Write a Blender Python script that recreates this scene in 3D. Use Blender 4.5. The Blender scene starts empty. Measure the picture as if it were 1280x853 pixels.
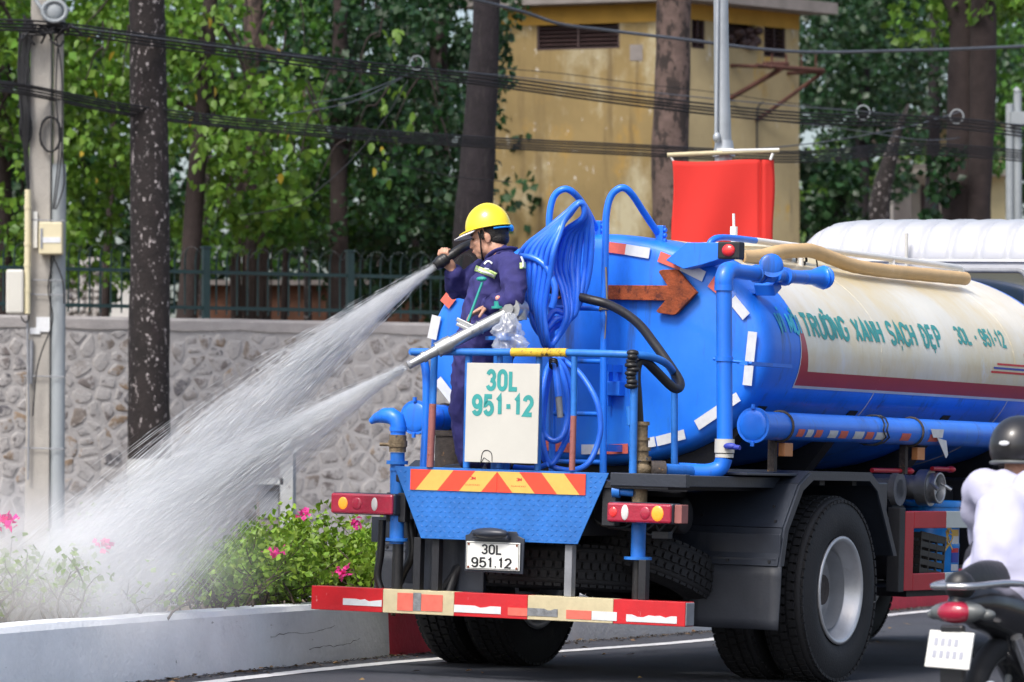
import bpy, bmesh, math, random
import numpy as np
from mathutils import Vector, Matrix, Euler, noise
R_ = math.radians
rnd = random.Random(7)
S = bpy.context.scene
COL = S.collection
# ------------------------------------------------------------------ camera
FPX, HOR, HC = 5476.55, 641.5, 0.908          # focal length in photo pixels, horizon row, eye height
PITCH = math.atan((HOR - 426.5) / FPX)
cd = bpy.data.cameras.new('camera'); cam = bpy.data.objects.new('camera', cd); COL.objects.link(cam)
cam.location = (0, 0, HC); cam.rotation_euler = (math.pi/2 + PITCH, 0, 0)
cd.sensor_width = 36; cd.lens = 36*FPX/1280; cd.clip_start = .5; cd.clip_end = 3000
cd.dof.use_dof = True; cd.dof.focus_distance = 24.0; cd.dof.aperture_fstop = 5.0
S.camera = cam
# ------------------------------------------------------------------ world, sun, exposure
SUN_EL, SUN_AZ = R_(52), R_(210)              # azimuth clockwise from +Y (north): behind the camera, to its left
w = bpy.data.worlds.new('World'); S.world = w; w.use_nodes = True
nt = w.node_tree; nt.nodes.clear()
sk = nt.nodes.new('ShaderNodeTexSky'); sk.sky_type = 'NISHITA'; sk.sun_disc = False
sk.sun_elevation = SUN_EL; sk.sun_rotation = SUN_AZ; sk.air_density = 1.0; sk.dust_density = 4.0; sk.ozone_density = 1.0
hs = nt.nodes.new('ShaderNodeHueSaturation'); hs.inputs['Saturation'].default_value = .85
bg = nt.nodes.new('ShaderNodeBackground'); bg.inputs['Strength'].default_value = .15
wo = nt.nodes.new('ShaderNodeOutputWorld')
nt.links.new(sk.outputs[0], hs.inputs['Color']); nt.links.new(hs.outputs[0], bg.inputs[0]); nt.links.new(bg.outputs[0], wo.inputs[0])
sl = bpy.data.lights.new('sun', 'SUN'); sl.energy = 1.8; sl.angle = R_(16); sl.color = (1, .975, .94)
so = bpy.data.objects.new('sun', sl); COL.objects.link(so)
sd = Vector((math.sin(SUN_AZ)*math.cos(SUN_EL), math.cos(SUN_AZ)*math.cos(SUN_EL), math.sin(SUN_EL)))
so.rotation_euler = sd.to_track_quat('Z', 'Y').to_euler()
S.view_settings.view_transform = 'Standard'; S.view_settings.look = 'None'
S.view_settings.exposure = 0.66; S.view_settings.gamma = 1
S.cycles.transparent_max_bounces = 24; S.cycles.volume_bounces = 4; S.cycles.diffuse_bounces = 6; S.cycles.max_bounces = 14

# ------------------------------------------------------------------ frames and measuring helpers
PSI, RHO = 0.4939, 0.0305
TRUCK_AT = Vector((-.107, 23.644, 0))
MT = Matrix.Translation(TRUCK_AT) @ Matrix.Rotation(-PSI, 4, 'Z') @ Matrix.Rotation(RHO, 4, 'Y')
MTI = MT.inverted(); RT3 = MT.to_3x3()
def ray(x, y):
    a = (x-640)/FPX; b = -(y-426.5)/FPX; c, s = math.cos(PITCH), math.sin(PITCH)
    return Vector((a, c - s*b, s + c*b))
CAMV = Vector((0, 0, HC))
def P(x, y, v, ax=1):                         # measured picture point -> truck-local (u,v,z) on plane axis=value
    o = MTI @ CAMV; d = MTI.to_3x3() @ ray(x, y)
    t = (v - o[ax]) / d[ax]; return o + t*d
def W(x, y, Y):                               # world point at depth Y
    d = ray(x, y); return CAMV + d*(Y/d[1])
def catmull(pts, k=6, closed=False):
    pts = [Vector(p) for p in pts]; n = len(pts); out = []
    rng = range(n if closed else n-1)
    for i in rng:
        if closed: p0, p1, p2, p3 = pts[i-1], pts[i], pts[(i+1) % n], pts[(i+2) % n]
        else: p0 = pts[max(i-1, 0)]; p1 = pts[i]; p2 = pts[i+1]; p3 = pts[min(i+2, n-1)]
        for j in range(k):
            t = j/k
            out.append(.5*((2*p1) + (p2-p0)*t + (2*p0-5*p1+4*p2-p3)*t*t + (3*p1-p0-3*p2+p3)*t**3))
    if not closed: out.append(pts[-1].copy())
    return out

# ------------------------------------------------------------------ materials
def sock(n, *names):
    for k in names:
        if k in n.inputs: return n.inputs[k]
def mat(name, col, rough=.5, metal=0., var=.12, vs=3., bump=.15, bs=60., dirt=None, spec=.5, coat=0., trans=0., alpha=1., emit=0., island=0.):
    m = bpy.data.materials.new(name); m.use_nodes = True; t = m.node_tree; N = t.nodes; L = t.links
    b = N['Principled BSDF']; b.inputs['Roughness'].default_value = rough; b.inputs['Metallic'].default_value = metal
    sock(b, 'Specular IOR Level', 'Specular').default_value = spec
    sock(b, 'Coat Weight', 'Clearcoat').default_value = coat
    if coat: b.inputs['Coat Roughness'].default_value = .12
    tc = N.new('ShaderNodeTexCoord'); no = N.new('ShaderNodeTexNoise'); no.inputs['Scale'].default_value = vs; no.inputs['Detail'].default_value = 6
    no.inputs['Roughness'].default_value = .65
    L.new(tc.outputs['Object'], no.inputs['Vector'])
    mx = N.new('ShaderNodeMix'); mx.data_type = 'RGBA'
    c = Vector(col[:3])
    mx.inputs[6].default_value = (*(c*(1-var)), 1); mx.inputs[7].default_value = (*[min(1, q) for q in c*(1+var)], 1)
    rp = N.new('ShaderNodeValToRGB'); rp.color_ramp.elements[0].position = .32; rp.color_ramp.elements[1].position = .68
    L.new(no.outputs['Fac'], rp.inputs[0]); L.new(rp.outputs[0], mx.inputs[0])
    out = mx.outputs[2]
    if island:
        ge = N.new('ShaderNodeNewGeometry'); hv = N.new('ShaderNodeHueSaturation')
        mr = N.new('ShaderNodeMapRange'); mr.inputs[3].default_value = 1-island; mr.inputs[4].default_value = 1+island
        L.new(ge.outputs['Random Per Island'], mr.inputs[0]); L.new(mr.outputs[0], hv.inputs['Value'])
        mr2 = N.new('ShaderNodeMapRange'); mr2.inputs[3].default_value = .5-.03*island; mr2.inputs[4].default_value = .5+.04*island
        ml = N.new('ShaderNodeMath'); ml.operation = 'MULTIPLY'; ml.inputs[1].default_value = 7.31
        fr = N.new('ShaderNodeMath'); fr.operation = 'FRACT'
        L.new(ge.outputs['Random Per Island'], ml.inputs[0]); L.new(ml.outputs[0], fr.inputs[0]); L.new(fr.outputs[0], mr2.inputs[0]); L.new(mr2.outputs[0], hv.inputs['Hue'])
        L.new(out, hv.inputs['Color']); out = hv.outputs[0]
    for d in (dirt or []):                    # (colour, threshold, softness, scale, stretch)
        dc, th, sf, sc, st = d
        mp = N.new('ShaderNodeMapping'); mp.inputs['Scale'].default_value = st
        n2 = N.new('ShaderNodeTexNoise'); n2.inputs['Scale'].default_value = sc; n2.inputs['Detail'].default_value = 8; n2.inputs['Roughness'].default_value = .7
        r2 = N.new('ShaderNodeValToRGB'); r2.color_ramp.elements[0].position = th; r2.color_ramp.elements[1].position = min(1, th+sf)
        m2 = N.new('ShaderNodeMix'); m2.data_type = 'RGBA'; m2.inputs[7].default_value = (*dc, 1)
        L.new(tc.outputs['Object'], mp.inputs[0]); L.new(mp.outputs[0], n2.inputs['Vector']); L.new(n2.outputs['Fac'], r2.inputs[0])
        L.new(r2.outputs[0], m2.inputs[0]); L.new(out, m2.inputs[6]); out = m2.outputs[2]
    L.new(out, b.inputs['Base Color'])
    if bump:
        n3 = N.new('ShaderNodeTexNoise'); n3.inputs['Scale'].default_value = bs; n3.inputs['Detail'].default_value = 5
        bp = N.new('ShaderNodeBump'); bp.inputs['Strength'].default_value = bump; bp.inputs['Distance'].default_value = .01
        L.new(tc.outputs['Object'], n3.inputs['Vector']); L.new(n3.outputs['Fac'], bp.inputs['Height']); L.new(bp.outputs[0], b.inputs['Normal'])
    if alpha < 1: b.inputs['Alpha'].default_value = alpha
    if emit: sock(b, 'Emission Color').default_value = (*col[:3], 1); b.inputs['Emission Strength'].default_value = emit
    if trans:
        tr = N.new('ShaderNodeBsdfTranslucent'); ms = N.new('ShaderNodeMixShader'); ms.inputs[0].default_value = trans
        L.new(out, tr.inputs['Color']); o = N['Material Output']
        L.new(b.outputs[0], ms.inputs[1]); L.new(tr.outputs[0], ms.inputs[2]); L.new(ms.outputs[0], o.inputs['Surface'])
    return m
RUST = (.16, .045, .015); DK = (.012, .012, .014); ONE = (1, 1, 1)
BLUE = (.009, .175, .82)
M_ = dict(
 blue=mat('blue tank paint', BLUE, .42, var=.14, vs=1.2, bump=.06, bs=5, coat=.2, dirt=[((.01, .09, .42), .54, .25, 2.2, (1, 1, .35)), ((.035, .24, .72), .52, .3, 1.1, (1, 1, .6)), ((.10, .2, .5), .66, .1, 25, ONE), ((.03, .09, .30), .56, .14, 7, (1, 1, .10)), ((.04, .035, .04), .70, .03, 16, (1, 1, .5))]),
 blue_old=mat('worn blue pipe paint', (.018, .16, .56), .45, var=.22, vs=9, bump=.1, bs=50, dirt=[((.10, .05, .03), .68, .06, 18, ONE)]),
 blue_plate=mat('worn blue plate paint', (.02, .15, .50), .45, var=.2, vs=4, bump=.08, dirt=[((.05, .22, .55), .6, .15, 6, (1, 1, .3)), ((.03, .05, .1), .72, .08, 14, (1, 1, .25))]),
 hose_blue=mat('blue pvc hose', (.03, .18, .90), .34, var=.15, vs=6, bump=.05, coat=.3),
 brown_pipe=mat('brown faded post paint', (.28, .10, .09), .6, var=.2, dirt=[(RUST, .6, .1, 12, ONE)]),
 yellow_rust=mat('chipped yellow paint', (.62, .40, .03), .55, var=.2, vs=12, bump=.4, bs=60, dirt=[((.05, .03, .015), .56, .05, 22, ONE)]),
 rust=mat('rusty steel', (.26, .055, .015), .85, var=.4, vs=14, bump=.5, bs=70, dirt=[((.10, .02, .01), .52, .08, 20, ONE), ((.45, .16, .05), .68, .06, 30, ONE), ((.05, .03, .06), .66, .1, 6, ONE)]),
 rust_brown=mat('old dark rust', (.075, .028, .020), .9, var=.4, vs=8, bump=.4),
 rusty_dark=mat('dark corroded iron', (.05, .04, .035), .8, var=.4, vs=18, bump=.5, dirt=[((.30, .17, .07), .62, .08, 22, ONE)]),
 brass=mat('corroded fitting', (.20, .15, .09), .6, .3, var=.4, vs=22, bump=.5, bs=80, dirt=[((.03, .06, .12), .58, .06, 20, ONE)]),
 black=mat('black steel', (.012, .013, .017), .55, var=.3, bump=.15),
 black2=mat('dusty black sheet', (.026, .032, .046), .36, var=.25, vs=3, bump=.1, dirt=[((.08, .085, .095), .6, .25, 4, (1, 1, .3)), ((.01, .01, .012), .66, .1, 10, ONE)]),
 rubber=mat('tyre rubber', (.014, .014, .016), .75, var=.3, bump=.3, bs=80, dirt=[((.05, .045, .04), .6, .2, 5, ONE)]),
 flap=mat('rubber mud flap', (.028, .032, .042), .6, var=.25, vs=2, bump=.1, dirt=[((.06, .06, .065), .58, .25, 5, (1, 1, .2))]),
 rim=mat('silver painted rim', (.50, .51, .53), .38, .55, var=.1, vs=8, bump=.05, dirt=[((.22, .20, .18), .64, .15, 7, ONE)]),
 steel=mat('dull aluminium', (.42, .43, .44), .38, .8, var=.15, vs=10, bump=.1, dirt=[((.2, .2, .2), .62, .1, 18, ONE)]),
 grey=mat('grey painted steel', (.22, .23, .25), .55, var=.2, vs=8, bump=.1),
 board=mat('white board', (.54, .53, .48), .45, var=.05, vs=3, bump=.03, dirt=[((.50, .46, .32), .60, .2, 2.5, (1, 1, .5)), ((.35, .32, .22), .72, .08, 16, (2, 2, .5))]),
 teal=mat('teal lettering', (.035, .30, .29), .5, var=.12, vs=20, bump=0),
 green_txt=mat('faded green lettering', (.03, .40, .55), .5, var=.5, vs=8, bump=0),
 red_txt=mat('red lettering', (.55, .02, .03), .5, bump=0),
 navy_txt=mat('blue logo stripe', (.03, .05, .35), .5, bump=0),
 black_txt=mat('black lettering', (.01, .01, .012), .5, bump=0),
 tape_red=mat('red reflective tape', (.80, .07, .035), .35, var=.06, vs=20, bump=.03),
 tape_yel=mat('yellow reflective tape', (.66, .44, .10), .35, var=.06, vs=20, bump=.03),
 st_red=mat('faded red sticker', (.68, .14, .10), .4, var=.12, vs=20, bump=.05, dirt=[((.75, .5, .45), .64, .08, 30, ONE)]),
 st_white=mat('white sticker', (.62, .64, .66), .4, var=.08, vs=20, bump=.05, dirt=[((.4, .4, .4), .66, .08, 30, ONE)]),
 st_grey=mat('peeled grey sticker', (.18, .19, .20), .7, var=.3, vs=30, bump=.3),
 bred=mat('red bumper paint', (.52, .012, .018), .35, var=.12, vs=6, bump=.1, coat=.3, dirt=[((.6, .28, .28), .645, .04, 22, (1, 1, .25)), ((.1, .02, .02), .74, .05, 40, ONE)]),
 bcream=mat('cream bumper paint', (.52, .45, .28), .5, var=.12, vs=8, bump=.1, dirt=[((.25, .13, .06), .68, .05, 25, ONE)]),
 gred=mat('red guard paint', (.42, .012, .025), .4, var=.1, bump=.05, dirt=[((.6, .3, .3), .73, .04, 60, ONE)]),
 gwhite=mat('white guard paint', (.50, .54, .52), .5, var=.06, bump=.05),
 cream=mat('cream tank paint', (.70, .67, .58), .38, var=.10, vs=1.2, bump=.02, bs=5, coat=.25,
           dirt=[((.66, .53, .27), .42, .25, .9, (1, 1.6, 1)), ((.50, .42, .26), .60, .22, 5, (1, 2.5, .3)), ((.70, .72, .74), .60, .10, 1.6, (1, 1.3, 1)), ((.30, .22, .12), .74, .06, 22, (1, 1, .3))]),
 crimson=mat('crimson band paint', (.36, .015, .04), .4, var=.08, bump=.02, coat=.2),
 pin=mat('pale pinstripe', (.55, .57, .60), .4, bump=0),
 lens_red=mat('red lamp lens', (.36, .012, .04), .15, var=.15, vs=15, bump=.25, bs=120, coat=.8),
 lens_red2=mat('bright red lamp lens', (.75, .03, .03), .12, var=.15, vs=15, bump=.25, bs=150, coat=.8),
 lens_amb=mat('amber lamp lens', (.95, .30, .02), .12, bump=.25, bs=150, coat=.8, emit=.35),
 lens_wht=mat('clear lamp lens', (.60, .58, .56), .1, bump=.25, bs=150, coat=.8),
 plate=mat('white number plate', (.74, .74, .70), .35, var=.04, bump=.03),
 tan=mat('tan suction hose', (.60, .40, .19), .55, var=.12, vs=4, bump=.15, dirt=[((.75, .6, .4), .6, .15, 4, ONE)]),
 white=mat('white paint', (.72, .72, .70), .45, var=.06, bump=.05, dirt=[((.42, .38, .30), .66, .15, 8, ONE)]),
 hoseblack=mat('black rubber hose', (.014, .014, .015), .42, var=.25, bump=.2, bs=50),
 orange=mat('orange reflector', (.55, .22, .08), .3, bump=.1),
 rope=mat('tie wire', (.20, .17, .13), .8, bump=.2),
 drum=mat('bright blue plastic drum', (.01, .25, .75), .35, bump=.05, coat=.2),
 crate=mat('black plastic crate', (.02, .018, .016), .5, bump=.1),
 skin=mat('skin', (.52, .28, .19), .45, var=.10, vs=25, bump=.12, bs=120),
 coverall=mat('navy work fabric', (.028, .026, .14), .85, var=.22, vs=10, bump=.6, bs=22),
 yelhat=mat('yellow helmet plastic', (.85, .66, .02), .28, var=.03, bump=.02, coat=.4),
 whitehat=mat('white brim plastic', (.75, .72, .72), .45, bump=.02),
 hair=mat('black hair', (.012, .010, .009), .6, var=.3, vs=60, bump=.6, bs=160),
 strap=mat('black strap', (.012, .012, .012), .6, bump=.1),
 hivis=mat('lime reflective strip', (.62, .85, .30), .4, var=.1, vs=60, bump=.05),
 hivis2=mat('silver reflective strip', (.75, .78, .80), .35, bump=.05),
 eye=mat('eye', (.02, .015, .012), .2, bump=0), lip=mat('lip skin', (.30, .10, .08), .5, bump=.1),
 cabwhite=mat('white cab paint', (.44, .45, .48), .35, var=.02, bump=.01, coat=.4, dirt=[((.6, .56, .48), .70, .12, 3, ONE)]),
 darkglass=mat('dark window glass', (.02, .03, .03), .06, var=.2, vs=2, bump=0, spec=.9, coat=1.),
 tealrod=mat('teal painted rod', (.02, .30, .26), .45, bump=.1), pink=mat('pink knob', (.80, .35, .28), .4, bump=.05),
)
def glassy(name, col, alpha, rough=.25, trl=.4):
    m = bpy.data.materials.new(name); m.use_nodes = True; t = m.node_tree; N = t.nodes; L = t.links; N.clear()
    d = N.new('ShaderNodeBsdfDiffuse'); d.inputs[0].default_value = (*col, 1)
    tl = N.new('ShaderNodeBsdfTranslucent'); tl.inputs[0].default_value = (*col, 1)
    g = N.new('ShaderNodeBsdfGlossy'); g.inputs['Roughness'].default_value = rough
    a = N.new('ShaderNodeMixShader'); a.inputs[0].default_value = trl; b = N.new('ShaderNodeMixShader'); b.inputs[0].default_value = .15
    c = N.new('ShaderNodeMixShader'); c.inputs[0].default_value = alpha; tp = N.new('ShaderNodeBsdfTransparent'); o = N.new('ShaderNodeOutputMaterial')
    L.new(d.outputs[0], a.inputs[1]); L.new(tl.outputs[0], a.inputs[2]); L.new(a.outputs[0], b.inputs[1]); L.new(g.outputs[0], b.inputs[2])
    L.new(tp.outputs[0], c.inputs[1]); L.new(b.outputs[0], c.inputs[2]); L.new(c.outputs[0], o.inputs[0])
    return m

# ------------------------------------------------------------------ mesh building
BASE = {}
class G:
    def __init__(s): s.v = []; s.f = []; s.mi = []; s.sm = []
    def add(s, vs, fs, mi=0, sm=False):
        o = len(s.v); s.v += [Vector(q) for q in vs]
        for f in fs: s.f.append([i+o for i in f]); s.mi.append(mi); s.sm.append(sm)
        return s
    def box(s, c, d, rot=None, mi=0):
        c = Vector(c); h = Vector(d)/2
        vs = [Vector((x*h.x, y*h.y, z*h.z)) for x in (-1, 1) for y in (-1, 1) for z in (-1, 1)]
        if rot is not None: vs = [rot @ q for q in vs]
        return s.add([q+c for q in vs], [(0, 1, 3, 2), (4, 6, 7, 5), (0, 4, 5, 1), (2, 3, 7, 6), (0, 2, 6, 4), (1, 5, 7, 3)], mi)
    def b2(s, a, b, mi=0):
        a = Vector(a); b = Vector(b); return s.box((a+b)/2, [abs(x) for x in (b-a)], None, mi)
    def tube(s, pts, r, n=10, closed=False, mi=0, caps=True, flat=1., up=None):
        pts = [Vector(p) for p in pts]; m = len(pts); rr = r if isinstance(r, (list, tuple)) else [r]*m
        tang = []
        for i in range(m):
            a = pts[i-1] if (i or closed) else pts[0]; b = pts[(i+1) % m] if (i < m-1 or closed) else pts[-1]
            d = b-a; tang.append(d.normalized() if d.length > 1e-9 else Vector((0, 0, 1)))
        ref = Vector(up) if up else (Vector((0, 0, 1)) if abs(tang[0].z) < .9 else Vector((1, 0, 0)))
        X = ref.cross(tang[0]).normalized(); vs = []
        for i in range(m):
            X = (X - tang[i]*X.dot(tang[i])).normalized(); Y = tang[i].cross(X)
            for k in range(n):
                a = 2*math.pi*k/n; vs.append(pts[i] + X*(math.cos(a)*rr[i]) + Y*(math.sin(a)*rr[i]*flat))
        fs = []
        for i in range(m if closed else m-1):
            j = (i+1) % m
            for k in range(n): fs.append((i*n+k, i*n+(k+1) % n, j*n+(k+1) % n, j*n+k))
        s.add(vs, fs, mi, True)
        if caps and not closed:
            s.add(vs[:n], [tuple(range(n))[::-1]], mi); s.add(vs[-n:], [tuple(range(n))], mi)
        return s
    def cyl(s, a, b, r, r2=None, n=16, mi=0, caps=True): return s.tube([a, b], [r, r if r2 is None else r2], n, mi=mi, caps=caps)
    def lathe(s, prof, org, ax, n=32, mi=0, ref=None, sm=True):
        org = Vector(org); ax = Vector(ax).normalized(); X = Vector(ref) if ref else (Vector((0, 0, 1)) if abs(ax.z) < .9 else Vector((1, 0, 0)))
        X = (X - ax*X.dot(ax)).normalized(); Y = ax.cross(X)
        vs = []
        for r, h in prof:
            for k in range(n):
                a = 2*math.pi*k/n; vs.append(org + ax*h + X*(math.cos(a)*r) + Y*(math.sin(a)*r))
        fs = [(i*n+k, i*n+(k+1) % n, (i+1)*n+(k+1) % n, (i+1)*n+k) for i in range(len(prof)-1) for k in range(n)]
        return s.add(vs, fs, mi, sm)
    def prism(s, poly, org, X, Y, d, mi=0):      # poly in (X,Y) plane, thickness d along X x Y
        org = Vector(org); X = Vector(X); Y = Vector(Y); Z = X.cross(Y).normalized()*d; n = len(poly)
        a = [org + X*p[0] + Y*p[1] for p in poly]
        return s.add(a+[q+Z for q in a], [tuple(range(n))[::-1], tuple(range(n, 2*n))] + [(i, (i+1) % n, n+(i+1) % n, n+i) for i in range(n)], mi)
    def ell(s, c, r, n=16, m=10, rot=None, mi=0):
        c = Vector(c); vs = []; fs = []
        for i in range(m+1):
            t = math.pi*i/m
            for k in range(n):
                a = 2*math.pi*k/n; q = Vector((r[0]*math.sin(t)*math.cos(a), r[1]*math.sin(t)*math.sin(a), r[2]*math.cos(t)))
                vs.append(c + (rot @ q if rot is not None else q))
        for i in range(m):
            for k in range(n): fs.append((i*n+k, (i+1)*n+k, (i+1)*n+(k+1) % n, i*n+(k+1) % n))
        return s.add(vs, fs, mi, True)
    def mesh(s, name, off=Vector((0, 0, 0))):
        me = bpy.data.meshes.new(name); me.from_pydata([tuple(q-off) for q in s.v], [], s.f)
        me.polygons.foreach_set('material_index', s.mi); me.polygons.foreach_set('use_smooth', s.sm)
        me.validate(clean_customdata=False); me.update(); return me
    def build(s, name, m, parent=None, bev=0, off=None, **kw):
        root = parent
        while root is not None and root.parent is not None: root = root.parent
        if off is None: off = BASE.get(root.name, Vector((0, 0, 0))) if root else Vector((0, 0, 0))
        me = s.mesh(name, off); o = bpy.data.objects.new(name, me); COL.objects.link(o)
        for q in (m if isinstance(m, (list, tuple)) else [m]): me.materials.append(M_[q] if isinstance(q, str) else q)
        if parent: o.parent = parent
        if bev:
            b = o.modifiers.new('bevel', 'BEVEL'); b.width = bev; b.segments = 2; b.limit_method = 'ANGLE'; b.angle_limit = R_(40)
        for k, v in kw.items(): o[k] = v
        return o
def thing(name, label, cat, base=(0, 0, 0), frame=None, group=None):
    e = bpy.data.objects.new(name, None); COL.objects.link(e); e.empty_display_size = .3
    b = Vector(base); BASE[e.name] = b
    e.matrix_world = (frame if frame is not None else Matrix()) @ Matrix.Translation(b)
    e['label'] = label; e['category'] = cat
    if group: e['group'] = group
    return e
def tag(o, label, cat, group=None, kind=None):
    if label: o['label'] = label
    if cat: o['category'] = cat
    if group: o['group'] = group
    if kind: o['kind'] = kind
    return o
def solo(g, name, m, label, cat, base, frame=None, group=None, **kw):  # a thing that is one mesh
    b = Vector(base); o = g.build(name, m, None, off=b, **kw)
    o.matrix_world = (frame if frame is not None else Matrix()) @ Matrix.Translation(b)
    return tag(o, label, cat, group)
def struct(g, name, m, **kw):
    o = g.build(name, m, None, **kw); o['kind'] = 'structure'; return o
_tc = {}
def text2d(body, offset=0.0, spacing=1.0):
    key = (body, offset)
    if key in _tc: return _tc[key]
    c = bpy.data.curves.new('t', 'FONT'); c.body = body; c.offset = offset; c.space_character = spacing; c.resolution_u = 3
    o = bpy.data.objects.new('t', c); COL.objects.link(o)
    dg = bpy.context.evaluated_depsgraph_get(); me = bpy.data.meshes.new_from_object(o.evaluated_get(dg))
    vs = [(v.co.x, v.co.y) for v in me.vertices]; fs = [tuple(p.vertices) for p in me.polygons]
    bpy.data.objects.remove(o); bpy.data.curves.remove(c); bpy.data.meshes.remove(me)
    x0 = min(v[0] for v in vs); x1 = max(v[0] for v in vs); y0 = min(v[1] for v in vs); y1 = max(v[1] for v in vs)
    r = ([((x-x0)/(x1-x0), (y-y0)/(y1-y0)) for x, y in vs], fs); _tc[key] = r; return r
def flat_text(g, body, org, X, Y, w, h, offset=.0, mi=0, sp=1.0):  # normalised text laid in a w x h box
    vs, fs = text2d(body, offset, sp); org = Vector(org); X = Vector(X).normalized(); Y = Vector(Y).normalized()
    g.add([org + X*(x*w) + Y*(y*h) for x, y in vs], fs, mi); return g
def remesh(o, vox, smooth=3, fac=.5):
    ts = bpy.data.scenes.new('tmp'); ts.collection.objects.link(o)
    m = o.modifiers.new('r', 'REMESH'); m.mode = 'VOXEL'; m.voxel_size = vox; m.use_smooth_shade = True
    if smooth: s2 = o.modifiers.new('s', 'SMOOTH'); s2.iterations = smooth; s2.factor = fac
    with bpy.context.temp_override(scene=ts, view_layer=ts.view_layers[0]):
        dg = bpy.context.evaluated_depsgraph_get(); me = bpy.data.meshes.new_from_object(o.evaluated_get(dg))
    bpy.data.scenes.remove(ts)
    for mm in list(o.modifiers): o.modifiers.remove(mm)
    old = o.data; mats = [q for q in old.materials]; o.data = me; me.materials.clear()
    for q in mats: me.materials.append(q)
    for p in me.polygons: p.use_smooth = True
    bpy.data.meshes.remove(old); return o
X3, Y3, Z3 = Vector((1, 0, 0)), Vector((0, 1, 0)), Vector((0, 0, 1))
# ------------------------------------------------------------------ hand-made block lettering (strokes on a unit cell)
def arc_(cx, cy, rx, ry, a0, a1, n=8): return [(cx+rx*math.cos(R_(a0+(a1-a0)*i/n)), cy+ry*math.sin(R_(a0+(a1-a0)*i/n))) for i in range(n+1)]
_O = arc_(.5, .72, .5, .28, 90, 180)+arc_(.5, .28, .5, .28, 180, 360, 14)+arc_(.5, .72, .5, .28, 0, 90)
_C = arc_(.5, .72, .5, .28, 0, 180, 12)+arc_(.5, .28, .5, .28, 180, 360, 12)
FONT = {
 '0': [_O], 'O': [_O], '1': [[(.15, .78), (.6, 1), (.6, 0)]], '2': [arc_(.5, .72, .48, .28, 170, 0, 10)+[(.95, .6), (.05, 0), (1, 0)]],
 '3': [arc_(.48, .74, .46, .26, 165, -80, 12)+[(.4, .5)], arc_(.48, .26, .5, .26, 80, -165, 12)],
 '5': [[(.92, 1), (.12, 1), (.06, .52)]+arc_(.48, .32, .5, .32, 140, -160, 14)],
 '9': [arc_(.5, .70, .48, .30, 0, 360, 18), [(.98, .70)]+arc_(.5, .28, .48, .28, 0, -160, 10)],
 'L': [[(.05, 1), (.05, 0), (1, 0)]], 'T': [[(0, 1), (1, 1)], [(.5, 1), (.5, 0)]], 'I': [[(.5, 1), (.5, 0)]],
 'R': [[(.05, 0), (.05, 1)], [(.05, 1), (.6, 1)]+arc_(.6, .76, .36, .24, 90, -90, 8)+[(.05, .52)], [(.5, .5), (.98, 0)]],
 'P': [[(.05, 0), (.05, 1)], [(.05, 1), (.6, 1)]+arc_(.6, .74, .36, .26, 90, -90, 8)+[(.05, .48)]],
 'U': [[(.03, 1), (.03, .28)]+arc_(.5, .28, .47, .28, 180, 360, 10)+[(.97, 1)]], 'N': [[(.03, 0), (.03, 1)], [(.03, 1), (.97, 0)], [(.97, 0), (.97, 1)]],
 'M': [[(.0, 0), (.0, 1)], [(.0, 1), (.5, .25), (1, 1)], [(1, 1), (1, 0)]], 'G': [_C[1:]+[(1, .46), (.58, .46)]], 'C': [_C],
 'X': [[(0, 0), (1, 1)], [(0, 1), (1, 0)]], 'A': [[(0, 0), (.5, 1), (1, 0)], [(.2, .3), (.8, .3)]], 'H': [[(.03, 0), (.03, 1)], [(.97, 0), (.97, 1)], [(.03, .5), (.97, .5)]],
 'S': [arc_(.5, .75, .46, .25, 20, 270, 12)+arc_(.5, .25, .46, .25, 90, -160, 12)], 'D': [[(.05, 0), (.05, 1)], [(.05, 1), (.5, 1)]+arc_(.5, .5, .46, .5, 90, -90, 10)+[(.05, 0)]],
 'E': [[(.05, 0), (.05, 1)], [(.05, 1), (.92, 1)], [(.05, .5), (.8, .5)], [(.05, 0), (.92, 0)]], 'V': [[(0, 1), (.5, 0), (1, 1)]], '-': [[(.05, .45), (.95, .45)]], '.': [[(.2, .06), (.9, .06)]], ' ': []}
ACC = {'Ư': ('U', [[(.97, .95), (1.22, 1.02), (1.22, 1.14)]]), 'Ờ': ('O', [[(.85, .95), (1.2, 1.02), (1.2, 1.14)], [(.2, 1.36), (.6, 1.2)]]), 'Ạ': ('A', [[(.42, -.2), (.6, -.2)]]), 'Đ': ('D', [[(-.2, .5), (.42, .5)]]), 'Ẹ': ('E', [[(.42, -.2), (.6, -.2)]]),
       'Ì': ('I', [[(.1, 1.36), (.6, 1.2)]]), 'Ô': ('O', [[(.1, 1.16), (.5, 1.32), (.9, 1.16)]])}
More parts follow.
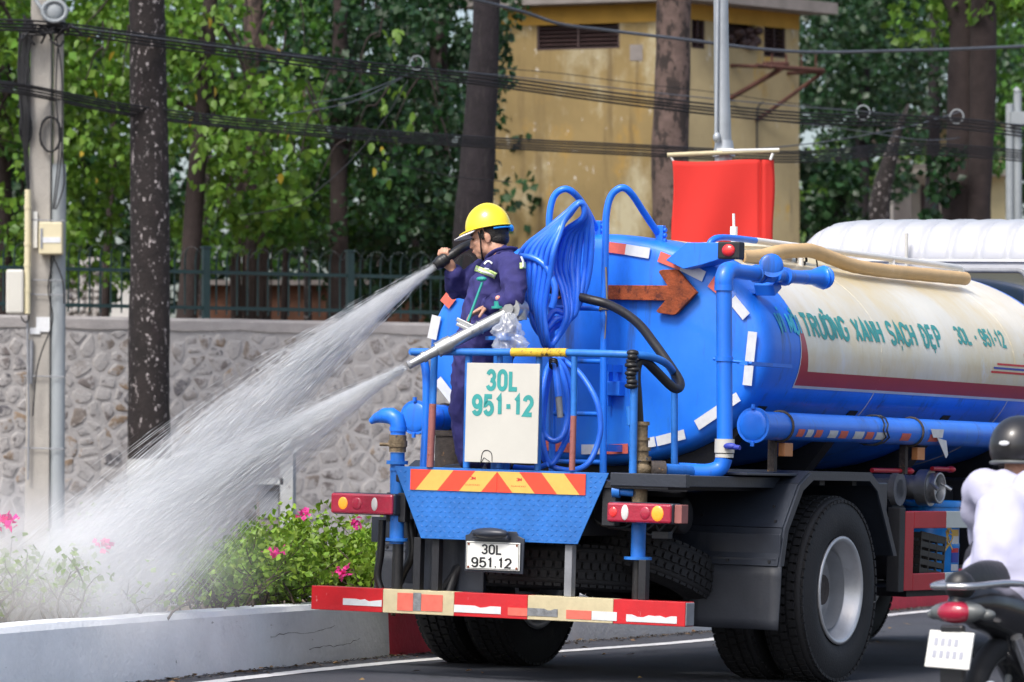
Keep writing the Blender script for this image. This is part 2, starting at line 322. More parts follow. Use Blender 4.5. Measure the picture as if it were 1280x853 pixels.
def ribbon(path, hw, hh, step=.14):              # -> quads of a stroke with width in x (hw) and y (hh) units
    P_ = [Vector((x, y, 0)) for x, y in path]; Q = [P_[0]]
    for a, b in zip(P_, P_[1:]):
        n = max(1, int((b-a).length/step))
        for i in range(1, n+1): Q.append(a+(b-a)*i/n)
    closed = (P_[0]-P_[-1]).length < 1e-4
    out = []
    for i, p in enumerate(Q):
        a = Q[i-1] if i else (Q[-2] if closed else p); b = Q[i+1] if i < len(Q)-1 else (Q[1] if closed else p)
        def nrm(d): L = math.hypot(d.x/hw, d.y/hh); return Vector((-(d.y/hh)/L, (d.x/hw)/L, 0)) if L > 1e-9 else None
        n1, n2 = nrm(p-a), nrm(b-p); n1 = n1 or n2; n2 = n2 or n1; m = n1+n2
        if m.length < .25: m = n1
        else: m = m/max(.45, m.length/2*m.length/2)/2 if False else m.normalized()/max(.5, m.normalized().dot(n1))
        e = Vector((0, 0, 0))
        if not closed and i == 0: d = (b-p); e = -Vector((d.x, d.y, 0)).normalized()
        if not closed and i == len(Q)-1: d = (p-a); e = Vector((d.x, d.y, 0)).normalized()
        p2 = Vector((p.x+e.x*hw*.0, p.y+e.y*hh*.0, 0))
        out.append(((p2.x+m.x*hw, p2.y+m.y*hh), (p2.x-m.x*hw, p2.y-m.y*hh)))
    return out
def letters(g, body, place, wt=.17, gap=.34, asp=.5, mi=0):   # place(x01, y01, layer) -> 3D; asp = letter width / height
    W_ = {' ': .75, 'I': .25, '.': .3, '-': .6, 'M': 1.25, '1': .7}; adv = []; x = 0
    for ch in body: w_ = W_.get(ACC.get(ch, (ch,))[0], 1.0); adv.append((x, w_)); x += w_+gap
    tot = x-gap; lay = 0; hw0 = wt/tot*.5; hh0 = wt*asp*.5*.9
    for ch, (x0, w_) in zip(body, adv):
        b, ex = ACC.get(ch, (ch, [])); sts = FONT.get(b, [])+ex
        for st in sts:
            hwn, hhn = hw0, hh0
            path = [((x0+w_*px)/tot*(1-2*hwn)+hwn, (py)*(1-2*hhn)+hhn) for px, py in st]
            lay = (lay+1) % 6; rb = ribbon(path, hwn, hhn, .14 if True else 1); o = []
            for l, r in rb: o += [place(l[0], l[1], lay*.00012), place(r[0], r[1], lay*.00012)]
            g.add(o, [(2*i, 2*i+1, 2*i+3, 2*i+2) for i in range(len(rb)-1)], mi)
    return g
def flat_letters(g, body, org, w, h, **k):       # on a face looking towards -v
    org = Vector(org); return letters(g, body, lambda x, y, l: org+Vector((x*w, -l, y*h)), **k)
# ================================================================== the setting
NRM = RT3 @ Z3
def road_z(x, y): return -(NRM.x*(x-TRUCK_AT.x) + NRM.y*(y-TRUCK_AT.y))/NRM.z
KERB = catmull([(-6.5, 6, 0), (-4.6, 13.5, 0), (-3.35, 18, 0), (-2.47, 20.9, 0), (-1.88, 22.85, 0), (-.73, 26.2, 0), (.27, 28.6, 0), (1.38, 31.2, 0), (2.85, 35.6, 0), (3.6, 37.8, 0), (6.0, 44, 0), (10, 54, 0), (18, 70, 0)], 8)
LINE = catmull([(-5.6, 6, 0), (-4.1, 13.5, 0), (-2.95, 18, 0), (-2.05, 21.2, 0), (-1.14, 24.16, 0), (-.37, 26.15, 0), (.47, 27.75, 0), (1.47, 30.1, 0), (2.84, 34.7, 0), (3.5, 36.6, 0), (6.3, 44, 0), (10.4, 54, 0), (18.6, 70, 0)], 8)
def sidew(path, i):
    a = path[max(0, i-1)]; b = path[min(len(path)-1, i+1)]; d = (b-a); d.z = 0; d.normalize(); return Vector((d.y, -d.x, 0))
M_['asphalt'] = mat('asphalt', (.047, .050, .062), .85, var=.18, vs=1.2, bump=.5, bs=260, dirt=[((.070, .070, .076), .54, .2, .6, (1, .35, 1)), ((.020, .021, .026), .60, .12, 1.7, (1.6, .3, 1)), ((.062, .063, .07), .58, .25, 3, ONE), ((.02, .02, .024), .66, .1, 6, (1, .3, 1))])
M_['roadline'] = mat('worn white road paint', (.62, .62, .62), .6, var=.12, vs=12, bump=.3, bs=200, dirt=[((.14, .14, .15), .66, .08, 30, ONE)])
M_['kerbwhite'] = mat('whitewashed kerb', (.84, .86, .88), .8, var=.09, vs=2.2, bump=.5, bs=30, dirt=[((.58, .60, .64), .60, .2, 3.5, (1, 1, 2.2)), ((.28, .28, .28), .66, .05, 12, (1, 1, 3)), ((.16, .15, .14), .74, .06, 14, (1, 1, .6))])
M_['kerbred'] = mat('red painted kerb', (.58, .025, .05), .75, var=.12, vs=4, bump=.5, bs=30, dirt=[((.28, .03, .05), .62, .15, 9, ONE)])
M_['crack'] = mat('dark crack', (.03, .028, .026), .95, bump=.2)
M_['soil'] = mat('dry soil', (.16, .12, .085), .95, var=.35, vs=5, bump=.8, bs=18, dirt=[((.09, .08, .05), .55, .2, 9, ONE)])
M_['pavement'] = mat('pavement', (.20, .17, .15), .9, var=.2, vs=2, bump=.5, bs=20, dirt=[((.12, .12, .08), .6, .2, 4, ONE)])
M_['grit'] = mat('roadside grit', (.13, .11, .095), .95, var=.5, vs=40, bump=1, bs=80)
# ground: one sheet to the horizon, a little below everything
g = G(); xs = [-2500, -400, -80, -40, 40, 80, 400, 2500]; ys = [-300, -50, 0, 30, 60, 120, 500, 2800]
vs = [(x, y, -1.3) for y in ys for x in xs]; g.add(vs, [(j*8+i, j*8+i+1, (j+1)*8+i+1, (j+1)*8+i) for j in range(7) for i in range(7)]); struct(g, 'ground', 'soil')
# road sheet (cross slope falls to the right), right of the kerb
g = G(); vs = []; wd = [0, .3, 1, 2.5, 4, 6, 9, 13]
for i, p in enumerate(KERB):
    n = sidew(KERB, i)
    for w_ in wd: q = p+n*w_; vs.append((q.x, q.y, road_z(q.x, q.y)))
k = len(wd); g.add(vs, [(i*k+j, i*k+j+1, (i+1)*k+j+1, (i+1)*k+j) for i in range(len(KERB)-1) for j in range(k-1)], 0, True); struct(g, 'road', 'asphalt')
# edge line as a worn painted sheet with a ragged outline
g = G(); vs = []
LP = catmull(LINE, 5)
for i, p in enumerate(LP):
    n = sidew(LP, i)
    for w_ in (-.062, .062): q = p+n*(w_+rnd.uniform(-.006, .006)); vs.append((q.x, q.y, road_z(q.x, q.y)+.004))
g.add(vs, [(2*i, 2*i+1, 2*i+3, 2*i+2) for i in range(len(LP)-1)]); struct(g, 'edge_line', 'roadline')
# kerb wall of the planted median, in painted lengths
KH = .335; KT = .20
def klen(i): return KERB[i]
def kerb_part(i0, i1, m, parent):
    g = G(); vs = []
    for i in range(i0, i1+1):
        p = KERB[i]; n = sidew(KERB, i); zz = road_z(p.x, p.y); wob = .008*noise.noise(p*1.7)
        for off, h in ((.012, -.15), (.0, 0), (-.012, KH-.03), (-.03, KH+wob), (-KT+.02, KH+.006+wob), (-KT, KH-.02), (-KT, -.15)):
            q = p+n*off; vs.append((q.x, q.y, zz+h))
    k = 7; m_ = i1-i0
    g.add(vs, [(i*k+j, (i+1)*k+j, (i+1)*k+j+1, i*k+j+1) for i in range(m_) for j in range(k-1)], 0, False)
    g.add(vs[:k], [tuple(range(k))[::-1]]); g.add(vs[-k:], [tuple(range(k))]); return g.build('kerb_length', m, parent)
kd = thing('median_kerb', 'long low kerb wall with whitewashed and red lengths edging the planted median', 'kerb', KERB[30]); kd['kind'] = 'structure'
def kidx(y): return min(range(len(KERB)), key=lambda i: abs(KERB[i].y-y))
yb = [6, 26.2, 27.6, 33.9, 39.0, 44, 49, 54, 70]; cuts = [kidx(y) for y in yb]; cuts[0] = 0; cuts[-1] = len(KERB)-1
KERB[cuts[1]]
for k_, (a, b) in enumerate(zip(cuts, cuts[1:])): kerb_part(a, b, 'kerbwhite' if k_ % 2 == 0 else 'kerbred', kd)
# cracks across the kerb face and grit in the gutter
for yy, zz, L in ((24.9, .17, 1.0), (25.6, .08, .8), (36.2, .2, .5)):
    g = G(); pts = []; x0 = kidx(yy); p = KERB[x0]; n = sidew(KERB, x0); d = Vector((-n.y, n.x, 0))
    if d.y < 0: d = -d
    N = 16
    for i in range(N):
        y_ = p.y+(i/N-.5)*L; j = min(range(len(KERB)-1), key=lambda q: abs(KERB[q].y-y_) if KERB[q].y <= y_ else 9); a, b = KERB[j], KERB[j+1]; t = (y_-a.y)/(b.y-a.y); q = a+(b-a)*t
        h = zz+.03*(i/N)+.010*math.sin(i*.5)+rnd.uniform(-.006, .006); pts.append(q+n*(.0125-.024*(h/KH)+.001)+Vector((0, 0, road_z(q.x, q.y)+h)))
    g.tube(pts, [.0006+.0016*rnd.random() for _ in pts], 4); g.build('crack', 'crack', kd)
g = G()
for i in range(2600):
    t = rnd.random()**.9; y_ = 22+t*16; j = max(q for q in range(len(KERB)-1) if KERB[q].y <= y_); a, b = KERB[j], KERB[j+1]; q = a+(b-a)*((y_-a.y)/(b.y-a.y)); n = sidew(KERB, j)
    q = q+n*abs(rnd.gauss(.015, .075)); s_ = rnd.uniform(.004, .018); zz = road_z(q.x, q.y)
    vs = [Vector((rnd.uniform(-1, 1)*s_, rnd.uniform(-1, 1)*s_*1.6, rnd.uniform(0, .6)*s_)) for _ in range(4)]
    g.add([q+Vector((0, 0, zz+.002))+v_ for v_ in vs], [(0, 1, 2), (0, 2, 3), (0, 3, 1), (1, 3, 2)])
o = g.build('gutter_grit', 'grit'); o['kind'] = 'stuff'
M_['litter'] = mat('dead leaf', (.22, .13, .055), .8, var=.3, bump=0, island=.4); g = G()
for i in range(150):
    y_ = rnd.uniform(22.5, 37); j = max(q for q in range(len(KERB)-1) if KERB[q].y <= y_); a, b = KERB[j], KERB[j+1]; q = a+(b-a)*((y_-a.y)/(b.y-a.y))+sidew(KERB, j)*(abs(rnd.gauss(.03, .10)) if rnd.random() < .8 else rnd.uniform(0, 2))
    s_ = rnd.uniform(.015, .04); an = rnd.uniform(0, 6.3); d = Vector((math.cos(an), math.sin(an), 0))*s_; e = Vector((-d.y, d.x, 0))*.5; z = Vector((0, 0, road_z(q.x, q.y)+.006))
    g.add([q+z-d, q+z+e+Vector((0, 0, rnd.uniform(0, .014))), q+z+d+Vector((0, 0, rnd.uniform(0, .012))), q+z-e+Vector((0, 0, rnd.uniform(0, .014)))], [(0, 1, 2), (0, 2, 3)])
o = g.build('leaf_litter', 'litter'); o['kind'] = 'stuff'
# median soil, far carriageway, far pavement
g = G(); vs = []
for i, p in enumerate(KERB):
    n = sidew(KERB, i)
    for w_, h in ((-KT+.01, KH-.07), (-.8, KH-.03), (-1.7, KH-.06), (-2.3, KH-.10)): q = p+n*w_; vs.append((q.x, q.y, road_z(p.x, p.y)+h+.02*noise.noise(q*1.3)))
g.add(vs, [(i*4+j, (i+1)*4+j, (i+1)*4+j+1, i*4+j+1) for i in range(len(KERB)-1) for j in range(3)], 0, True); struct(g, 'median_bed', 'soil')
g = G(); vs = []
for i, p in enumerate(KERB):
    n = sidew(KERB, i)
    for w_, h in ((-2.3, KH-.09), (-2.31, KH+.0), (-2.5, KH), (-2.51, -.2)): q = p+n*w_; vs.append((q.x, q.y, road_z(p.x, p.y)+h))
g.add(vs, [(i*4+j, (i+1)*4+j, (i+1)*4+j+1, i*4+j+1) for i in range(len(KERB)-1) for j in range(3)]); struct(g, 'far_median_kerb', 'kerbwhite')
WD = Vector((math.sin(R_(66)), math.cos(R_(66)), 0)); WN = Vector((-WD.y, WD.x, 0)); WP = Vector((-3.01, 44, 0))   # wall direction and the way behind it
g = G(); vs = []
for i, p in enumerate(KERB):
    n = sidew(KERB, i); q = p-n*2.5; f = Vector((q.x-14, q.y+9, 0)); vs += [(q.x, q.y, .12), (f.x, f.y, .12)]
g.add(vs, [(2*i, 2*i+2, 2*i+3, 2*i+1) for i in range(len(KERB)-1)]); struct(g, 'far_road', 'asphalt')
g = G(); A = WP-WD*25-WN*5.0; B = WP+WD*30-WN*5.0
g.add([A+Vector((0, 0, -.3)), B+Vector((0, 0, -.3)), A+Vector((0, 0, .45)), B+Vector((0, 0, .45)), A+WN*60+Vector((0, 0, .45)), B+WN*60+Vector((0, 0, .45))], [(0, 1, 3, 2), (2, 3, 5, 4)]); struct(g, 'pavement', 'pavement')
# raised garden behind the wall
g = G(); A = WP-WD*25+WN*.45; B = WP+WD*9+WN*.45
g.add([A+Vector((0, 0, 2.0)), B+Vector((0, 0, 2.0)), B+WN*40+Vector((0, 0, 2.0)), A+WN*40+Vector((0, 0, 2.0)), A, B], [(0, 1, 2, 3), (4, 5, 1, 0)]); struct(g, 'garden_terrace', 'soil')

# ------------------------------------------------------------------ rubble wall, stone by stone
M_['mortar'] = mat('grey mortar', (.40, .385, .38), .95, var=.15, vs=6, bump=.9, bs=40, dirt=[((.30, .29, .29), .58, .2, 3, ONE), ((.18, .17, .16), .70, .1, 9, (1, 1, .4))])
M_['cap'] = mat('render coping', (.36, .34, .335), .9, var=.12, vs=4, bump=.5, bs=40, dirt=[((.16, .14, .14), .62, .15, 6, (1, 1, .4))])
for i, c in enumerate(((.23, .22, .22), (.20, .17, .15), (.16, .14, .135), (.24, .175, .12), (.12, .115, .125), (.27, .25, .24))):
    M_['stone%d' % i] = mat('rubble stone tone', c, .9, var=.3, vs=9, bump=.8, bs=45, dirt=[(tuple(q*.6 for q in c), .60, .12, 14, ONE), ((.38, .365, .36), .42, .07, 5.0, ONE), ((.13, .12, .12), .60, .06, 10, ONE), ((.45, .44, .44), .67, .05, 13, ONE)])
wl = thing('stone_wall', 'tall rubble stone retaining wall with a grey coping behind the hedge', 'wall', WP)
FR = Matrix(((WD.x, WN.x, 0), (WD.y, WN.y, 0), (0, 0, 1)))        # wall local (s along, d back, z up) -> world
def wq(s, d, z): return WP + FR @ Vector((s, d, z))
ZC = 2.86
g = G(); c = [wq(s, d, z) for s in (-25, 12) for d in (0, .45) for z in (-.3, ZC-.09)]; g.add(c, [(0, 1, 3, 2), (4, 6, 7, 5), (0, 4, 5, 1), (2, 3, 7, 6), (0, 2, 6, 4), (1, 5, 7, 3)]); g.build('mortar_bed', 'mortar', wl)
g = G(); n = 120; vs = []
for i in range(n+1):
    s_ = -25+37*i/n; h = .006*noise.noise(Vector((s_*2, 0, 0))); vs += [wq(s_, -.018+h, ZC-.12+h*4), wq(s_, -.022+h*2, ZC-.03), wq(s_, -.010, ZC+h), wq(s_, .48, ZC+h), wq(s_, .5, ZC-.17)]
g.add(vs, [(i*5+j, i*5+j+1, i*5+j+6, i*5+j+5) for i in range(n) for j in range(4)]+[(i*5+4, i*5, i*5+5, i*5+9) for i in range(n)]); g.build('coping', 'cap', wl)
def clip(poly, nx, nz, c):
    out = []
    for i in range(len(poly)):
        p, q = poly[i], poly[(i+1) % len(poly)]; a = nx*p[0]+nz*p[1]-c; b = nx*q[0]+nz*q[1]-c
        if a <= 0: out.append(p)
        if a*b < 0: t = a/(a-b); out.append((p[0]+(q[0]-p[0])*t, p[1]+(q[1]-p[1])*t))
    return out
extra = [G() for _ in range(6)]; pts = []; r2 = random.Random(11); sx, sz = .185, .150
for j in range(-1, 18):
    for i in range(-1, 36): pts.append((-2.95+sx*(i+.5*(j % 2))+r2.uniform(-.095, .095), .42+sz*j+r2.uniform(-.075, .075)))
cells = []
for p in pts:
    if not (-2.85 < p[0] < 3.2 and .42 < p[1] < ZC-.13): continue
    poly = [(p[0]-.6, p[1]-.6), (p[0]+.6, p[1]-.6), (p[0]+.6, p[1]+.6), (p[0]-.6, p[1]+.6)]
    for q in pts:
        if q is p or abs(q[0]-p[0]) > .8 or abs(q[1]-p[1]) > .8: continue
        nx, nz = q[0]-p[0], q[1]-p[1]; L = math.hypot(nx, nz); nx /= L; nz /= L
        poly = clip(poly, nx, nz, nx*(p[0]+q[0])/2+nz*(p[1]+q[1])/2-r2.uniform(.006, .024))
        if len(poly) < 3: break
    poly = clip(poly, 0, 1, ZC-.13); 
    if len(poly) < 3: continue
    rp = []                                   # cut the corners
    for i in range(len(poly)):
        a, b = poly[i], poly[(i+1) % len(poly)]; f_ = r2.uniform(.08, .2); k_ = r2.uniform(.08, .2); rp += [(a[0]*(1-f_)+b[0]*f_, a[1]*(1-f_)+b[1]*f_), (a[0]*k_+b[0]*(1-k_), a[1]*k_+b[1]*(1-k_))]
    cx = sum(q[0] for q in rp)/len(rp); cz = sum(q[1] for q in rp)/len(rp); dp = r2.uniform(-.001, .005); n = len(rp)
    g = G(); tlt = (r2.uniform(-.05, .05), r2.uniform(-.05, .05))
    ring = lambda f, d: [wq(cx+(x-cx)*f, -(d+((x-cx)*tlt[0]+(z-cz)*tlt[1])*(1 if d > 0 else 0))+r2.uniform(-.002, .002), cz+(z-cz)*f) for x, z in rp]
    g.add(ring(1, -.02)+ring(.97, dp*.7)+ring(.80, dp+.006)+[wq(cx, -dp-.01, cz)], [(k_*n+i, k_*n+(i+1) % n, (k_+1)*n+(i+1) % n, (k_+1)*n+i) for k_ in range(2) for i in range(n)]+[(2*n+i, 2*n+(i+1) % n, 3*n) for i in range(n)])
    cells.append((-sum(rp[q][0]*rp[(q+1) % n][1]-rp[(q+1) % n][0]*rp[q][1] for q in range(n)), len(cells), g))
cells.sort()
for k_, (_, _, g) in enumerate(cells):
    if k_ < 298: g.build('stone', 'stone%d' % r2.choice((0, 0, 1, 1, 2, 3, 4, 5, 5)), wl)
    else: extra[r2.randrange(6)].add(g.v, g.f)
for i, ex_ in enumerate(extra):
    if ex_.f: ex_.build('stones', 'stone%d' % i, wl)['kind'] = 'stuff'
# ------------------------------------------------------------------ fence on the coping
M_['fencegreen'] = mat('dark green fence paint', (.008, .030, .032), .5, var=.2, bump=.1)
M_['barbed'] = mat('galvanised barb', (.14, .16, .17), .5, .5, bump=.1)
fn = thing('iron_fence', 'dark green iron fence with bent spike tops standing on the stone wall', 'fence', wq(0, .2, ZC))
def fbox(g, s0, s1, d0, d1, z0, z1):
    c = [wq(s, d, z) for s in (s0, s1) for d in (d0, d1) for z in (z0, z1)]; g.add(c, [(0, 1, 3, 2), (4, 6, 7, 5), (0, 4, 5, 1), (2, 3, 7, 6), (0, 2, 6, 4), (1, 5, 7, 3)])
for z in (ZC+.10, ZC+.46): g = G(); fbox(g, -8, 9, .185, .215, z, z+.035); g.build('rail', 'fencegreen', fn)
proto = None; sp = .112
for i in range(-26, 52):
    s_ = i*sp
    if i % 14 == 0:
        g = G(); fbox(g, s_-.035, s_+.035, .165, .235, ZC, ZC+.72); fbox(g, s_-.045, s_+.045, .155, .245, ZC+.72, ZC+.74); g.build('fence_post', 'fencegreen', fn); continue
    if proto is None:
        g = G(); g.tube([wq(s_, .2, ZC+.05), wq(s_, .2, ZC+.60), wq(s_, .17, ZC+.67), wq(s_, .10, ZC+.72)], [.010, .010, .008, .002], 6); proto = g.build('fence_bar', 'fencegreen', fn); ps = s_
    else:
        o = proto.copy(); COL.objects.link(o); o.parent = fn; o.location = FR @ Vector((s_-ps, 0, 0))
g = G(); hx = [wq(-3+i*.03, .16+.06*math.cos(i*.75), ZC+.68+.05*math.sin(i*.75)) for i in range(420)]; g.tube(hx, .0015, 4); g.build('barbed_coil', 'barbed', fn)
# ------------------------------------------------------------------ tree trunks near the wall
def trunk_mesh(path, rads, seed=0, n=20, rough=.06, k=10):
    P_ = catmull(path, k); m = len(P_); rr = [rads[0]+(rads[-1]-rads[0])*i/(m-1) for i in range(m)]
    if len(rads) > 2:
        rr = [];
        for i in range(m): t = i/(m-1)*(len(rads)-1); a = min(int(t), len(rads)-2); rr.append(rads[a]+(rads[a+1]-rads[a])*(t-a))
    g = G(); g.tube(P_, rr, n)
    for q in range(m*n):
        v = g.v[q]; c = P_[q//n]; d = v-c; s_ = 1+rough*2*noise.noise(Vector((v.x*4+seed*9, v.y*4, v.z*1.2)))+rough*noise.noise(Vector((v.x*17, v.y*17, v.z*3+seed))); g.v[q] = c+d*s_
    return g
M_['bark_dark'] = mat('dark wet bark', (.016, .012, .012), .9, var=.45, vs=6, bump=1, bs=35, dirt=[((.42, .38, .38), .585, .035, 22, (1, 1, .6)), ((.02, .012, .012), .60, .1, 4, ONE), ((.035, .022, .026), .6, .1, 5, (1, 1, .3))])
M_['bark_grey'] = mat('grey furrowed bark', (.017, .013, .016), .95, var=.35, vs=8, bump=1, bs=30, dirt=[((.035, .03, .03), .56, .1, 14, (2, 2, .25))])
M_['bark_pale'] = mat('pale mottled bark', (.11, .075, .065), .95, var=.3, vs=7, bump=1, bs=30, dirt=[((.03, .022, .02), .50, .06, 6, (1, 1, .6)), ((.30, .25, .22), .66, .1, 12, (1, 1, .4))])
M_['bark_brown'] = mat('brown bark', (.028, .019, .018), .95, var=.3, vs=6, bump=1, bs=30)
M_['limewash'] = mat('limewash', (.36, .37, .37), .9, var=.15, vs=6, bump=.8, bs=30, dirt=[((.08, .06, .06), .60, .1, 14, ONE)])
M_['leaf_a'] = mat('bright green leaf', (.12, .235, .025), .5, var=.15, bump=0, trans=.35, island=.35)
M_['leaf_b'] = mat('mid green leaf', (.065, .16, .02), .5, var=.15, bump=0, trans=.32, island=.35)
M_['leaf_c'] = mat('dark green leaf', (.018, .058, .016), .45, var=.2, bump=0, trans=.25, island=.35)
M_['leaf_y'] = mat('yellow leaf', (.45, .33, .03), .5, var=.2, bump=0, trans=.3, island=.3)
M_['leaf_h'] = mat('hedge leaf', (.20, .33, .03), .5, var=.2, bump=0, trans=.35, island=.35)
M_['petal'] = mat('magenta bract', (.85, .06, .36), .55, var=.15, bump=0, trans=.35, island=.25)
M_['twig'] = mat('hedge twig', (.07, .05, .035), .9, var=.3, bump=.5)
nr = np.random.default_rng(5)
def leaf_cloud(name, pos, size, m, parent=None, droop=.5, aspect=.45, off=None, kind='stuff', fold=.15):
    N = len(pos); pos = np.asarray(pos, float); sz = size*nr.uniform(.6, 1.35, N)[:, None]
    d = nr.normal(size=(N, 3)); d[:, 2] -= droop*1.6; d /= np.linalg.norm(d, axis=1)[:, None]
    u = nr.normal(size=(N, 3)); u[:, 2] += .8; s = np.cross(d, u); s /= np.linalg.norm(s, axis=1)[:, None]; nn = np.cross(s, d)
    a = pos; b = pos+d*sz*.45+s*sz*aspect+nn*sz*fold; c = pos+d*sz; e = pos+d*sz*.45-s*sz*aspect+nn*sz*fold
    V = np.stack([a, b, c, e], 1).reshape(-1, 3)
    root = parent
    while root is not None and root.parent is not None: root = root.parent
    if off is None: off = BASE.get(root.name, Vector((0, 0, 0))) if root else Vector((0, 0, 0))
    V = V-np.array(off); me = bpy.data.meshes.new(name); me.vertices.add(4*N); me.vertices.foreach_set('co', V.ravel())
    me.loops.add(6*N); me.polygons.add(2*N); idx = (np.arange(N)[:, None]*4+np.array([0, 1, 2, 0, 2, 3])).ravel()
    me.loops.foreach_set('vertex_index', idx); me.polygons.foreach_set('loop_start', np.arange(2*N)*3); me.update(calc_edges=True)
    me.materials.append(M_[m]); o = bpy.data.objects.new(name, me); COL.objects.link(o)
    if parent: o.parent = parent
    if kind: o['kind'] = kind
    return o
def blob_points(blobs, per, thin=.35):
    out = []
    for (c, r) in blobs:
        n = int(per*r[0]*r[1]*r[2]/(.5**3)*.5)+20
        d = nr.normal(size=(n, 3)); d /= np.linalg.norm(d, axis=1)[:, None]; rad = nr.uniform(thin, 1, n)**.6
        out.append(np.array(c)+d*rad[:, None]*np.array(r))
    return np.concatenate(out)
def clumpy(center, ext, nclump, r, per, seed=0):
    cs = nr.uniform(-1, 1, (nclump, 3))*np.array(ext)+np.array(center)
    return blob_points([(c, (r*nr.uniform(.5, 1.2), r*nr.uniform(.5, 1.2), r*nr.uniform(.4, .9))) for c in cs], per)
# trunk standing before the wall on the left
X1 = W(186, 500, 42.3); b = W(187, 640, 42.3)
def groundp(px, Y): q = W(px, 600, Y); return Vector((q.x, Y, .45))
t = thing('roadside_tree', 'dark wet trunk speckled with pale lichen, second upright from the left before the stone wall', 'tree', groundp(187, 42.3))
g = trunk_mesh([W(186, 640, 42.3)+Vector((0, 0, -.8)), W(187, 575, 42.3), W(186, 480, 42.3), W(188, 300, 42.3), W(186, 120, 42.3), W(182, -60, 42.3), W(182, -300, 42.3)], [.27, .215, .205, .195, .185, .17, .13], 1, 28, .04)
tr = g.build('trunk', 'bark_dark', t)
g = trunk_mesh([groundp(187, 42.3)-Vector((0, 0, .05)), W(187, 640, 42.3), W(187, 574, 42.3)], [.30, .245, .223], 2, 28, .02); g.build('limewash_band', 'limewash', tr)
leaf_cloud('leaves', clumpy(W(182, -360, 42.3), (2.2, 2.2, 1.2), 60, .5, 60), .13, 'leaf_b', t)
# leaning trunk behind the worker
t = thing('leaning_tree', 'grey furrowed trunk leaning right behind the worker in the yellow helmet', 'tree', wq(2.9, 1.6, 2.0))
Yl = 47
g = trunk_mesh([wq(2.9, 1.6, 1.9)+Vector((0, .3, 0)), W(588, 400, Yl), W(591, 290, Yl), W(597, 200, Yl), W(605, 80, Yl), W(609, -20, Yl), W(613, -300, Yl)], [.28, .24, .215, .19, .155, .145, .12], 3, 24, .05); g.build('trunk', 'bark_grey', t)
leaf_cloud('leaves', clumpy(W(613, -420, Yl), (2.5, 2.5, 1.2), 60, .5, 60), .13, 'leaf_b', t)
# pale trunk between the building and the banner
t = thing('mottled_tree', 'pale pinkish trunk blotched with black in front of the yellow building', 'tree', groundp(842, 47.5))
Y3_ = 47.5
g = trunk_mesh([groundp(842, Y3_), W(843, 600, Y3_), W(840, 300, Y3_), W(838, 180, Y3_), W(841, 60, Y3_), W(843, -20, Y3_), W(845, -400, Y3_)], [.26, .23, .205, .205, .19, .185, .15], 4, 28, .05); g.build('trunk', 'bark_pale', t)
leaf_cloud('leaves', clumpy(W(845, -460, Y3_), (2.6, 2.4, 1.2), 60, .5, 60), .13, 'leaf_b', t)
# twin trunks on the right
Y4 = 52
t = thing('twin_stem_tree', 'brown tree with two stems side by side behind the white cab roof', 'tree', groundp(1210, Y4))
g = trunk_mesh([groundp(1200, Y4), W(1202, 400, Y4), W(1204, 260, Y4), W(1207, 100, Y4), W(1206, 40, Y4), W(1185, -60, Y4), W(1165, -200, Y4)], [.30, .27, .25, .22, .19, .14, .10], 5, 24, .05); g.build('trunk', 'bark_brown', t)
g = trunk_mesh([groundp(1226, Y4-.3), W(1226, 400, Y4-.3), W(1224, 260, Y4-.3), W(1229, 100, Y4-.3), W(1229, -20, Y4-.3), W(1232, -300, Y4)], [.17, .15, .14, .16, .155, .12], 6, 20, .05); g.build('trunk', 'bark_brown', t)
g = trunk_mesh([W(1206, 60, Y4), W(1190, 15, Y4), W(1170, -30, Y4)], [.09, .06, .03], 7, 12, .05); g.build('branch', 'bark_brown', t)
leaf_cloud('leaves', np.concatenate([clumpy(W(1180, 20, Y4), (.5, .5, .35), 16, .22, 200), clumpy(W(1210, -300, Y4), (2.5, 2.5, 1), 60, .5, 60), clumpy(W(1255, 0, Y4), (.3, .5, .15), 8, .2, 200)]), .12, 'leaf_a', t)
leaf_cloud('leaves', np.concatenate([clumpy(W(1180, 225, Y4-.5), (.12, .2, .35), 8, .14, 300), clumpy(W(1158, 262, Y4-.5), (.12, .1, .12), 3, .1, 300)]), .11, 'leaf_c', t)
# ------------------------------------------------------------------ garden trees behind the fence
def garden_tree(name, label, px, Y, top_px, rad, crowns, lm, size, per=120, bark='bark_brown', nb=7, lean=0, extra=None):
    b = W(px, 500, Y); b.z = 1.95; t = thing(name, label, 'tree', b, group=None)
    path = [b, W(px+lean*.2, 380, Y), W(px+lean*.5, 220, Y), W(px+lean*.8, 90, Y), W(px+lean, -60, Y), W(px+lean*1.3, -260, Y)]
    trunk_mesh(path, [rad*1.25, rad, rad*.9, rad*.8, rad*.65, rad*.3], px, 14, .07, 6).build('trunk', bark, t)
    for i in range(nb):
        a = W(px+lean*(.5+.06*i), 230-45*i, Y); q = crowns[i % len(crowns)]; c = Vector(q[0]); mid = (a+c)/2+Vector((rnd.uniform(-.3, .3), rnd.uniform(-.3, .3), .25))
        g = G(); g.tube(catmull([a, mid, c], 5), [rad*.3*(1-.85*k/10) for k in range(11)], 7); g.build('branch', bark, t)
    pts = np.concatenate([clumpy(c, e, n, r, per) for c, e, n, r in crowns]); leaf_cloud('leaves', pts, size, lm, t); return t
def C_(x, y, Y): return tuple(W(x, y, Y))
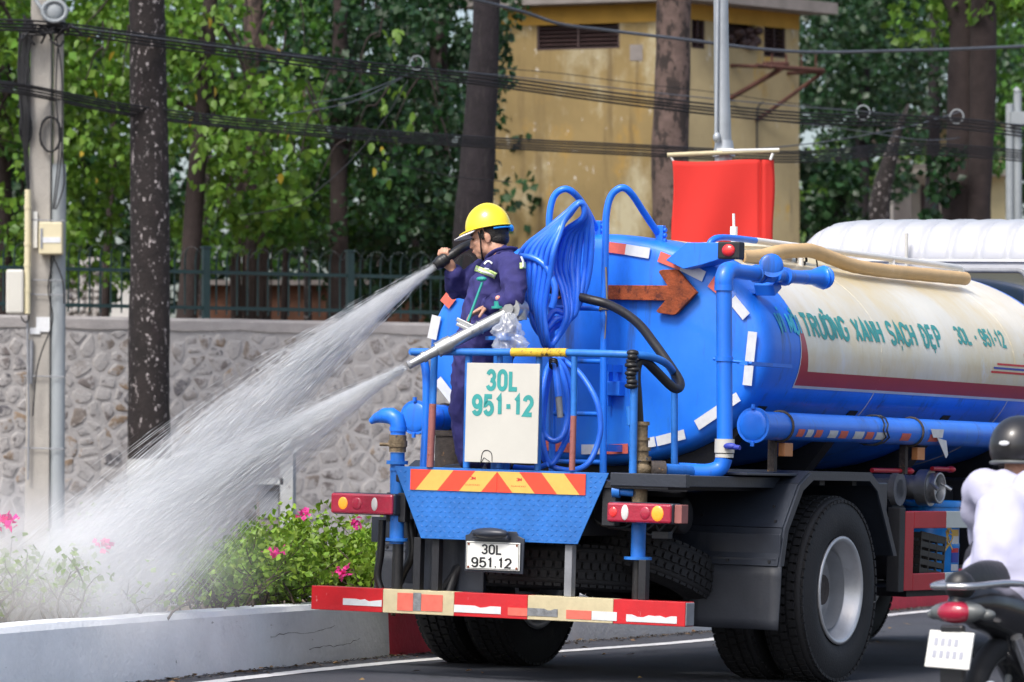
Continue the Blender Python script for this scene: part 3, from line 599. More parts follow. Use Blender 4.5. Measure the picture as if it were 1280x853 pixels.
garden_tree('garden_tree', 'bright green leafy tree filling the top left corner behind the concrete pole', -20, 50, 0, .10,
  [(C_(20, 180, 50), (.8, 1.2, 1.6), 60, .36), (C_(110, 60, 50), (.7, 1.0, .8), 40, .36), (C_(120, 250, 50.5), (.5, .8, .9), 32, .3), (C_(-80, 0, 50), (1, 1, 1.2), 30, .4)], 'leaf_a', .105, per=230)
garden_tree('garden_tree', 'brown slim tree leaning right just beside the dark lichen trunk', 226, 49.5, 0, .115,
  [(C_(250, 80, 49.5), (.5, .9, .9), 34, .30), (C_(330, 190, 49.5), (.6, .8, .8), 36, .30), (C_(150, 150, 51), (.6, .8, 1.4), 30, .3), (C_(270, 280, 51), (.5, .6, .3), 14, .24)], 'leaf_a', .11, per=230, lean=40)
t5 = garden_tree('garden_tree', 'tree with pale upper trunk hung with aerial roots in the middle of the garden', 322, 53, 0, .16,
  [(C_(330, 60, 53), (1.0, 1, .9), 46, .34), (C_(380, 190, 52), (.8, 1, 1.0), 46, .32), (C_(300, 300, 54), (.8, .8, .3), 16, .3)], 'leaf_b', .105, per=230, bark='bark_pale', lean=-6)
for k in range(26):
    x = 296+rnd.random()*46; g = G(); y0 = rnd.uniform(150, 240); g.tube(catmull([W(x+rnd.uniform(-6, 6), y0, 52.6), W(x+rnd.uniform(-3, 3), 300, 52.6), W(x, 420, 52.6)], 4), rnd.uniform(.008, .022), 5); g.build('aerial_root', 'bark_brown', t5)
garden_tree('garden_tree', 'dark tree with reddish brown trunk left of the pale ring on the cables', 421, 51, 0, .12,
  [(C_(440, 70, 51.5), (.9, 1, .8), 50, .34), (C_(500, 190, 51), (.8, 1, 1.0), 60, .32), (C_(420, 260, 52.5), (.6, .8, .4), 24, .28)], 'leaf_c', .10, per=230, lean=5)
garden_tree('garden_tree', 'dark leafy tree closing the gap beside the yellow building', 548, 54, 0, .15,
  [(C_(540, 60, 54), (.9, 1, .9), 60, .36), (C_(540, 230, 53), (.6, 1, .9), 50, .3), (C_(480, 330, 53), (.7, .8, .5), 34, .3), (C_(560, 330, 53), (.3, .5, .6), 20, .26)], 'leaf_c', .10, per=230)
garden_tree('garden_tree', 'slender dark tree at the far left edge behind the white meter boxes', 6, 52, 0, .10,
  [(C_(10, 90, 52), (.6, .8, 1.0), 30, .34), (C_(20, 300, 53), (.5, .6, .5), 22, .28)], 'leaf_b', .105, per=230)
for px, Y, lean_, rad_, bk_ in ((252, 56, 8, .06, 'bark_dark'), (296, 55, -10, .05, 'bark_brown'), (352, 54.5, 12, .045, 'bark_brown'), (386, 56, -4, .05, 'bark_dark'), (446, 55, 10, .05, 'bark_dark'), (478, 57, -8, .08, 'bark_dark'), (516, 56, 6, .06, 'bark_brown'), (128, 55, 14, .05, 'bark_brown')):
    b = W(px, 500, Y); b.z = 1.95; t = thing('slim_tree', {252: 'slim dark stem just right of the leaning garden trunk', 296: 'thin brown stem left of the trunk hung with aerial roots', 352: 'thin brown stem right of the aerial roots', 386: 'thin dark stem left of the dark tree with reddish trunk', 446: 'thin dark stem right of the dark tree with reddish trunk', 478: 'thick dark stem in the shade of the middle garden', 516: 'slim brown stem closest to the worker\'s raised hand', 128: 'slim brown stem behind the fence between pole and dark trunk'}[px], 'tree', b)
    trunk_mesh([b, W(px+lean_*.4, 330, Y), W(px+lean_, 180, Y), W(px+lean_*.6, 40, Y), W(px+lean_*1.6, -120, Y)], [rad_*1.2, rad_, rad_*.9, rad_*.7, rad_*.4], px, 10, .08, 6).build('trunk', bk_, t)
    leaf_cloud('leaves', clumpy(C_(px+lean_, 60, Y), (.5, .6, 1.4), 16, .28, 170), .10, 'leaf_b' if px < 400 else 'leaf_c', t)
# nearer hanging sprays with leaves large enough to single out
lt = bpy.data.objects['garden_tree.001']; proto = None
for i in range(190):
    x = rnd.choice([245, 270, 330, 240, 370, 300, 135, 105, 480, 500, 250])+rnd.gauss(0, 16); y = rnd.choice([130, 25, 140, 170, 110, 190, 200, 150, 75, 60])+rnd.gauss(0, 22); Y = rnd.uniform(46.3, 47.6)
    if proto is None:
        g = G(); L = .125; w_ = .036
        pr = [(0, 0), (.2, .75), (.45, 1), (.72, .72), (1, 0)]; vs = [(L*a, w_*b, -.18*L*a*a+.012*b) for a, b in pr]+[(L*a, -w_*b, -.18*L*a*a+.012*b) for a, b in pr[1:-1][::-1]]+[(L*a, 0, -.18*L*a*a) for a, b in pr[1:-1]]
        g.add(vs, [(0, 8, 1), (0, 7, 8), (1, 8, 9, 2), (8, 7, 6, 9), (2, 9, 10, 3), (9, 6, 5, 10), (3, 10, 4), (10, 5, 4)], 0, True); proto = g.build('leaf', 'leaf_a', lt, off=Vector((0, 0, 0))); o = proto
        me2 = proto.data.copy(); me2.materials.clear(); me2.materials.append(M_['leaf_y'])
    else: o = proto.copy(); COL.objects.link(o); o.parent = lt
    if rnd.random() < .05: o.data = me2
    o.location = W(x, y, Y)-BASE[lt.name]; s_ = rnd.uniform(.6, 1.15); o.scale = (s_,)*3; o.rotation_euler = (rnd.uniform(-.7, .7), rnd.uniform(.4, 1.4), rnd.uniform(0, 6.28))
g = G()
for i in range(26):
    x = rnd.uniform(90, 560); y = rnd.uniform(-10, 200); Y = rnd.uniform(46.5, 49); pts_ = [W(x, y, Y)]; dx = rnd.uniform(-40, 40)
    for k in range(3): pts_.append(W(x+dx*(k+1)*.4, y+(k+1)*rnd.uniform(8, 30), Y))
    g.tube(catmull(pts_, 4), [.014-.0009*k for k in range(13)], 5)
o = g.build('twigs', 'bark_brown', lt); o['kind'] = 'stuff'
# far wood closing the view behind the garden and on the right
pts = np.concatenate([clumpy(C_(280, 120, 62), (4.2, 2.0, 2.8), 520, .46, 40), clumpy(C_(300, 380, 66), (5, 1.0, 1.0), 120, .5, 40)])
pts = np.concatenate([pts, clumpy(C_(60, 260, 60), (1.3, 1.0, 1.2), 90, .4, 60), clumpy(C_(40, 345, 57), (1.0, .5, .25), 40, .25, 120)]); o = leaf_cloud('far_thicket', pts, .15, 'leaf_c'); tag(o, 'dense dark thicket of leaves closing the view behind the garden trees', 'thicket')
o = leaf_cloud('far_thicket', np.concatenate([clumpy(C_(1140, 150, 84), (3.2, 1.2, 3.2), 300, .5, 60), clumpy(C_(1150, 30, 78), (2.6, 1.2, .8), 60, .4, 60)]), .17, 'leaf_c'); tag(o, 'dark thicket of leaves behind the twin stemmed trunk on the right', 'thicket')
for nm, lb, c, e, n, r, lm in (('garden_tree', 'dark tree with drooping boughs right of the yellow building', C_(1060, 110, 66), (1.0, 1.0, 1.6), 90, .42, 'leaf_c'),
                          ('garden_tree', 'dark spreading tree behind the twin stemmed trunk', C_(1150, 60, 70), (1.6, 1.2, 1.4), 90, .46, 'leaf_c'),
                          ('garden_tree', 'low feathery dark green tree touching the banner side of the cab roof', C_(1030, 245, 62), (.45, .6, .5), 50, .24, 'leaf_c'),
                          ('garden_tree', 'sunlit bright green tree glimpsed above the white cab', C_(1105, 235, 80), (1.3, 1, .8), 60, .40, 'leaf_a'),
                          ('garden_tree', 'leafy tree at the top right corner beyond the cables', C_(1275, 90, 62), (.7, .8, 1.3), 60, .34, 'leaf_b')):
    Yt = c[1]; b = Vector((c[0], Yt, .45)); t = thing(nm, lb, 'tree', b)
    trunk_mesh([b, Vector((c[0]+.1, Yt, 2)), Vector(c)+Vector((.25, 0, .6))], [.22, .16, .08], n, 12, .06, 6).build('trunk', 'bark_grey', t)
    leaf_cloud('leaves', clumpy(c, e, n, r, 130), .12, lm, t)
t = bpy.data.objects['garden_tree.006']
g = G(); g.tube(catmull([W(1098, 300, 64), W(1100, 250, 64), W(1112, 200, 64), W(1122, 165, 64), W(1136, 130, 64)], 5), [.2-.009*k for k in range(21)], 12); g.build('branch', 'bark_dark', t)
# ------------------------------------------------------------------ the yellow building
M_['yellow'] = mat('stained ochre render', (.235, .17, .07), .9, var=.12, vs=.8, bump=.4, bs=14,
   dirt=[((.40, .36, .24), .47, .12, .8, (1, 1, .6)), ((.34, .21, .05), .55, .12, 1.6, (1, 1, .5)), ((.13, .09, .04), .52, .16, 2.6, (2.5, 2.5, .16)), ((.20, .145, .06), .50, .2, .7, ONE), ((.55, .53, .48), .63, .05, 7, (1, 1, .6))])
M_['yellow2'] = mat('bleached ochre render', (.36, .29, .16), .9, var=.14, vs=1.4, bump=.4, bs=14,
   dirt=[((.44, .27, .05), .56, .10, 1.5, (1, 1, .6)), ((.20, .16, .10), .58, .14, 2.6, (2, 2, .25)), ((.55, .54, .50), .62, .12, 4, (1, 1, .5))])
M_['orangeband'] = mat('orange eave band', (.40, .23, .04), .9, var=.12, vs=3, bump=.3, dirt=[((.2, .12, .05), .6, .1, 5, (1, 1, .3))])
M_['slab'] = mat('grey concrete slab', (.20, .18, .17), .9, var=.2, bump=.4, bs=12)
M_['louvre'] = mat('dark brown louvre', (.035, .016, .016), .6, var=.2, bump=.1)
YB = 60
C0 = W(847, 60, YB); 
LA = R_(-17); dl = Vector((-math.cos(LA), -math.sin(LA)*-1, 0)); dl = Vector((-math.cos(R_(16)), math.sin(R_(16)), 0)); dr = Vector((math.sin(R_(50)), math.cos(R_(50)), 0))
C0.z = .4
def lenTo(px, d):                               # distance along d from the corner until column px
    lo, hi = 0, 12
    for _ in range(40):
        m = (lo+hi)/2; q = C0+d*m; x = 640+FPX*q.x/q.y
        if (x > px) == (d.x < 0): lo = m
        else: hi = m
    return lo
L1_, L2_ = lenTo(617, dl), lenTo(1000, dr)
def zAt(y, q): return W(640, y, q.y).z
ZT = zAt(3, C0)
bd_ = thing('substation_building', 'tall weathered ochre building with louvred openings and a flat grey eave', 'building', C0)
g = G(); a = C0+dl*L1_; b = C0+dr*L2_; c_ = a+dr*L2_
def wall_q(g, p, q, z0, z1): g.add([(p.x, p.y, z0), (q.x, q.y, z0), (q.x, q.y, z1), (p.x, p.y, z1)], [(0, 1, 2, 3)])
def openwall(p, d, L, z0, z1, holes, m, name='wall'):        # wall with real openings 0.18 m deep
    g = G(); us = sorted({0, L, *[h[0] for h in holes], *[h[1] for h in holes]}); zs = sorted({z0, z1, *[h[2] for h in holes], *[h[3] for h in holes]})
    nin = Vector((-d.y, d.x, 0)); nin = nin if nin.y > 0 else -nin
    for u0, u1 in zip(us, us[1:]):
        for w0, w1 in zip(zs, zs[1:]):
            if any(h[0] <= (u0+u1)/2 <= h[1] and h[2] <= (w0+w1)/2 <= h[3] for h in holes): continue
            wall_q(g, p+d*u0, p+d*u1, w0, w1)
    for h in holes:
        A = [p+d*h[0], p+d*h[1]]; B = [q+nin*.18 for q in A]
        g.add([(q.x, q.y, z) for q in (A[0], A[1], B[1], B[0]) for z in (h[2], h[3])], [(0, 2, 4, 6), (1, 7, 5, 3), (0, 6, 7, 1), (2, 3, 5, 4)])
    return g.build(name, m, bd_), nin
def hole_for(x0, x1, y0, y1, d):
    a_, b_ = lenTo(x0, d), lenTo(x1, d); a_, b_ = min(a_, b_), max(a_, b_); q = C0+d*(a_+b_)/2; return (a_, b_, zAt(y1, q), zAt(y0, q))
h1 = [hole_for(671, 775, 20, 62, dl)]; h2 = [hole_for(865, 882, 18, 61, dr), hole_for(910, 945, 25, 61, dr), hole_for(956, 983, 30, 72, dr)]
wL, n1 = openwall(C0, dl, L1_, .3, ZT, h1, 'yellow'); wR, n2 = openwall(C0, dr, L2_, .3, ZT, h2, 'yellow2')
g = G(); wall_q(g, a, c_, .3, ZT); wall_q(g, b, c_, .3, ZT); g.build('rear_wall', 'yellow', bd_)
def louvres(h, d, nin, closed=True):
    p = C0+d*h[0]; L = h[1]-h[0]
    g = G(); A = p+nin*.16; B = A+d*L; wall_q(g, A, B, h[2], h[3]); fr = g.build('window', 'louvre', bd_)
    n_ = int((h[3]-h[2])/.055)
    for k in range(n_):
        z = h[2]+(k+.5)*(h[3]-h[2])/n_; g = G(); c = [p+nin*.03+d*u+Vector((0, 0, z-p.z-.02)) for u in (.02, L-.02)]+[p+nin*.10+d*u+Vector((0, 0, z-p.z+.02)) for u in (.02, L-.02)]
        g.add(c+[q+Vector((0, 0, .008)) for q in c], [(0, 1, 3, 2), (4, 6, 7, 5), (0, 4, 5, 1), (2, 3, 7, 6), (0, 2, 6, 4), (1, 5, 7, 3)]); g.build('louvre_slat', 'louvre', fr)
    g = G()
    for u0, u1, z0, z1 in ((0, .03, h[2], h[3]), (L-.03, L, h[2], h[3]), (0, L, h[2], h[2]+.03), (0, L, h[3]-.03, h[3]), (L/2-.012, L/2+.012, h[2], h[3])):
        c = [p+nin*dd+d*u for dd in (.01, .05) for u in (u0, u1)]; g.add([(q.x, q.y, z) for z in (z0, z1) for q in c], [(0, 1, 3, 2), (4, 6, 7, 5), (0, 4, 5, 1), (2, 3, 7, 6), (0, 2, 6, 4), (1, 5, 7, 3)])
    g.build('frame', 'louvre', fr)
louvres(h1[0], dl, n1); louvres(h2[0], dr, n2); louvres(h2[2], dr, n2)
p = C0+dr*h2[1][0]; A = p+n2*.15; g = G(); wall_q(g, A, A+dr*(h2[1][1]-h2[1][0]), h2[1][2], h2[1][3]); fr = g.build('window', 'louvre', bd_)
g = G()
for k in range(26): q = p+dr*rnd.uniform(.03, (h2[1][1]-h2[1][0])+.06)+n2*rnd.uniform(-.1, .08); g.ell((q.x, q.y, h2[1][2]+rnd.uniform(.03, .26)), (.07, .07, .06), 8, 6)
g.build('debris_heap', 'louvre', fr)
# orange band and overhanging slab
g = G()
for d, L, nin in ((dl, L1_, n1), (dr, L2_, n2)):
    zb = ZT-.26 if d is dl else ZT-.22; A = C0-nin*.012; B = A+d*L; wall_q(g, A, B, zb, ZT-.002)
g.build('eave_band', 'orangeband', bd_)
O = C0-n1*.42-dl*.0+dr*-.0; O = C0-dl*.55-dr*.35
pl_ = [C0-dl*.45-dr*.35, C0+dl*(L1_+.45)-dr*.35, C0+dl*(L1_+.45)+dr*(L2_+.15), C0-dl*.45+dr*(L2_+.15)]
g = G(); g.add([(q.x, q.y, z) for z in (ZT, ZT+.16) for q in pl_], [(3, 2, 1, 0), (4, 5, 6, 7), (0, 1, 5, 4), (1, 2, 6, 5), (2, 3, 7, 6), (3, 0, 4, 7)]); g.build('eave_slab', 'slab', bd_)
# blind vent, conduit and the rusty bracket on the right face
def fp(px, y, d, out=.0):
    L = lenTo(px, d); nin = n1 if d is dl else n2; q = C0+d*L-nin*out; return Vector((q.x, q.y, zAt(y, q)))
g = G(); g.tube([fp(898, 90, dr, .03), fp(898, 200, dr, .03)], .014, 6); g.tube(catmull([fp(952, 128, dr, .05), fp(945, 135, dr, .05), fp(944, 160, dr, .05), fp(944, 187, dr, .05)], 4), .014, 6); g.build('conduit', 'black', bd_)
br = G()
for a_, b_ in (((912, 82), (1000, 88)), ((912, 82), (1000, 90))): br.tube([fp(a_[0], a_[1], dr, .55), fp(b_[0], b_[1], dr, .5)], .03, 4)
br.tube([fp(914, 82, dr, .0), fp(930, 84, dr, .6)], .025, 4); br.tube([fp(912, 124, dr, .0), fp(944, 86, dr, .55)], .035, 4); br.tube([fp(945, 152, dr, .0), fp(997, 92, dr, .5)], .028, 4); br.tube([fp(985, 92, dr, .0), fp(999, 90, dr, .5)], .025, 4)
for x in (935, 953, 972, 990): br.tube([fp(x, 84, dr, .5), fp(x, 68, dr, .5)], .014, 5)
br.tube([fp(925, 80, dr, .5), fp(955, 80, dr, .5)], .035, 5); br.build('cable_bracket', 'rust_brown', bd_)
g = G(); q = fp(797, 65, dl, .006); 
g.add([fp(788, 56, dl, .008), fp(804, 56, dl, .008), fp(804, 76, dl, .008), fp(788, 76, dl, .008)], [(0, 1, 2, 3)]); g.build('vent_patch', 'slab', bd_)
# cream house beyond, on the right
M_['cream_wall'] = mat('cream render', (.55, .47, .27), .9, var=.08, bump=.2, dirt=[((.4, .36, .26), .6, .2, 2, ONE)])
M_['pale_wall'] = mat('pale grey render', (.42, .38, .33), .9, var=.08, bump=.2)
hb = W(1180, 260, 72); hb.z = .3; ho = thing('cream_house', 'small cream walled house glimpsed between the twin stems and the cab roof', 'house', hb)
Yh = 72
g = G(); g.b2((W(1120, 0, Yh).x, Yh, .3), (W(1192, 0, Yh).x, Yh+5, W(0, 205, Yh).z)); g.build('wall', 'pale_wall', ho)
g = G(); g.b2((W(1192.5, 0, Yh).x, Yh-.1, .3), (W(1255, 0, Yh).x, Yh+5, W(0, 150, Yh).z)); g.build('wall', 'cream_wall', ho)
g = G(); g.b2((W(1115, 0, Yh).x, Yh-.3, .3), (W(1136, 0, Yh).x, Yh-.05, W(0, 200, Yh).z)); g.build('pillar', 'slab', ho)
g = G(); g.b2((W(1110, 0, Yh).x, Yh-.5, W(0, 222, Yh).z), (W(1260, 0, Yh).x, Yh-.12, W(0, 214, Yh).z)); g.build('eave', 'pale_wall', ho)
g = G(); g.b2((W(1112, 0, Yh).x, Yh-.4, W(0, 150, Yh).z), (W(1262, 0, Yh).x, Yh+5.4, W(0, 143, Yh).z)); g.build('roof', 'slab', ho)
g = G(); g.b2((W(1150, 0, Yh).x, Yh-.02, W(0, 300, Yh).z), (W(1162, 0, Yh).x, Yh-.005, W(0, 232, Yh).z)); g.build('window', 'louvre', ho)
# low red brick store and pale shed behind the fence
M_['brickred'] = mat('stained orange wall', (.11, .05, .03), .95, var=.35, vs=4, bump=.6, dirt=[((.10, .06, .04), .55, .15, 3, ONE), ((.4, .32, .2), .66, .1, 3, ONE)])
q = W(390, 400, 58); q.z = 2.0; rb = thing('garden_store', 'low rust red store wall behind the green fence', 'shed', q)
g = G(); g.b2((W(232, 0, 58).x, 58, 2.0), (W(560, 0, 58).x, 60, W(0, 357, 58).z)); g.build('wall', 'brickred', rb); g = G(); g.b2((W(229, 0, 58).x, 57.85, W(0, 357, 58).z), (W(563, 0, 58).x, 60.2, W(0, 351, 58).z)); g.build('coping', 'slab', rb)
q = W(110, 400, 56); q.z = 2.0; rb = thing('rubble_pillar', 'squat pillar of piled rubble behind the fence left of the dark trunk', 'pillar', q)
g = G(); g.b2((W(84, 0, 56).x, 56, 2.0), (W(126, 0, 56).x, 56.4, W(0, 322, 56).z)); g.build('core', 'mortar', rb)
for i in range(5):
    for j in range(9):
        x = 87+8.4*i+rnd.uniform(-1.5, 1.5); y = 332+9.5*j+rnd.uniform(-2, 2); c = W(x, y, 55.98); g = G(); g.ell(c, (.038, .03, .042), 8, 5, rot=Matrix.Rotation(rnd.uniform(-.6, .6), 3, 'Y')); g.build('stone', 'stone%d' % rnd.randrange(6), rb)
g = G(); c = W(5, 300, 60); g.b2((W(-60, 0, 60).x, 60, 1.5), (W(14, 0, 60).x, 63, W(0, 240, 60).z)); q = Vector((W(-20, 0, 60).x, 60, 1.5)); solo(g, 'white_outbuilding', 'pale_wall', 'white rendered outbuilding glimpsed at the left edge behind the fence', 'building', q)
g = G(); c = W(155, 380, 60); g.b2((W(140, 0, 60).x, 60, 1.5), (W(168, 0, 60).x, 61, W(0, 352, 60).z)); solo(g, 'white_post', 'white', 'white rendered gatepost behind the fence just left of the dark trunk', 'post', (W(154, 0, 60).x, 60, 1.5))
# ------------------------------------------------------------------ concrete utility pole, boxes, conduit
M_['concrete'] = mat('grey concrete', (.34, .32, .29), .85, var=.12, vs=3, bump=.5, bs=50, dirt=[((.2, .18, .16), .62, .15, 3, (1, 1, .2))])
M_['pipegrey'] = mat('bluish grey pipe', (.28, .31, .33), .6, var=.1, vs=2, bump=.2, dirt=[((.2, .2, .2), .6, .2, 4, (1, 1, .2))])
M_['ivory'] = mat('ivory plastic box', (.60, .54, .36), .5, var=.06, bump=.1); M_['cable'] = mat('black cable sheath', (.006, .006, .008), .5, var=.2, bump=.2, bs=40); M_['cable2'] = mat('grey cable sheath', (.07, .08, .10), .5, var=.2, bump=.2, bs=40)
YP = 41.5; base = Vector((W(52, 0, YP).x, YP, .45))
pole = thing('utility_pole', 'tall concrete utility pole strapped with boxes and black cable coils at the left', 'utility pole', base)
x0, x1 = W(37, 0, YP).x, W(64, 0, YP).x; g = G(); zt = 8.6
c = [(x0-.03, YP, .3), (x1, YP, .3), (x1, YP+.22, .3), (x0-.03, YP+.22, .3), (x0+.035, YP+.02, zt), (x1, YP+.02, zt), (x1, YP+.18, zt), (x0+.035, YP+.18, zt)]
g.add(c, [(3, 2, 1, 0), (4, 5, 6, 7), (0, 1, 5, 4), (1, 2, 6, 5), (2, 3, 7, 6), (3, 0, 4, 7)]); g.build('shaft', 'concrete', pole, bev=.012)
xr = W(73, 0, YP).x; g = G(); g.tube([(xr, YP+.07, .3), (xr+.004, YP+.07, W(0, 205, YP).z)], .070, 16); g.build('service_pipe', 'pipegrey', pole)
g = G(); g.tube([(xr-.005, YP+.09, W(0, 206, YP).z), (xr-.008, YP+.09, zt)], .05, 14); g.build('service_pipe', 'concrete', pole)
def pbox(name, m, px0, px1, y0, y1, d0, d1, **k): g = G(); g.b2((W(px0, 0, YP).x, YP-d0, W(0, y1, YP).z), (W(px1, 0, YP).x, YP-d1, W(0, y0, YP).z)); return g.build(name, m, pole, **k)
mb = pbox('meter_box', 'ivory', 52, 81, 279, 319, .16, .0, bev=.012); pbox('label_plate', 'st_white', 57, 79, 298, 305, .166, .160); pbox('hinge_strip', 'grey', 54, 57, 287, 312, .168, .160)
pbox('junction_box', 'board', 11, 33, 338, 393, .14, .0, bev=.02); g = G(); g.tube([(W(37, 0, YP).x, YP-.08, W(0, 393, YP).z), (W(37, 0, YP).x, YP-.08, W(0, 238, YP).z)], .030, 12)
for y in (258, 304, 330, 362): g.cyl((W(37, 0, YP).x, YP-.08, W(0, y, YP).z), (W(37, 0, YP).x, YP-.08, W(0, y+4, YP).z), .035, n=12)
g.build('conduit', 'ivory', pole)
pbox('notice_sheet', 'st_white', 47, 64, 396.5, 415, .012, .006); pbox('notice_sheet', 'st_white', 39, 52, 410, 418, .018, .0125); pbox('small_fitting', 'white', 43, 48, 265, 310, .03, .0)
g = G(); g.tube([W(34, 400, YP-.05), W(36, 520, YP-.05), W(35, 600, YP-.05)], .012, 6); g.tube([W(39, 425, YP-.03), W(38, 480, YP-.03)], .02, 8); g.build('thin_conduit', 'grey', pole)
for y in (275, 350, 368, 470, 560): g = G(); z = W(0, y, YP).z; g.tube([(x0-.04, YP-.03, z), (xr+.07, YP-.03, z-.01), (xr+.075, YP+.16, z), (x0-.04, YP+.25, z)], .006, 5, True); g.build('steel_band', 'grey', pole)
g = G()
for k in range(6): g.tube([W(63+13*math.cos(a)+rnd.uniform(-.8, .8), 168+22*math.sin(a)+rnd.uniform(-.8, .8), YP-.03-.01*k) for a in [2*math.pi*i/20 for i in range(20)]], .009, 5, True, up=(0, 1, 0))
g.build('cable_coil', 'cable', pole)
g = G()
for k in range(5): g.tube([W(32+7*math.cos(a)+rnd.uniform(-.8, .8), 160+20*math.sin(a), YP-.01*k) for a in [2*math.pi*i/16 for i in range(16)]], .010, 5, True, up=(0, 1, 0))
g.build('cable_coil', 'cable', pole)
for k in range(16):
    g = G(); x = 30+rnd.uniform(-5, 6); g.tube(catmull([W(x+rnd.uniform(-3, 8), 25+rnd.uniform(-6, 10), YP-.05), W(x-rnd.uniform(0, 3), 80, YP-.04), W(x+rnd.uniform(-3, 3), 140, YP-.06), W(33+rnd.uniform(-2, 2), 200, YP-.04), W(36, 240, YP-.06)], 5), .011, 5); g.build('riser_cable', 'cable', pole)
for pts_ in (((70, 45), (77, 90), (78, 150), (76, 200), (68, 262)), ((72, 60), (70, 120), (74, 180), (66, 262)), ((68, 320), (60, 360), (66, 400), (52, 440), (45, 470), (41, 520)), ((78, 190), (80, 230), (70, 262)), ((66, 320), (78, 350), (80, 380)), ((26, 395), (30, 402), (35, 402), (36, 395))):
    g = G(); g.tube(catmull([W(x, y, YP-.09) for x, y in pts_], 5), .007, 5); g.build('drop_wire', 'cable', pole)
g = G(); g.tube([W(44, 0, YP-.05), W(66, 30, YP-.1)], .02, 6)
for k in range(4): g.ell(W(84-2*k, 12+5*k, YP-.1), (.03, .03, .02), 10, 6)
g.ell(W(68, 14, YP-.15), (.09, .06, .10), 14, 8); g.tube([W(68+15*math.cos(a), 14+13*math.sin(a), YP-.2) for a in [i*.42 for i in range(15)]], .02, 6, True, up=(0, 1, 0)); g.build('line_clamp', 'pipegrey', pole)
g = G()
for k in range(22): x = 62+rnd.gauss(0, 14); y = 36+rnd.gauss(0, 6); g.tube(catmull([W(x, y, YP-.12+rnd.uniform(-.05, .05)), W(x+rnd.uniform(-14, 14), y+rnd.uniform(-9, 9), YP-.15), W(x+rnd.uniform(-20, 20), y+rnd.uniform(-8, 10), YP-.1)], 4), .012, 5)
o = g.build('cable_tangle', 'cable', pole); o['kind'] = 'stuff'
# ------------------------------------------------------------------ overhead cables
def wire(pts, r, m='cable', lb=None, n=1, spread=3, sag=0):
    for k in range(n):
        g = G(); ox, oy = rnd.uniform(-1, 1)*2, (k-(n-1)/2)*spread
        g.tube(catmull([W(x, y+oy+rnd.uniform(-.5, .5), Y+k*.03) for x, y, Y in pts], 6), r, 5); q = W(*pts[0][:2], pts[0][2])
        solo(g, 'overhead_cable', m, lb if n == 1 else ('topmost', 'second highest', 'middle', 'second lowest', 'lowest')[k if k < n-1 else 4] + ' ' + lb, 'cable', q, group=('cables bundled on the poles' if n > 1 else None))
wire([(-60, 31, 41), (60, 34, 41.3), (200, 52, 42), (400, 78, 43), (600, 100, 44), (800, 127, 45), (1000, 147, 46), (1190, 154, 47), (1330, 172, 48)], .0105, 'cable', 'black cable of the thick upper bundle leaving the concrete pole', 4, 4.2)
wire([(90, 34, 41.3), (250, 55, 42), (400, 73, 43), (600, 92, 44), (640, 96, 44.2), (840, 118, 45.2), (1010, 134, 46), (1330, 160, 48)], .006, 'cable2', 'thin grey messenger wire just above the thick upper cable bundle')
wire([(-60, 102, 41), (30, 112, 41.2), (160, 138, 42), (300, 155, 42.6), (450, 168, 43.4), (600, 178, 44), (800, 188, 45), (990, 196, 46), (1150, 186, 47), (1330, 200, 48)], .0098, 'cable', 'black cable of the lower bundle crossing the trunks at mid height', 5, 3.2)
wire([(560, -8, 43), (650, 14, 44), (700, 30, 44.3), (760, 38, 44.8), (860, 50, 45.3), (960, 62, 46), (1030, 65, 46.5), (1120, 64, 47), (1200, 61, 47.4), (1330, 56, 48)], .018, 'cable2', 'single twisted grey cable highest across the yellow building')
wire([(620, 85, 44), (700, 92, 44.4), (800, 105, 45), (900, 116, 45.6), (1000, 130, 46), (1200, 150, 47)], .004, 'cable', 'hair thin wire above the bundle across the ochre wall')
wire([(392, 128, 43.2), (440, 120, 43.4), (505, 95, 43.8), (520, 88, 43.9)], .006, 'cable2', 'grey drop wire climbing to the ring from the left')
wire([(360, 142, 43.1), (440, 128, 43.4), (505, 96, 43.8)], .006, 'cable2', 'second slack drop wire under the one reaching the ring')
wire([(300, 270, 42.8), (370, 255, 43), (430, 210, 43.3), (480, 150, 43.6), (510, 100, 43.8)], .006, 'cable', 'dark wire hanging diagonally through the garden foliage')
wire([(400, 176, 43.2), (470, 198, 43.6), (560, 220, 44), (640, 228, 44.3)], .005, 'cable', 'thin black wire sloping below the lower bundle')
wire([(960, 150, 46), (1050, 160, 46.5), (1150, 175, 47), (1200, 172, 47.3)], .006, 'cable2', 'slack wire dipping toward the twin stemmed trunk')
wire([(940, 187, 46), (1030, 178, 46.4), (1130, 160, 47), (1200, 140, 47.3)], .007, 'cable2', 'pale wire rising rightward under the thick bundle by the dark trees')
def ring(px, y, Y, lb):
    g = G()
    for k in range(4): g.tube([W(px+8.5*math.cos(a), y+9*math.sin(a), Y-.02*k) for a in [2*math.pi*i/16 for i in range(16)]], .008, 5, True, up=(0, 1, 0))
    solo(g, 'wire_ring', 'pipegrey', lb, 'wire ring', W(px, y, Y))
ring(521, 79, 43.8, 'pale coil of spare wire hung on the upper bundle over the garden'); ring(1079, 141, 46.7, 'pale wire loop on the bundle right of the yellow building'); ring(1196, 146, 47.2, 'pale wire loop beside the twin stemmed trunk')
g = G(); q = W(1266, 200, 49); 
for x, m in ((1262, 0), (1272, 0)): g.tube([W(x, 400, 49)+Vector((0, 0, -2)), W(x, 115 if x > 1265 else 130, 49)], .045, 12)
g.box(W(1272, 148, 48.9), (.16, .12, .14)); g.tube([W(1270, 116, 49), W(1274, 112, 49)], .05, 10)
solo(g, 'twin_service_pipes', 'pipegrey', 'pair of grey service pipes with a clamp at the right edge above the cab', 'pipe', (q.x, 49, .45))
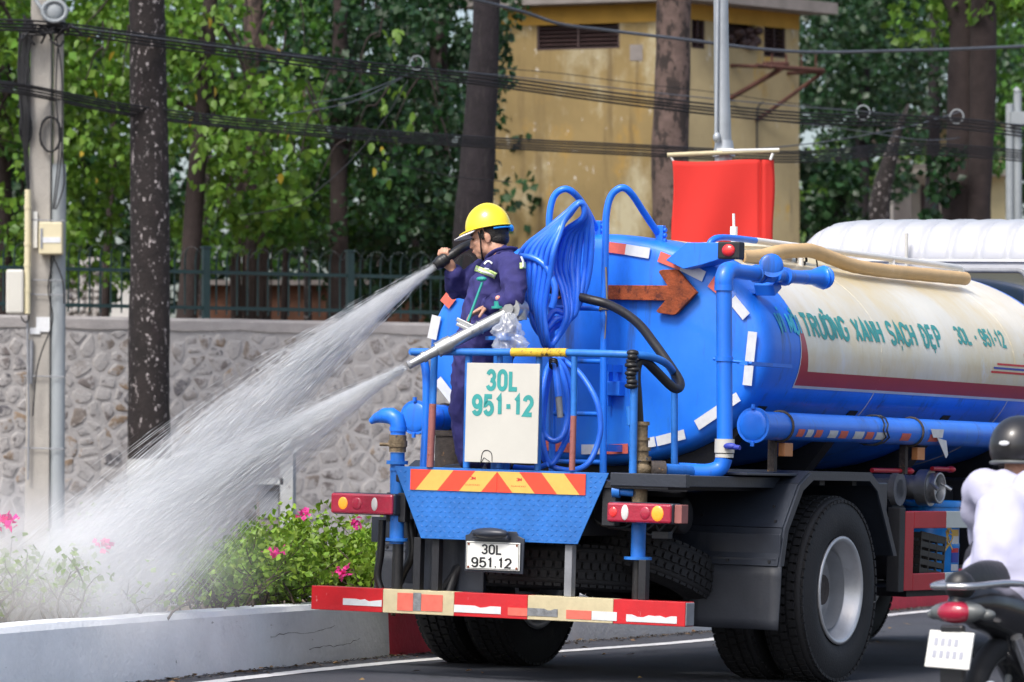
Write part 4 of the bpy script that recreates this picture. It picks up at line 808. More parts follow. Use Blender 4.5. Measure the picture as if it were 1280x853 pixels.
# ------------------------------------------------------------------ lamp pole with the red banner on the median
M_['galv'] = mat('galvanised steel', (.36, .39, .42), .45, .4, var=.12, vs=5, bump=.15, dirt=[((.2, .2, .2), .6, .2, 4, (1, 1, .2))])
M_['banner'] = mat('red banner cloth', (.80, .045, .035), .8, var=.03, vs=2, bump=.15, bs=8, trans=.35)
YL = 33.0; pb = Vector((W(905, 0, YL).x, YL, KH+.02))
lp_ = thing('lamp_pole', 'galvanised grey lamp pole on the median behind the red banner', 'lamp pole', pb)
g = G(); g.tube([pb, W(904, 188, YL), W(902, 100, YL), W(901, -10, YL), W(901, -600, YL)], [.075, .065, .058, .055, .04], 16); g.cyl(W(905, 196, YL), W(905, 176, YL), .085, .066); g.build('pole', 'galv', lp_)
g = G(); g.tube([W(895, 172, YL-.07), W(897, 0, YL-.07), W(897, -300, YL-.07)], .014, 8); g.ell(W(896, 172, YL-.09), (.03, .03, .04)); g.build('cable_guard', 'galv', lp_)
g = G(); g.tube(catmull([W(901, -600, YL), W(901, -640, YL), W(880, -670, YL-.5), W(850, -680, YL-1.5)], 5), .03, 10); g.ell(W(846, -680, YL-1.8), (.12, .3, .06)); g.build('lamp_arm', 'galv', lp_)
g = G(); g.tube([W(834, 194, YL-.12), W(903, 191, YL-.12), W(974, 188, YL-.12)], .018, 10); rod = g.build('banner_rod', 'bcream', lp_); g = G(); g.b2((W(895, 0, YL).x, YL-.1, W(0, 192, YL).z), (W(915, 0, YL).x, YL+.05, W(0, 187, YL).z)); g.build('rod_clamp', 'white', lp_)
for a_, b_, r__ in ((W(838, 196, YL-.12), W(842, 202, YL-.12), .008), (W(966, 192, YL-.12), W(963, 200, YL-.12), .012), (W(903, 188.5, YL-.13), W(974, 187, YL-.13), .011)): g = G(); g.tube([a_, b_], r__, 6); g.build('banner_tie', 'white', lp_)
g = G(); vs = []; nx, nz = 40, 24
for j in range(nz+1):
    for i in range(nx+1):
        u = i/nx; x = 840.5+(967-840.5)*u; y = 201+ (345-201)*j/nz + 1.5*math.sin(u*6)
        fold = .02*math.sin(u*9+j*.12)*(.4+j/nz)+ (.06*max(0, (u-.88)/.12) if u > .88 else 0) + (.05 if .87 < u < .90 else 0)
        vs.append(W(x+(1.5*math.sin(j*.3) if u in (0, 1) else 0), y, YL-.13+fold))
g.add(vs, [(j*(nx+1)+i, j*(nx+1)+i+1, (j+1)*(nx+1)+i+1, (j+1)*(nx+1)+i) for j in range(nz) for i in range(nx)], 0, True)
o = solo(g, 'red_banner', 'banner', 'plain red cloth banner hanging from a rod on the lamp pole', 'banner', W(903, 201, YL-.13))
m = o.modifiers.new('s', 'SOLIDIFY'); m.thickness = .003
# ------------------------------------------------------------------ white electrical cabinet across the far road
YC = 38; q = W(350, 660, YC); q.z = .3
cb = thing('electric_cabinet', 'pale roadside electric cabinet with a white frame seen through the spray', 'cabinet', q)
g = G(); g.b2((W(322, 0, YC).x, YC, .3), (W(356, 0, YC).x, YC+.4, W(0, 600, YC).z)); g.build('cabinet_body', 'slab', cb, bev=.01)
g = G(); g.b2((W(326, 0, YC).x, YC-.015, W(0, 648, YC).z), (W(350, 0, YC).x, YC-.002, W(0, 614, YC).z)); g.build('door', 'grey', cb, bev=.006)
g = G(); g.b2((W(352, 0, YC).x, YC-.1, .3), (W(368, 0, YC).x, YC+.45, W(0, 560, YC).z)); g.b2((W(318, 0, YC).x, YC-.1, W(0, 606, YC).z), (W(356, 0, YC).x, YC+.45, W(0, 598, YC).z)); g.build('frame', 'limewash', cb)
g = G(); c = W(75, 585, 43); g.b2((c.x-.04, 43.2, c.z-.10), (c.x+.04, 43.28, c.z+.1)); 
# ------------------------------------------------------------------ bougainvillea hedge on the median
def shrub(lb, px, Y, w_, h_, dens, flowers, seed, lf='leaf_h', bare=0., zb=.30, name='bougainvillea_bush'):
    r_ = random.Random(seed); Y += .22; q = W(px, 700, Y); base = Vector((q.x, Y, zb)); t = thing(name, lb, 'shrub', base); tips = []
    g = G()
    for i in range(int(26*w_/.5)):
        x = r_.uniform(-w_/2, w_/2); y = r_.uniform(-.12, .42); p0 = base+Vector((x, y, 0)); pts_ = [p0]; d = Vector((r_.uniform(-.7, .7), r_.uniform(-.7, .7), 1)); n_ = 6; L = h_*r_.uniform(.7, 1.1)/n_
        for k in range(n_): d += Vector((r_.uniform(-.55, .55), r_.uniform(-.5, .5), r_.uniform(-.25, .15))); d.normalize(); pts_.append(pts_[-1]+d*L); tips.append((k/n_, pts_[-1]))
        g.tube(pts_, [.008-.001*k for k in range(7)], 5)
        for k in (2, 3, 4):
            e = d*.3+Vector((r_.uniform(-1, 1), r_.uniform(-1, 1), r_.uniform(-.2, .8))); e.normalize(); g.tube([pts_[k], pts_[k]+e*L*1.0, pts_[k]+e*L*1.8+Vector((0, 0, r_.uniform(-.04, .04)))], [.004, .003, .0015], 4); tips.append((k/n_+.1, pts_[k]+e*L*1.7))
    tw = g.build('branches', 'twig', t); tw['kind'] = 'stuff'
    sel = [p for k, p in tips if k > bare+r_.uniform(-.15, .15)]
    P2 = np.array([list(r_.choice(sel)) for _ in range(dens)]); P2 += nr.normal(0, .045, P2.shape)
    leaf_cloud('leaves', P2, .042, lf, t, droop=.1, aspect=.38)
    for i, (fx, fy) in enumerate(flowers):
        c = W(fx, fy, Y-.28); pp = np.array(c)+nr.normal(0, 1, (24, 3))*np.array((.020, .024, .013)); leaf_cloud('flower_cluster', pp, .032, 'petal', t, droop=-.1, aspect=.5)
    return t
shrub('full bright green bougainvillea with pink flowers directly behind the left tail lamp', 405, 25.9, 1.0, .62, 9500, [(380, 643), (445, 654), (424, 720), (432, 715)], 3, bare=.30)
shrub('green and twiggy bougainvillea bush just left of the fullest one', 320, 25.0, .62, .50, 3300, [(345, 690)], 4, bare=.34, zb=.33)
shrub('small leafy bush seen between the left stand pipe and the bumper', 486, 27.0, .5, .62, 3000, [(503, 674)], 9, bare=.3)
shrub('sparse twiggy bush with a few green tips in the spray, left of the green one', 240, 24.0, .6, .36, 420, [], 5, bare=.5, zb=.34)
shrub('bare brown twiggy bush with a pink bloom amid the falling water', 140, 23.0, .6, .38, 380, [(132, 682)], 6, bare=.55, zb=.34)
shrub('thin bush at the left edge with a magenta bloom on top', 25, 22.4, .6, .46, 650, [(4, 653), (10, 652)], 7, bare=.4, zb=.34)
shrub('tall thin green sprig bush farther back in the spray', 205, 27.0, .9, .55, 900, [], 8, bare=.5, zb=.34)
shrub('low dark bush on the median behind the truck wheels', 760, 31.5, 1.3, .45, 2500, [], 12, bare=.2, zb=.34)
shrub('low bush on the median beyond the rear axle, under the red banner', 960, 36.0, 1.6, .40, 2200, [], 13, bare=.2, zb=.36)
# ================================================================== the water tanker (truck-local u right, v forward, z up)
truck = thing('water_tanker_truck', 'blue water tanker truck with a cream side panel, spraying the roadside hedge', 'truck', (0, 0, 0), MT)
TU, TZ, TA, TB, TV = -.035, 1.83, 1.085, .655, 1.14
def tank_pt(v, ang, off=0.):                  # ang measured from +u towards +z
    return Vector((TU + (TA+off)*math.cos(ang), v, TZ + (TB+off)*math.sin(ang)))
_ang = [0]; _len = [0]
for i in range(1, 721):
    a = -math.pi/2 + math.pi*i/720*1.0
    pa = tank_pt(0, -math.pi/2 + math.pi*(i-1)/720); pb = tank_pt(0, a)
    _len.append(_len[-1] + (pb-pa).length)
def ang_of_z(z, off=0): return math.asin(max(-1, min(1, (z-TZ)/(TB+off))))
def patch(g, v0, v1, z0, z1, off, nv=2, nz=12, mi=0, v2=None, v3=None):   # a conforming strip on the right flank; v2..v3 = range at the top
    a0, a1 = ang_of_z(z0), ang_of_z(z1); vs = []; fs = []
    for j in range(nz+1):
        t = j/nz; a = a0+(a1-a0)*t; L0 = v0+((v2 if v2 is not None else v0)-v0)*t; L1 = v1+((v3 if v3 is not None else v1)-v1)*t
        for i in range(nv+1): vs.append(tank_pt(L0+(L1-L0)*i/nv, a, off))
    for j in range(nz):
        for i in range(nv): k = j*(nv+1)+i; fs.append((k, k+1, k+nv+2, k+nv+1))
    g.add(vs, fs, mi, True); return g
def flank_text(g, body, v0, v1, z0, z1, off=.004, **k):
    a0, a1 = ang_of_z(z0), ang_of_z(z1)
    return letters(g, body, lambda x, y, l: tank_pt(v0+(v1-v0)*x, a0+(a1-a0)*y, off+l), **k)
# --- tank shell
VEND = 5.75
g = G(); prof = [(.001, TV-.012), (.5, TV-.008), (.86, TV), (.925, TV+.004), (.962, TV+.02), (.985, TV+.048), (.996, TV+.085), (1, TV+.13), (1, 3), (1, 4.4), (1, VEND-.1), (.97, VEND-.03), (.9, VEND), (.001, VEND+.06)]
n = 96; vs = []
for sc, v in prof:
    for k in range(n): a = 2*math.pi*k/n; vs.append(Vector((TU+TA*sc*math.cos(a), v, TZ+TB*sc*math.sin(a))))
g.add(vs, [(i*n+k, (i+1)*n+k, (i+1)*n+(k+1) % n, i*n+(k+1) % n) for i in range(len(prof)-1) for k in range(n)], 0, True)
tank = g.build('tank', 'blue', truck)
g = G(); z0c = 1.66; a0 = ang_of_z(z0c); vs = []; nn = 60
for v in (1.60, 2.3, 3.0, 3.7, 4.4, 5.0, 5.6):
    for k in range(nn+1): vs.append(tank_pt(v, a0+(math.pi-2*a0)*k/nn, .0015))
g.add(vs, [(i*(nn+1)+k, (i+1)*(nn+1)+k, (i+1)*(nn+1)+k+1, i*(nn+1)+k+1) for i in range(6) for k in range(nn)], 0, True)
g.build('cream_panel', 'cream', tank)
for side in (0, 1):
    g = G(); patch(g, 1.585, 5.6, 1.655, 1.735, .003, 12, 4)
    patch(g, 1.585, 1.70, 1.735, 2.03, .003, 1, 10, v2=1.60, v3=1.625)
    g2 = G(); patch(g2, 1.575, 5.6, 1.640, 1.655, .003, 12, 1); patch(g2, 1.572, 1.585, 1.655, 2.05, .003, 1, 10, v2=1.59, v3=1.60)
    if side:
        for q in (g, g2): q.v = [Vector((2*TU-p.x, p.y, p.z)) for p in q.v]; q.f = [f[::-1] for f in q.f]
    g.build('colour_band', 'crimson', tank); g2.build('pinstripe', 'pin', tank)
for v in (2.72, 4.80):
    g = G(); g.tube([tank_pt(v, 2*math.pi*k/72, .0005) for k in range(72)], .0028, 5, closed=True, up=(0, 1, 0)); g.build('weld_seam', 'cream' , tank)
for body, v0, v1, z0, z1, m in (('VÌ MÔI', 1.33, 1.635, 1.935, 2.06, 'green_txt'), ('TRƯỜNG XANH SẠCH ĐẸP', 1.67, 3.68, 1.922, 2.068, 'teal'),
                                ('30L - 951-12', 3.93, 4.72, 1.965, 2.075, 'teal'), ('M', 4.97, 5.09, 1.83, 1.95, 'red_txt')):
    g = G(); flank_text(g, body, v0, v1, z0, z1, wt=.40, gap=.40); g.build('lettering', m, tank)
for i, (z, v0, m) in enumerate(((1.855, 4.50, 'red_txt'), (1.830, 4.44, 'navy_txt'), (1.805, 4.40, 'red_txt'))):
    g = G(); patch(g, v0, 5.2, z, z+.013, .0035, 4, 1); g.build('logo_stripe', m, tank)
# reflective strips round the rear face (u,z picked off the photograph on the face plane)
def strip(x0, y0, x1, y1, wd, m):
    a = P(x0, y0, TV); b = P(x1, y1, TV); d = (b-a); L = d.length; d.normalize(); nrm = Vector((-d.z, 0, d.x))
    g = G(); g.prism([(0, -wd/2), (L, -wd/2), (L, wd/2), (0, wd/2)], a - Vector((0, .013, 0)), d, nrm, .004 if d.cross(nrm).y > 0 else -.004)
    g.build('reflective_strip', m, tank)
for q in ((688, 310, 703, 310, .07, 'st_red'), (760, 309, 783, 312, .06, 'st_red'), (783, 312, 813, 317, .06, 'st_white'), (825, 321, 853, 332, .06, 'st_red'), (853, 332, 881, 346, .06, 'st_white'),
          (890, 352, 906, 365, .07, 'st_red'), (916, 374, 934, 396, .055, 'st_white'), (942, 415, 935, 482, .055, 'st_white'), (924, 496, 906, 508, .055, 'st_white'), (903, 511, 872, 532, .06, 'st_white'),
          (857, 543, 822, 552, .055, 'st_white'), (820, 552, 806, 555, .055, 'st_white'), (786, 561, 757, 562, .055, 'st_red'), (757, 562, 728, 562, .055, 'st_white'), (714, 560, 682, 557, .055, 'st_red'),
          (566, 369, 557, 381, .075, 'st_red'), (547, 395, 541, 424, .06, 'st_white'), (548, 475, 577, 512, .055, 'st_white')): strip(*q)
# hatch and filler on top, cream
g = G(); g.cyl((.22, 2.6, 2.40), (.22, 2.6, 2.475), .27, n=32); g.cyl((.22, 2.6, 2.475), (.22, 2.6, 2.497), .30, n=32); g.tube([(.30, 2.5, 2.49), (.30, 2.52, 2.515), (.30, 2.68, 2.515), (.30, 2.7, 2.49)], .010, 6)
g.build('manhole', 'cream', truck, bev=.006)
g = G(); q = P(917, 300, 2.1); g.cyl((q.x, 2.1, 2.42), (q.x, 2.1, 2.56), .016, n=10); g.cyl((q.x, 2.1, 2.52), (q.x, 2.1, 2.575), .022, n=10); g.tube([(q.x, 2.1, 2.57), (q.x-.004, 2.1, 2.65)], .008, 6)
g.build('breather_valve', 'white', truck)
# blue wing plate on the rim with the top marker lamp
a = [P(x, y, 1.17) for x, y in ((846, 327), (872, 305), (919, 305), (919, 324), (890, 333), (868, 338))]
g = G(); g.prism([(p.x, p.z) for p in a], (0, 1.19, 0), X3, Z3, .16); g.build('rim_wing', 'blue', truck, bev=.004)
q = P(914, 313.5, 1.0); g = G(); g.box((q.x, 1.0, q.z), (.135, .07, .095)); lb = g.build('marker_lamp', 'black', truck, bev=.008)
g = G(); g.ell((q.x+.0, .965, q.z), (.04, .022, .035)); g.build('lens', 'lens_red2', lb)
g = G(); g.ell((q.x, 1.09, q.z), (.02, .06, .03)); g.build('bracket', 'black', lb)
# walkway rail along the top right: blue start, white run, posts
p0 = [P(884, 312, .48, 0), P(890, 301, .50, 0), P(905, 297, .52, 0), P(944, 301, .52, 0)]
g = G(); g.tube(catmull(p0, 5), .019, 8); hr = g.build('rail_start', 'blue', truck)
g = G(); A = P(944, 301, .52, 0); B = P(1200, 335, .52, 0); g.tube([A, B, B+Vector((.0, .04, -.03)), B+Vector((0, .05, -.13))], .019, 8)
g.build('walkway_rail', 'white', truck)
for x, y in ((1000, 311), (1115, 326)):
    T = P(x, y, .52, 0); g = G(); g.tube([T, T+Vector((.05, -.09, -.17))], .02, 8); g.build('rail_post', 'white', truck)
g = G(); T = P(1003, 312, .52, 0)
for k in range(4): g.tube(catmull([T+Vector((.03*math.cos(a+k), .05*math.sin(a)+.02*k, -.02+.05*math.cos(a)-.09*(k % 2))) for a in (0, 1, 2, 3, 4, 5, 6)], 4, True), .0045, 5, True)
g.tube(catmull([T+Vector((.04, .1, -.02)), T+Vector((.05, .12, -.14)), T+Vector((.06, .05, -.19)), T+Vector((.06, -.02, -.15))], 4), .005, 5)
g.build('tie_wire', 'black', truck)
# --- chassis
g = G()
for s in (-1, 1): g.b2((s*.43-.04, .05, .80), (s*.43+.04, 7.9, 1.04))
for v in (.1, 1.0, 1.9, 2.9, 4.2, 5.6, 7.0): g.b2((-.39, v-.04, .84), (.39, v+.04, 1.0))
g.build('chassis_frame', 'black', truck, bev=.006)
for v in (1.35, 2.6, 4.0, 5.4):
    g = G(); poly = []
    for k in range(13): a = math.pi*(1.15+.7*k/12); poly.append((TU+(TA+.004)*math.cos(a), TZ+(TB+.004)*math.sin(a)))
    poly += [(.55, 1.042), (-.55, 1.042)]
    g.prism(poly, (0, v+.06, 0), X3, Z3, .12); g.build('tank_cradle', 'black', truck)
# --- rear platform: floor, side beam, diamond plate, chevron tape
g = G(); g.b2((-.64, .012, 1.06), (1.02, 1.1, 1.10)); g.build('platform_floor', 'black', truck, bev=.004)
g = G(); g.b2((.68, .0, 1.075), (1.13, .05, 1.145)); g.b2((.95, .05, 1.08), (1.12, 1.2, 1.14)); g.build('platform_beam', 'black2', truck, bev=.004)
tz = ((-.645, 1.146), (.672, 1.141), (.495, .757), (-.465, .757))
g = G(); g.prism([(a, b) for a, b in tz], (0, .008, 0), X3, Z3, .008); plate = g.build('rear_plate', 'blue_plate', truck, bev=.002)
g = G()
for i in range(46):
    for j in range(15):
        u = -.63+i*.0285; z = .772+j*.0265
        f = (z-.757)/.385
        if not (-.465-.18*f+.02 < u < .495+.177*f-.02) or z > 1.13: continue
        if -.545 < u < .545 and z > 1.012: continue
        sgn = 1 if (i+j) % 2 else -1; d = Vector((.0095, 0, sgn*.0065)); e = Vector((-sgn*.0016, 0, .0026))
        c = Vector((u, -.001, z)); g.add([c-d, c-e*1, c+d, c+e*1, c+Vector((0, -.0022, 0))], [(0, 1, 4), (1, 2, 4), (2, 3, 4), (3, 0, 4)])
g.build('tread_pattern', 'blue_plate', plate, kind='stuff')
def quadp(g, pts, v, th=.003, mi=0): g.prism([(a, b) for a, b in pts], (0, v, 0), X3, Z3, th, mi)
def zt(u): return 1.1345 + (u+.54)*.003
# chevrons: parallelograms leaning to the centre
edgesL = [(-.539, -.539), (-.439, -.535), (-.320, -.397), (-.189, -.268), (-.075, -.140), (.0, -.0)]
W0, W1 = -.537, .535; zt_, zb_ = 1.132, 1.020
def clip_par(t0, t1, b0, b1):                 # top from t0..t1, bottom from b0..b1
    return [(t0, zt_), (t1, zt_), (b1, zb_), (b0, zb_)]
tl = [-.537, -.432, -.300, -.160, -.02]; slope = .098
segs = []
cuts = [-.432+.131*k for k in range(0, 5)]    # x of stripe edges at the top on the left half, leaning left going down
def lim(x): return max(W0, min(0, x))
edges = [-.60] + [-.405+.1355*k for k in range(4)]
for k in range(-1, 4):
    a = -.405+.1355*(k-1); b = a+.1355
    P4 = [(a, zt_), (b, zt_), (b-slope, zb_), (a-slope, zb_)]
    # clip polygon to W0 <= x <= 0
    def clipx(poly, x0, keep_ge):
        out = []
        for i in range(len(poly)):
            p, q = poly[i], poly[(i+1) % len(poly)]; ip = (p[0] >= x0) == keep_ge or p[0] == x0; iq = (q[0] >= x0) == keep_ge or q[0] == x0
            if ip: out.append(p)
            if ip != iq: t = (x0-p[0])/(q[0]-p[0]); out.append((x0, p[1]+t*(q[1]-p[1])))
        return out
    pc = clipx(clipx(P4, W0, True), -.001, False)
    if len(pc) >= 3:
        for s in (1, -1):
            g = G(); quadp(g, [(s*p[0], p[1]) for p in (pc if s == 1 else pc[::-1])], -.0035)
            g.build('chevron_stripe', 'tape_red' if k % 2 == 0 else 'tape_yel', plate)
pc = clipx([(-.405+.1355*3, zt_), (.0, zt_), (0, zb_), (-.405+.1355*3-slope, zb_)], -.001, False)
for s in (1, -1):
    g = G(); quadp(g, [(s*p[0], p[1]) for p in (pc if s == 1 else pc[::-1])], -.0035); g.build('chevron_stripe', 'tape_red', plate)
for u in (-.165, .118):
    g = G(); flat_letters(g, '3M', (u, -.0070, 1.083), .034, .018, wt=.4); flat_letters(g, 'DIAMOND', (u-.03, -.0070, 1.052), .09, .008)
    g.build('maker_mark', 'red_txt', plate)
# --- number plate, holder and lamp
g = G(); g.prism([(-.172, .59), (.185, .585), (.19, .775), (.15, .79), (.14, .812), (-.13, .815), (-.15, .79), (-.172, .785)], (0, -.02, 0), X3, Z3, .012); lp = g.build('plate_holder', 'black2', truck, bev=.003)
g = G(); g.b2((-.157, -.046, .602), (.172, -.036, .752)); pl = g.build('number_plate', 'plate', lp, bev=.003)
g = G(); flat_letters(g, '30L', (-.062, -.0475, .685), .128, .055, wt=.34, gap=.5); flat_letters(g, '951.12', (-.124, -.0475, .613), .25, .056, wt=.34, gap=.46)
for a, b in (((-.152, .607), (.167, .6095)), ((-.152, .7445), (.167, .747)), ((-.152, .607), (-.1495, .747)), ((.1645, .607), (.167, .747))): g.b2((a[0], -.0475, a[1]), (b[0], -.0465, b[1]))
g.build('plate_lettering', 'black_txt', lp)
g = G(); g.ell((0, -.065, .80), (.115, .045, .03)); g.b2((-.11, -.075, .765), (.11, -.035, .795)); g.build('plate_lamp', 'black2', lp, bev=.01)
for u in (-.14, .155):
    g = G(); g.cyl((u, -.05, .738), (u, -.045, .738), .006, n=8); g.cyl((u, -.05, .615), (u, -.045, .615), .006, n=8); g.build('bolt', 'rust', lp)
# --- bumper bar in painted segments
g = G(); g.b2((-1.146, .004, .348), (1.150, .10, .470)); bump = g.build('rear_bumper', 'grey', truck, bev=.004)
for x0, x1, m in ((389, 478.4, 'bred'), (478.4, 567.6, 'bcream'), (567.6, 659.5, 'bred'), (659.5, 766.8, 'bcream'), (766.8, 857, 'bred')):
    a = P(x0, 760, 0).x; b = P(x1, 760, 0).x; g = G(); g.b2((a+.0008, -.003, .344), (b-.0008, .103, .474)); g.build('paint_segment', m, bump, bev=.003)
def stick(x0, y0, x1, y1, m, rag=False):
    a = P(x0, y0, -.004); b = P(x1, y1, -.004); n = 9 if rag else 2; top = [(a.x+(b.x-a.x)*i/n, a.z - (rnd.random()*.012 if (rag and 0 < i < n and rnd.random() < .4) else 0)) for i in range(n+1)]
    g = G(); g.prism([(a.x, b.z), (b.x, b.z)] + top[::-1], (0, -.0035, 0), X3, Z3, .0025); g.build('reflective_sticker', m, bump)
for q in ((429, 748, 477, 758.5, 'st_white', True), (497, 741, 516, 764, 'st_red'), (517, 741, 526, 764, 'st_grey'), (527, 743, 553, 765, 'st_red'), (567.8, 756, 626, 768, 'st_white', True), (635, 759.5, 659, 770.5, 'st_red'),
          (659.5, 760, 697, 771.5, 'st_grey', True), (708, 762.5, 739, 775, 'st_red'), (740, 764, 771, 776.5, 'st_white'), (783, 768, 846, 780, 'st_white', True)): stick(*q)
for x, yt in ((714, 681), (806, 700), (525, 672), (548, 672)):
    a = P(x, yt, .06); g = G(); g.b2((a.x-.022, .03, .474), (a.x+.022, .08, a.z)); g.build('bumper_stay', 'grey' if x == 714 else 'black', truck, bev=.003)
for x0, x1 in ((600, 552), (585, 560)):
    a = P(x0, 675, .3); b = P(x1, 742, .15); g = G(); g.tube([a, b], .03, 6); g.build('brace', 'black', truck)
g = G(); a = P(556, 670, .25); g.b2((-.62, .2, .46), (-.18, .23, .76)); g.b2((-.95, .3, .72), (-.62, .33, .86)); g.build('inner_splash_plate', 'black2', truck)
g = G(); g.tube(catmull([P(x, y, .15) for x, y in ((512, 650), (516, 690), (505, 715), (495, 735), (478, 742))], 5), .024, 8); g.build('drain_hose', 'hoseblack', truck)
g = G(); g.tube(catmull([P(x, y, .1) for x, y in ((478, 650), (476, 690), (472, 720), (478, 742))], 5), .022, 8); g.build('drain_hose', 'hoseblack', truck)
g = G(); g.b2((-.72, .28, .50), (-.66, .31, .93)); g.build('bracket_plate', 'black2', truck)
# --- tail lamps
def tail(px, mirror):
    a = P(*px[:2], -.05); b = P(*px[2:], -.05); cx, cz = (a.x+b.x)/2, (a.z+b.z)/2; hw, hh = abs(b.x-a.x)/2, abs(a.z-b.z)/2
    g = G(); g.b2((cx-hw, -.04, cz-hh), (cx+hw, .06, cz+hh)); t = g.build('tail_lamp', 'black2' if not mirror else 'black2', truck, bev=.01)
    g = G(); g.b2((cx-hw+.004, -.062, cz-hh+.004), (cx+hw-.004, -.038, cz+hh-.004)); g.build('lens_cover', 'lens_red', t, bev=.012)
    s = -1 if mirror else 1                  # amber outermost
    for du, m, r in ((-.58, 'lens_amb', .030), (.42, 'lens_wht', .032), (-.14, 'lens_red', .030)) if not mirror else ((.58, 'lens_amb', .036), (-.42, 'lens_wht', .036), (-.78, 'lens_red2', .024), (.2, 'lens_red', .03)):
        g = G(); g.ell((cx+du*hw, -.062, cz), (r*(.62 if m == 'lens_wht' else 1), .006, r*1.15), 18, 8); g.build('lens', m, t)
    if mirror: g = G(); g.b2((cx+hw+.002, -.03, cz-hh+.006), (cx+hw+.045, .05, cz+hh-.006)); g.build('reflector', 'brown_pipe', t, bev=.004)
tail((414, 615, 492, 645), False); tail((759, 627, 840, 656), True)
for a_, b_ in (((-.70, .02, .84), (-.58, .08, 1.0)), ((.62, .03, .86), (.70, .09, 1.06)), ((.9, .07, .80), (1.0, .12, .84))): g = G(); g.b2(a_, b_); g.build('lamp_bracket', 'black', truck, bev=.004)
# --- left stand pipe with the flattened elbow outlet
v = .05; c = P(496, 600, v)
g = G(); g.tube([(c.x+.02, v, .47), (c.x+.02, v, .72)], .030, 12); g.build('lower_hose', 'hoseblack', truck)
g = G(); g.tube([(c.x+.01, v, .72), (c.x, v, 1.22)], .040, 14); g.cyl((c.x+.01, v, .735), (c.x+.01, v, .752), .062); g.build('left_stand_pipe', 'blue_old', truck)
g = G(); g.cyl((c.x, v, 1.155), (c.x, v, 1.175), .06); g.b2((c.x-.02, v-.045, 1.12), (c.x+.09, v+.02, 1.135)); g.build('pipe_clamp', 'blue_old', truck)
g = G(); g.cyl((c.x, v, 1.222), (c.x, v, 1.315), .047); g.cyl((c.x, v, 1.25), (c.x, v, 1.285), .053); g.tube([(c.x-.04, v-.03, 1.262), (c.x-.085, v-.05, 1.262)], .010, 8); g.build('ball_valve', 'brass', truck)
el = [(c.x, v, 1.316), (c.x, v, 1.37), (c.x-.012, v, 1.40), (c.x-.045, v, 1.418), (c.x-.09, v, 1.42), (c.x-.14, v, 1.405), (c.x-.175, v, 1.385)]
g = G(); g.tube(el, [.042, .044, .047, .047, .042, .028, .016], 14, up=(0, 1, 0)); g.cyl((c.x, v, 1.335), (c.x, v, 1.36), .048); g.build('outlet_elbow', 'blue', truck)
# --- right stand pipe / valve stack
v = .10; c = P(800, 600, v)
g = G(); g.tube([(c.x, v, .47), (c.x, v, .70)], .028, 12); g.build('lower_hose', 'hoseblack', truck)
g = G(); g.tube([(c.x, v, .70), (c.x, v, .89)], .040, 14); g.cyl((c.x, v, .685), (c.x, v, .70), .075); g.build('right_stand_pipe', 'blue_old', truck)
g = G()
for z0, z1, r in ((.985, 1.06, .042), (1.06, 1.075, .052), (1.075, 1.105, .045), (1.105, 1.12, .055), (1.12, 1.21, .048), (1.21, 1.235, .058), (1.235, 1.265, .044), (1.265, 1.285, .054), (1.285, 1.32, .040), (1.32, 1.335, .048), (1.335, 1.40, .036), (1.40, 1.42, .045)):
    g.cyl((c.x, v, z0), (c.x, v, z1), r, n=14)
g.ell((c.x, v, 1.165), (.062, .062, .05)); g.build('valve_stack', 'brass', truck)
g = G(); g.tube([(c.x-.02, v-.03, 1.04), (c.x-.09, v-.05, 1.045)], .022, 8); g.cyl((c.x-.09, v-.05, 1.045), (c.x-.13, v-.06, 1.046), .035, n=10); g.build('valve_wheel', 'blue_old', truck)
g = G(); g.tube([(c.x-.05, v+.01, 1.33), (c.x-.075, v, 1.45)], .012, 8); g.cyl((c.x-.065, v, 1.40), (c.x-.072, v, 1.50), .02, n=10); g.build('gauge_tube', 'blue_old', truck)
# the run from the stack to the down pipe
dv = .55; D = P(905, 585, dv); zc = 1.165
g = G(); g.cyl((c.x+.05, v+.02, zc), (c.x+.11, v+.07, zc), .05, n=14); g.build('union_nut', 'rusty_dark', truck)
run = [(c.x+.10, v+.06, zc), (D.x-.14, dv-.10, zc-.005)]
g = G(); g.tube(run, .036, 14); g.build('transfer_pipe', 'blue_old', truck)
g = G(); g.tube(catmull([(D.x-.15, dv-.108, zc-.005), (D.x-.07, dv-.05, zc-.005), (D.x-.02, dv-.01, zc+.02), (D.x, dv, zc+.075)], 5), .046, 14); g.cyl((D.x-.20, dv-.145, zc-.005), (D.x-.15, dv-.108, zc-.005), .047, n=14); g.build('pipe_elbow', 'blue', truck)
g = G(); g.cyl((D.x, dv, zc+.075), (D.x, dv, zc+.095), .050); g.cyl((D.x, dv, zc+.10), (D.x, dv, zc+.175), .055, n=14); g.build('down_pipe_valve', 'board', truck, bev=.004)
g = G(); g.tube([(D.x+.03, dv-.05, zc+.135), (D.x+.12, dv-.06, zc+.13)], .013, 8); g.ell((D.x+.06, dv-.055, zc+.137), (.04, .02, .018)); g.build('valve_handle', 'navy_txt', truck)
Dt = P(905, 352, dv)
g = G(); g.tube([(D.x, dv, zc+.175), (Dt.x, dv, Dt.z-.0)], .043, 16); g.build('down_pipe', 'blue', truck)
g = G(); q = P(905, 449, dv); g.cyl((q.x, dv, q.z-.012), (q.x, dv, q.z+.012), .05); g.tube([(q.x-.05, dv-.03, q.z), (q.x+.14, dv+.05, q.z-.02)], .010, 6); g.b2((q.x+.07, dv+.02, q.z-.03), (q.x+.13, dv+.6, q.z-.01)); g.build('pipe_clamp', 'blue', truck)
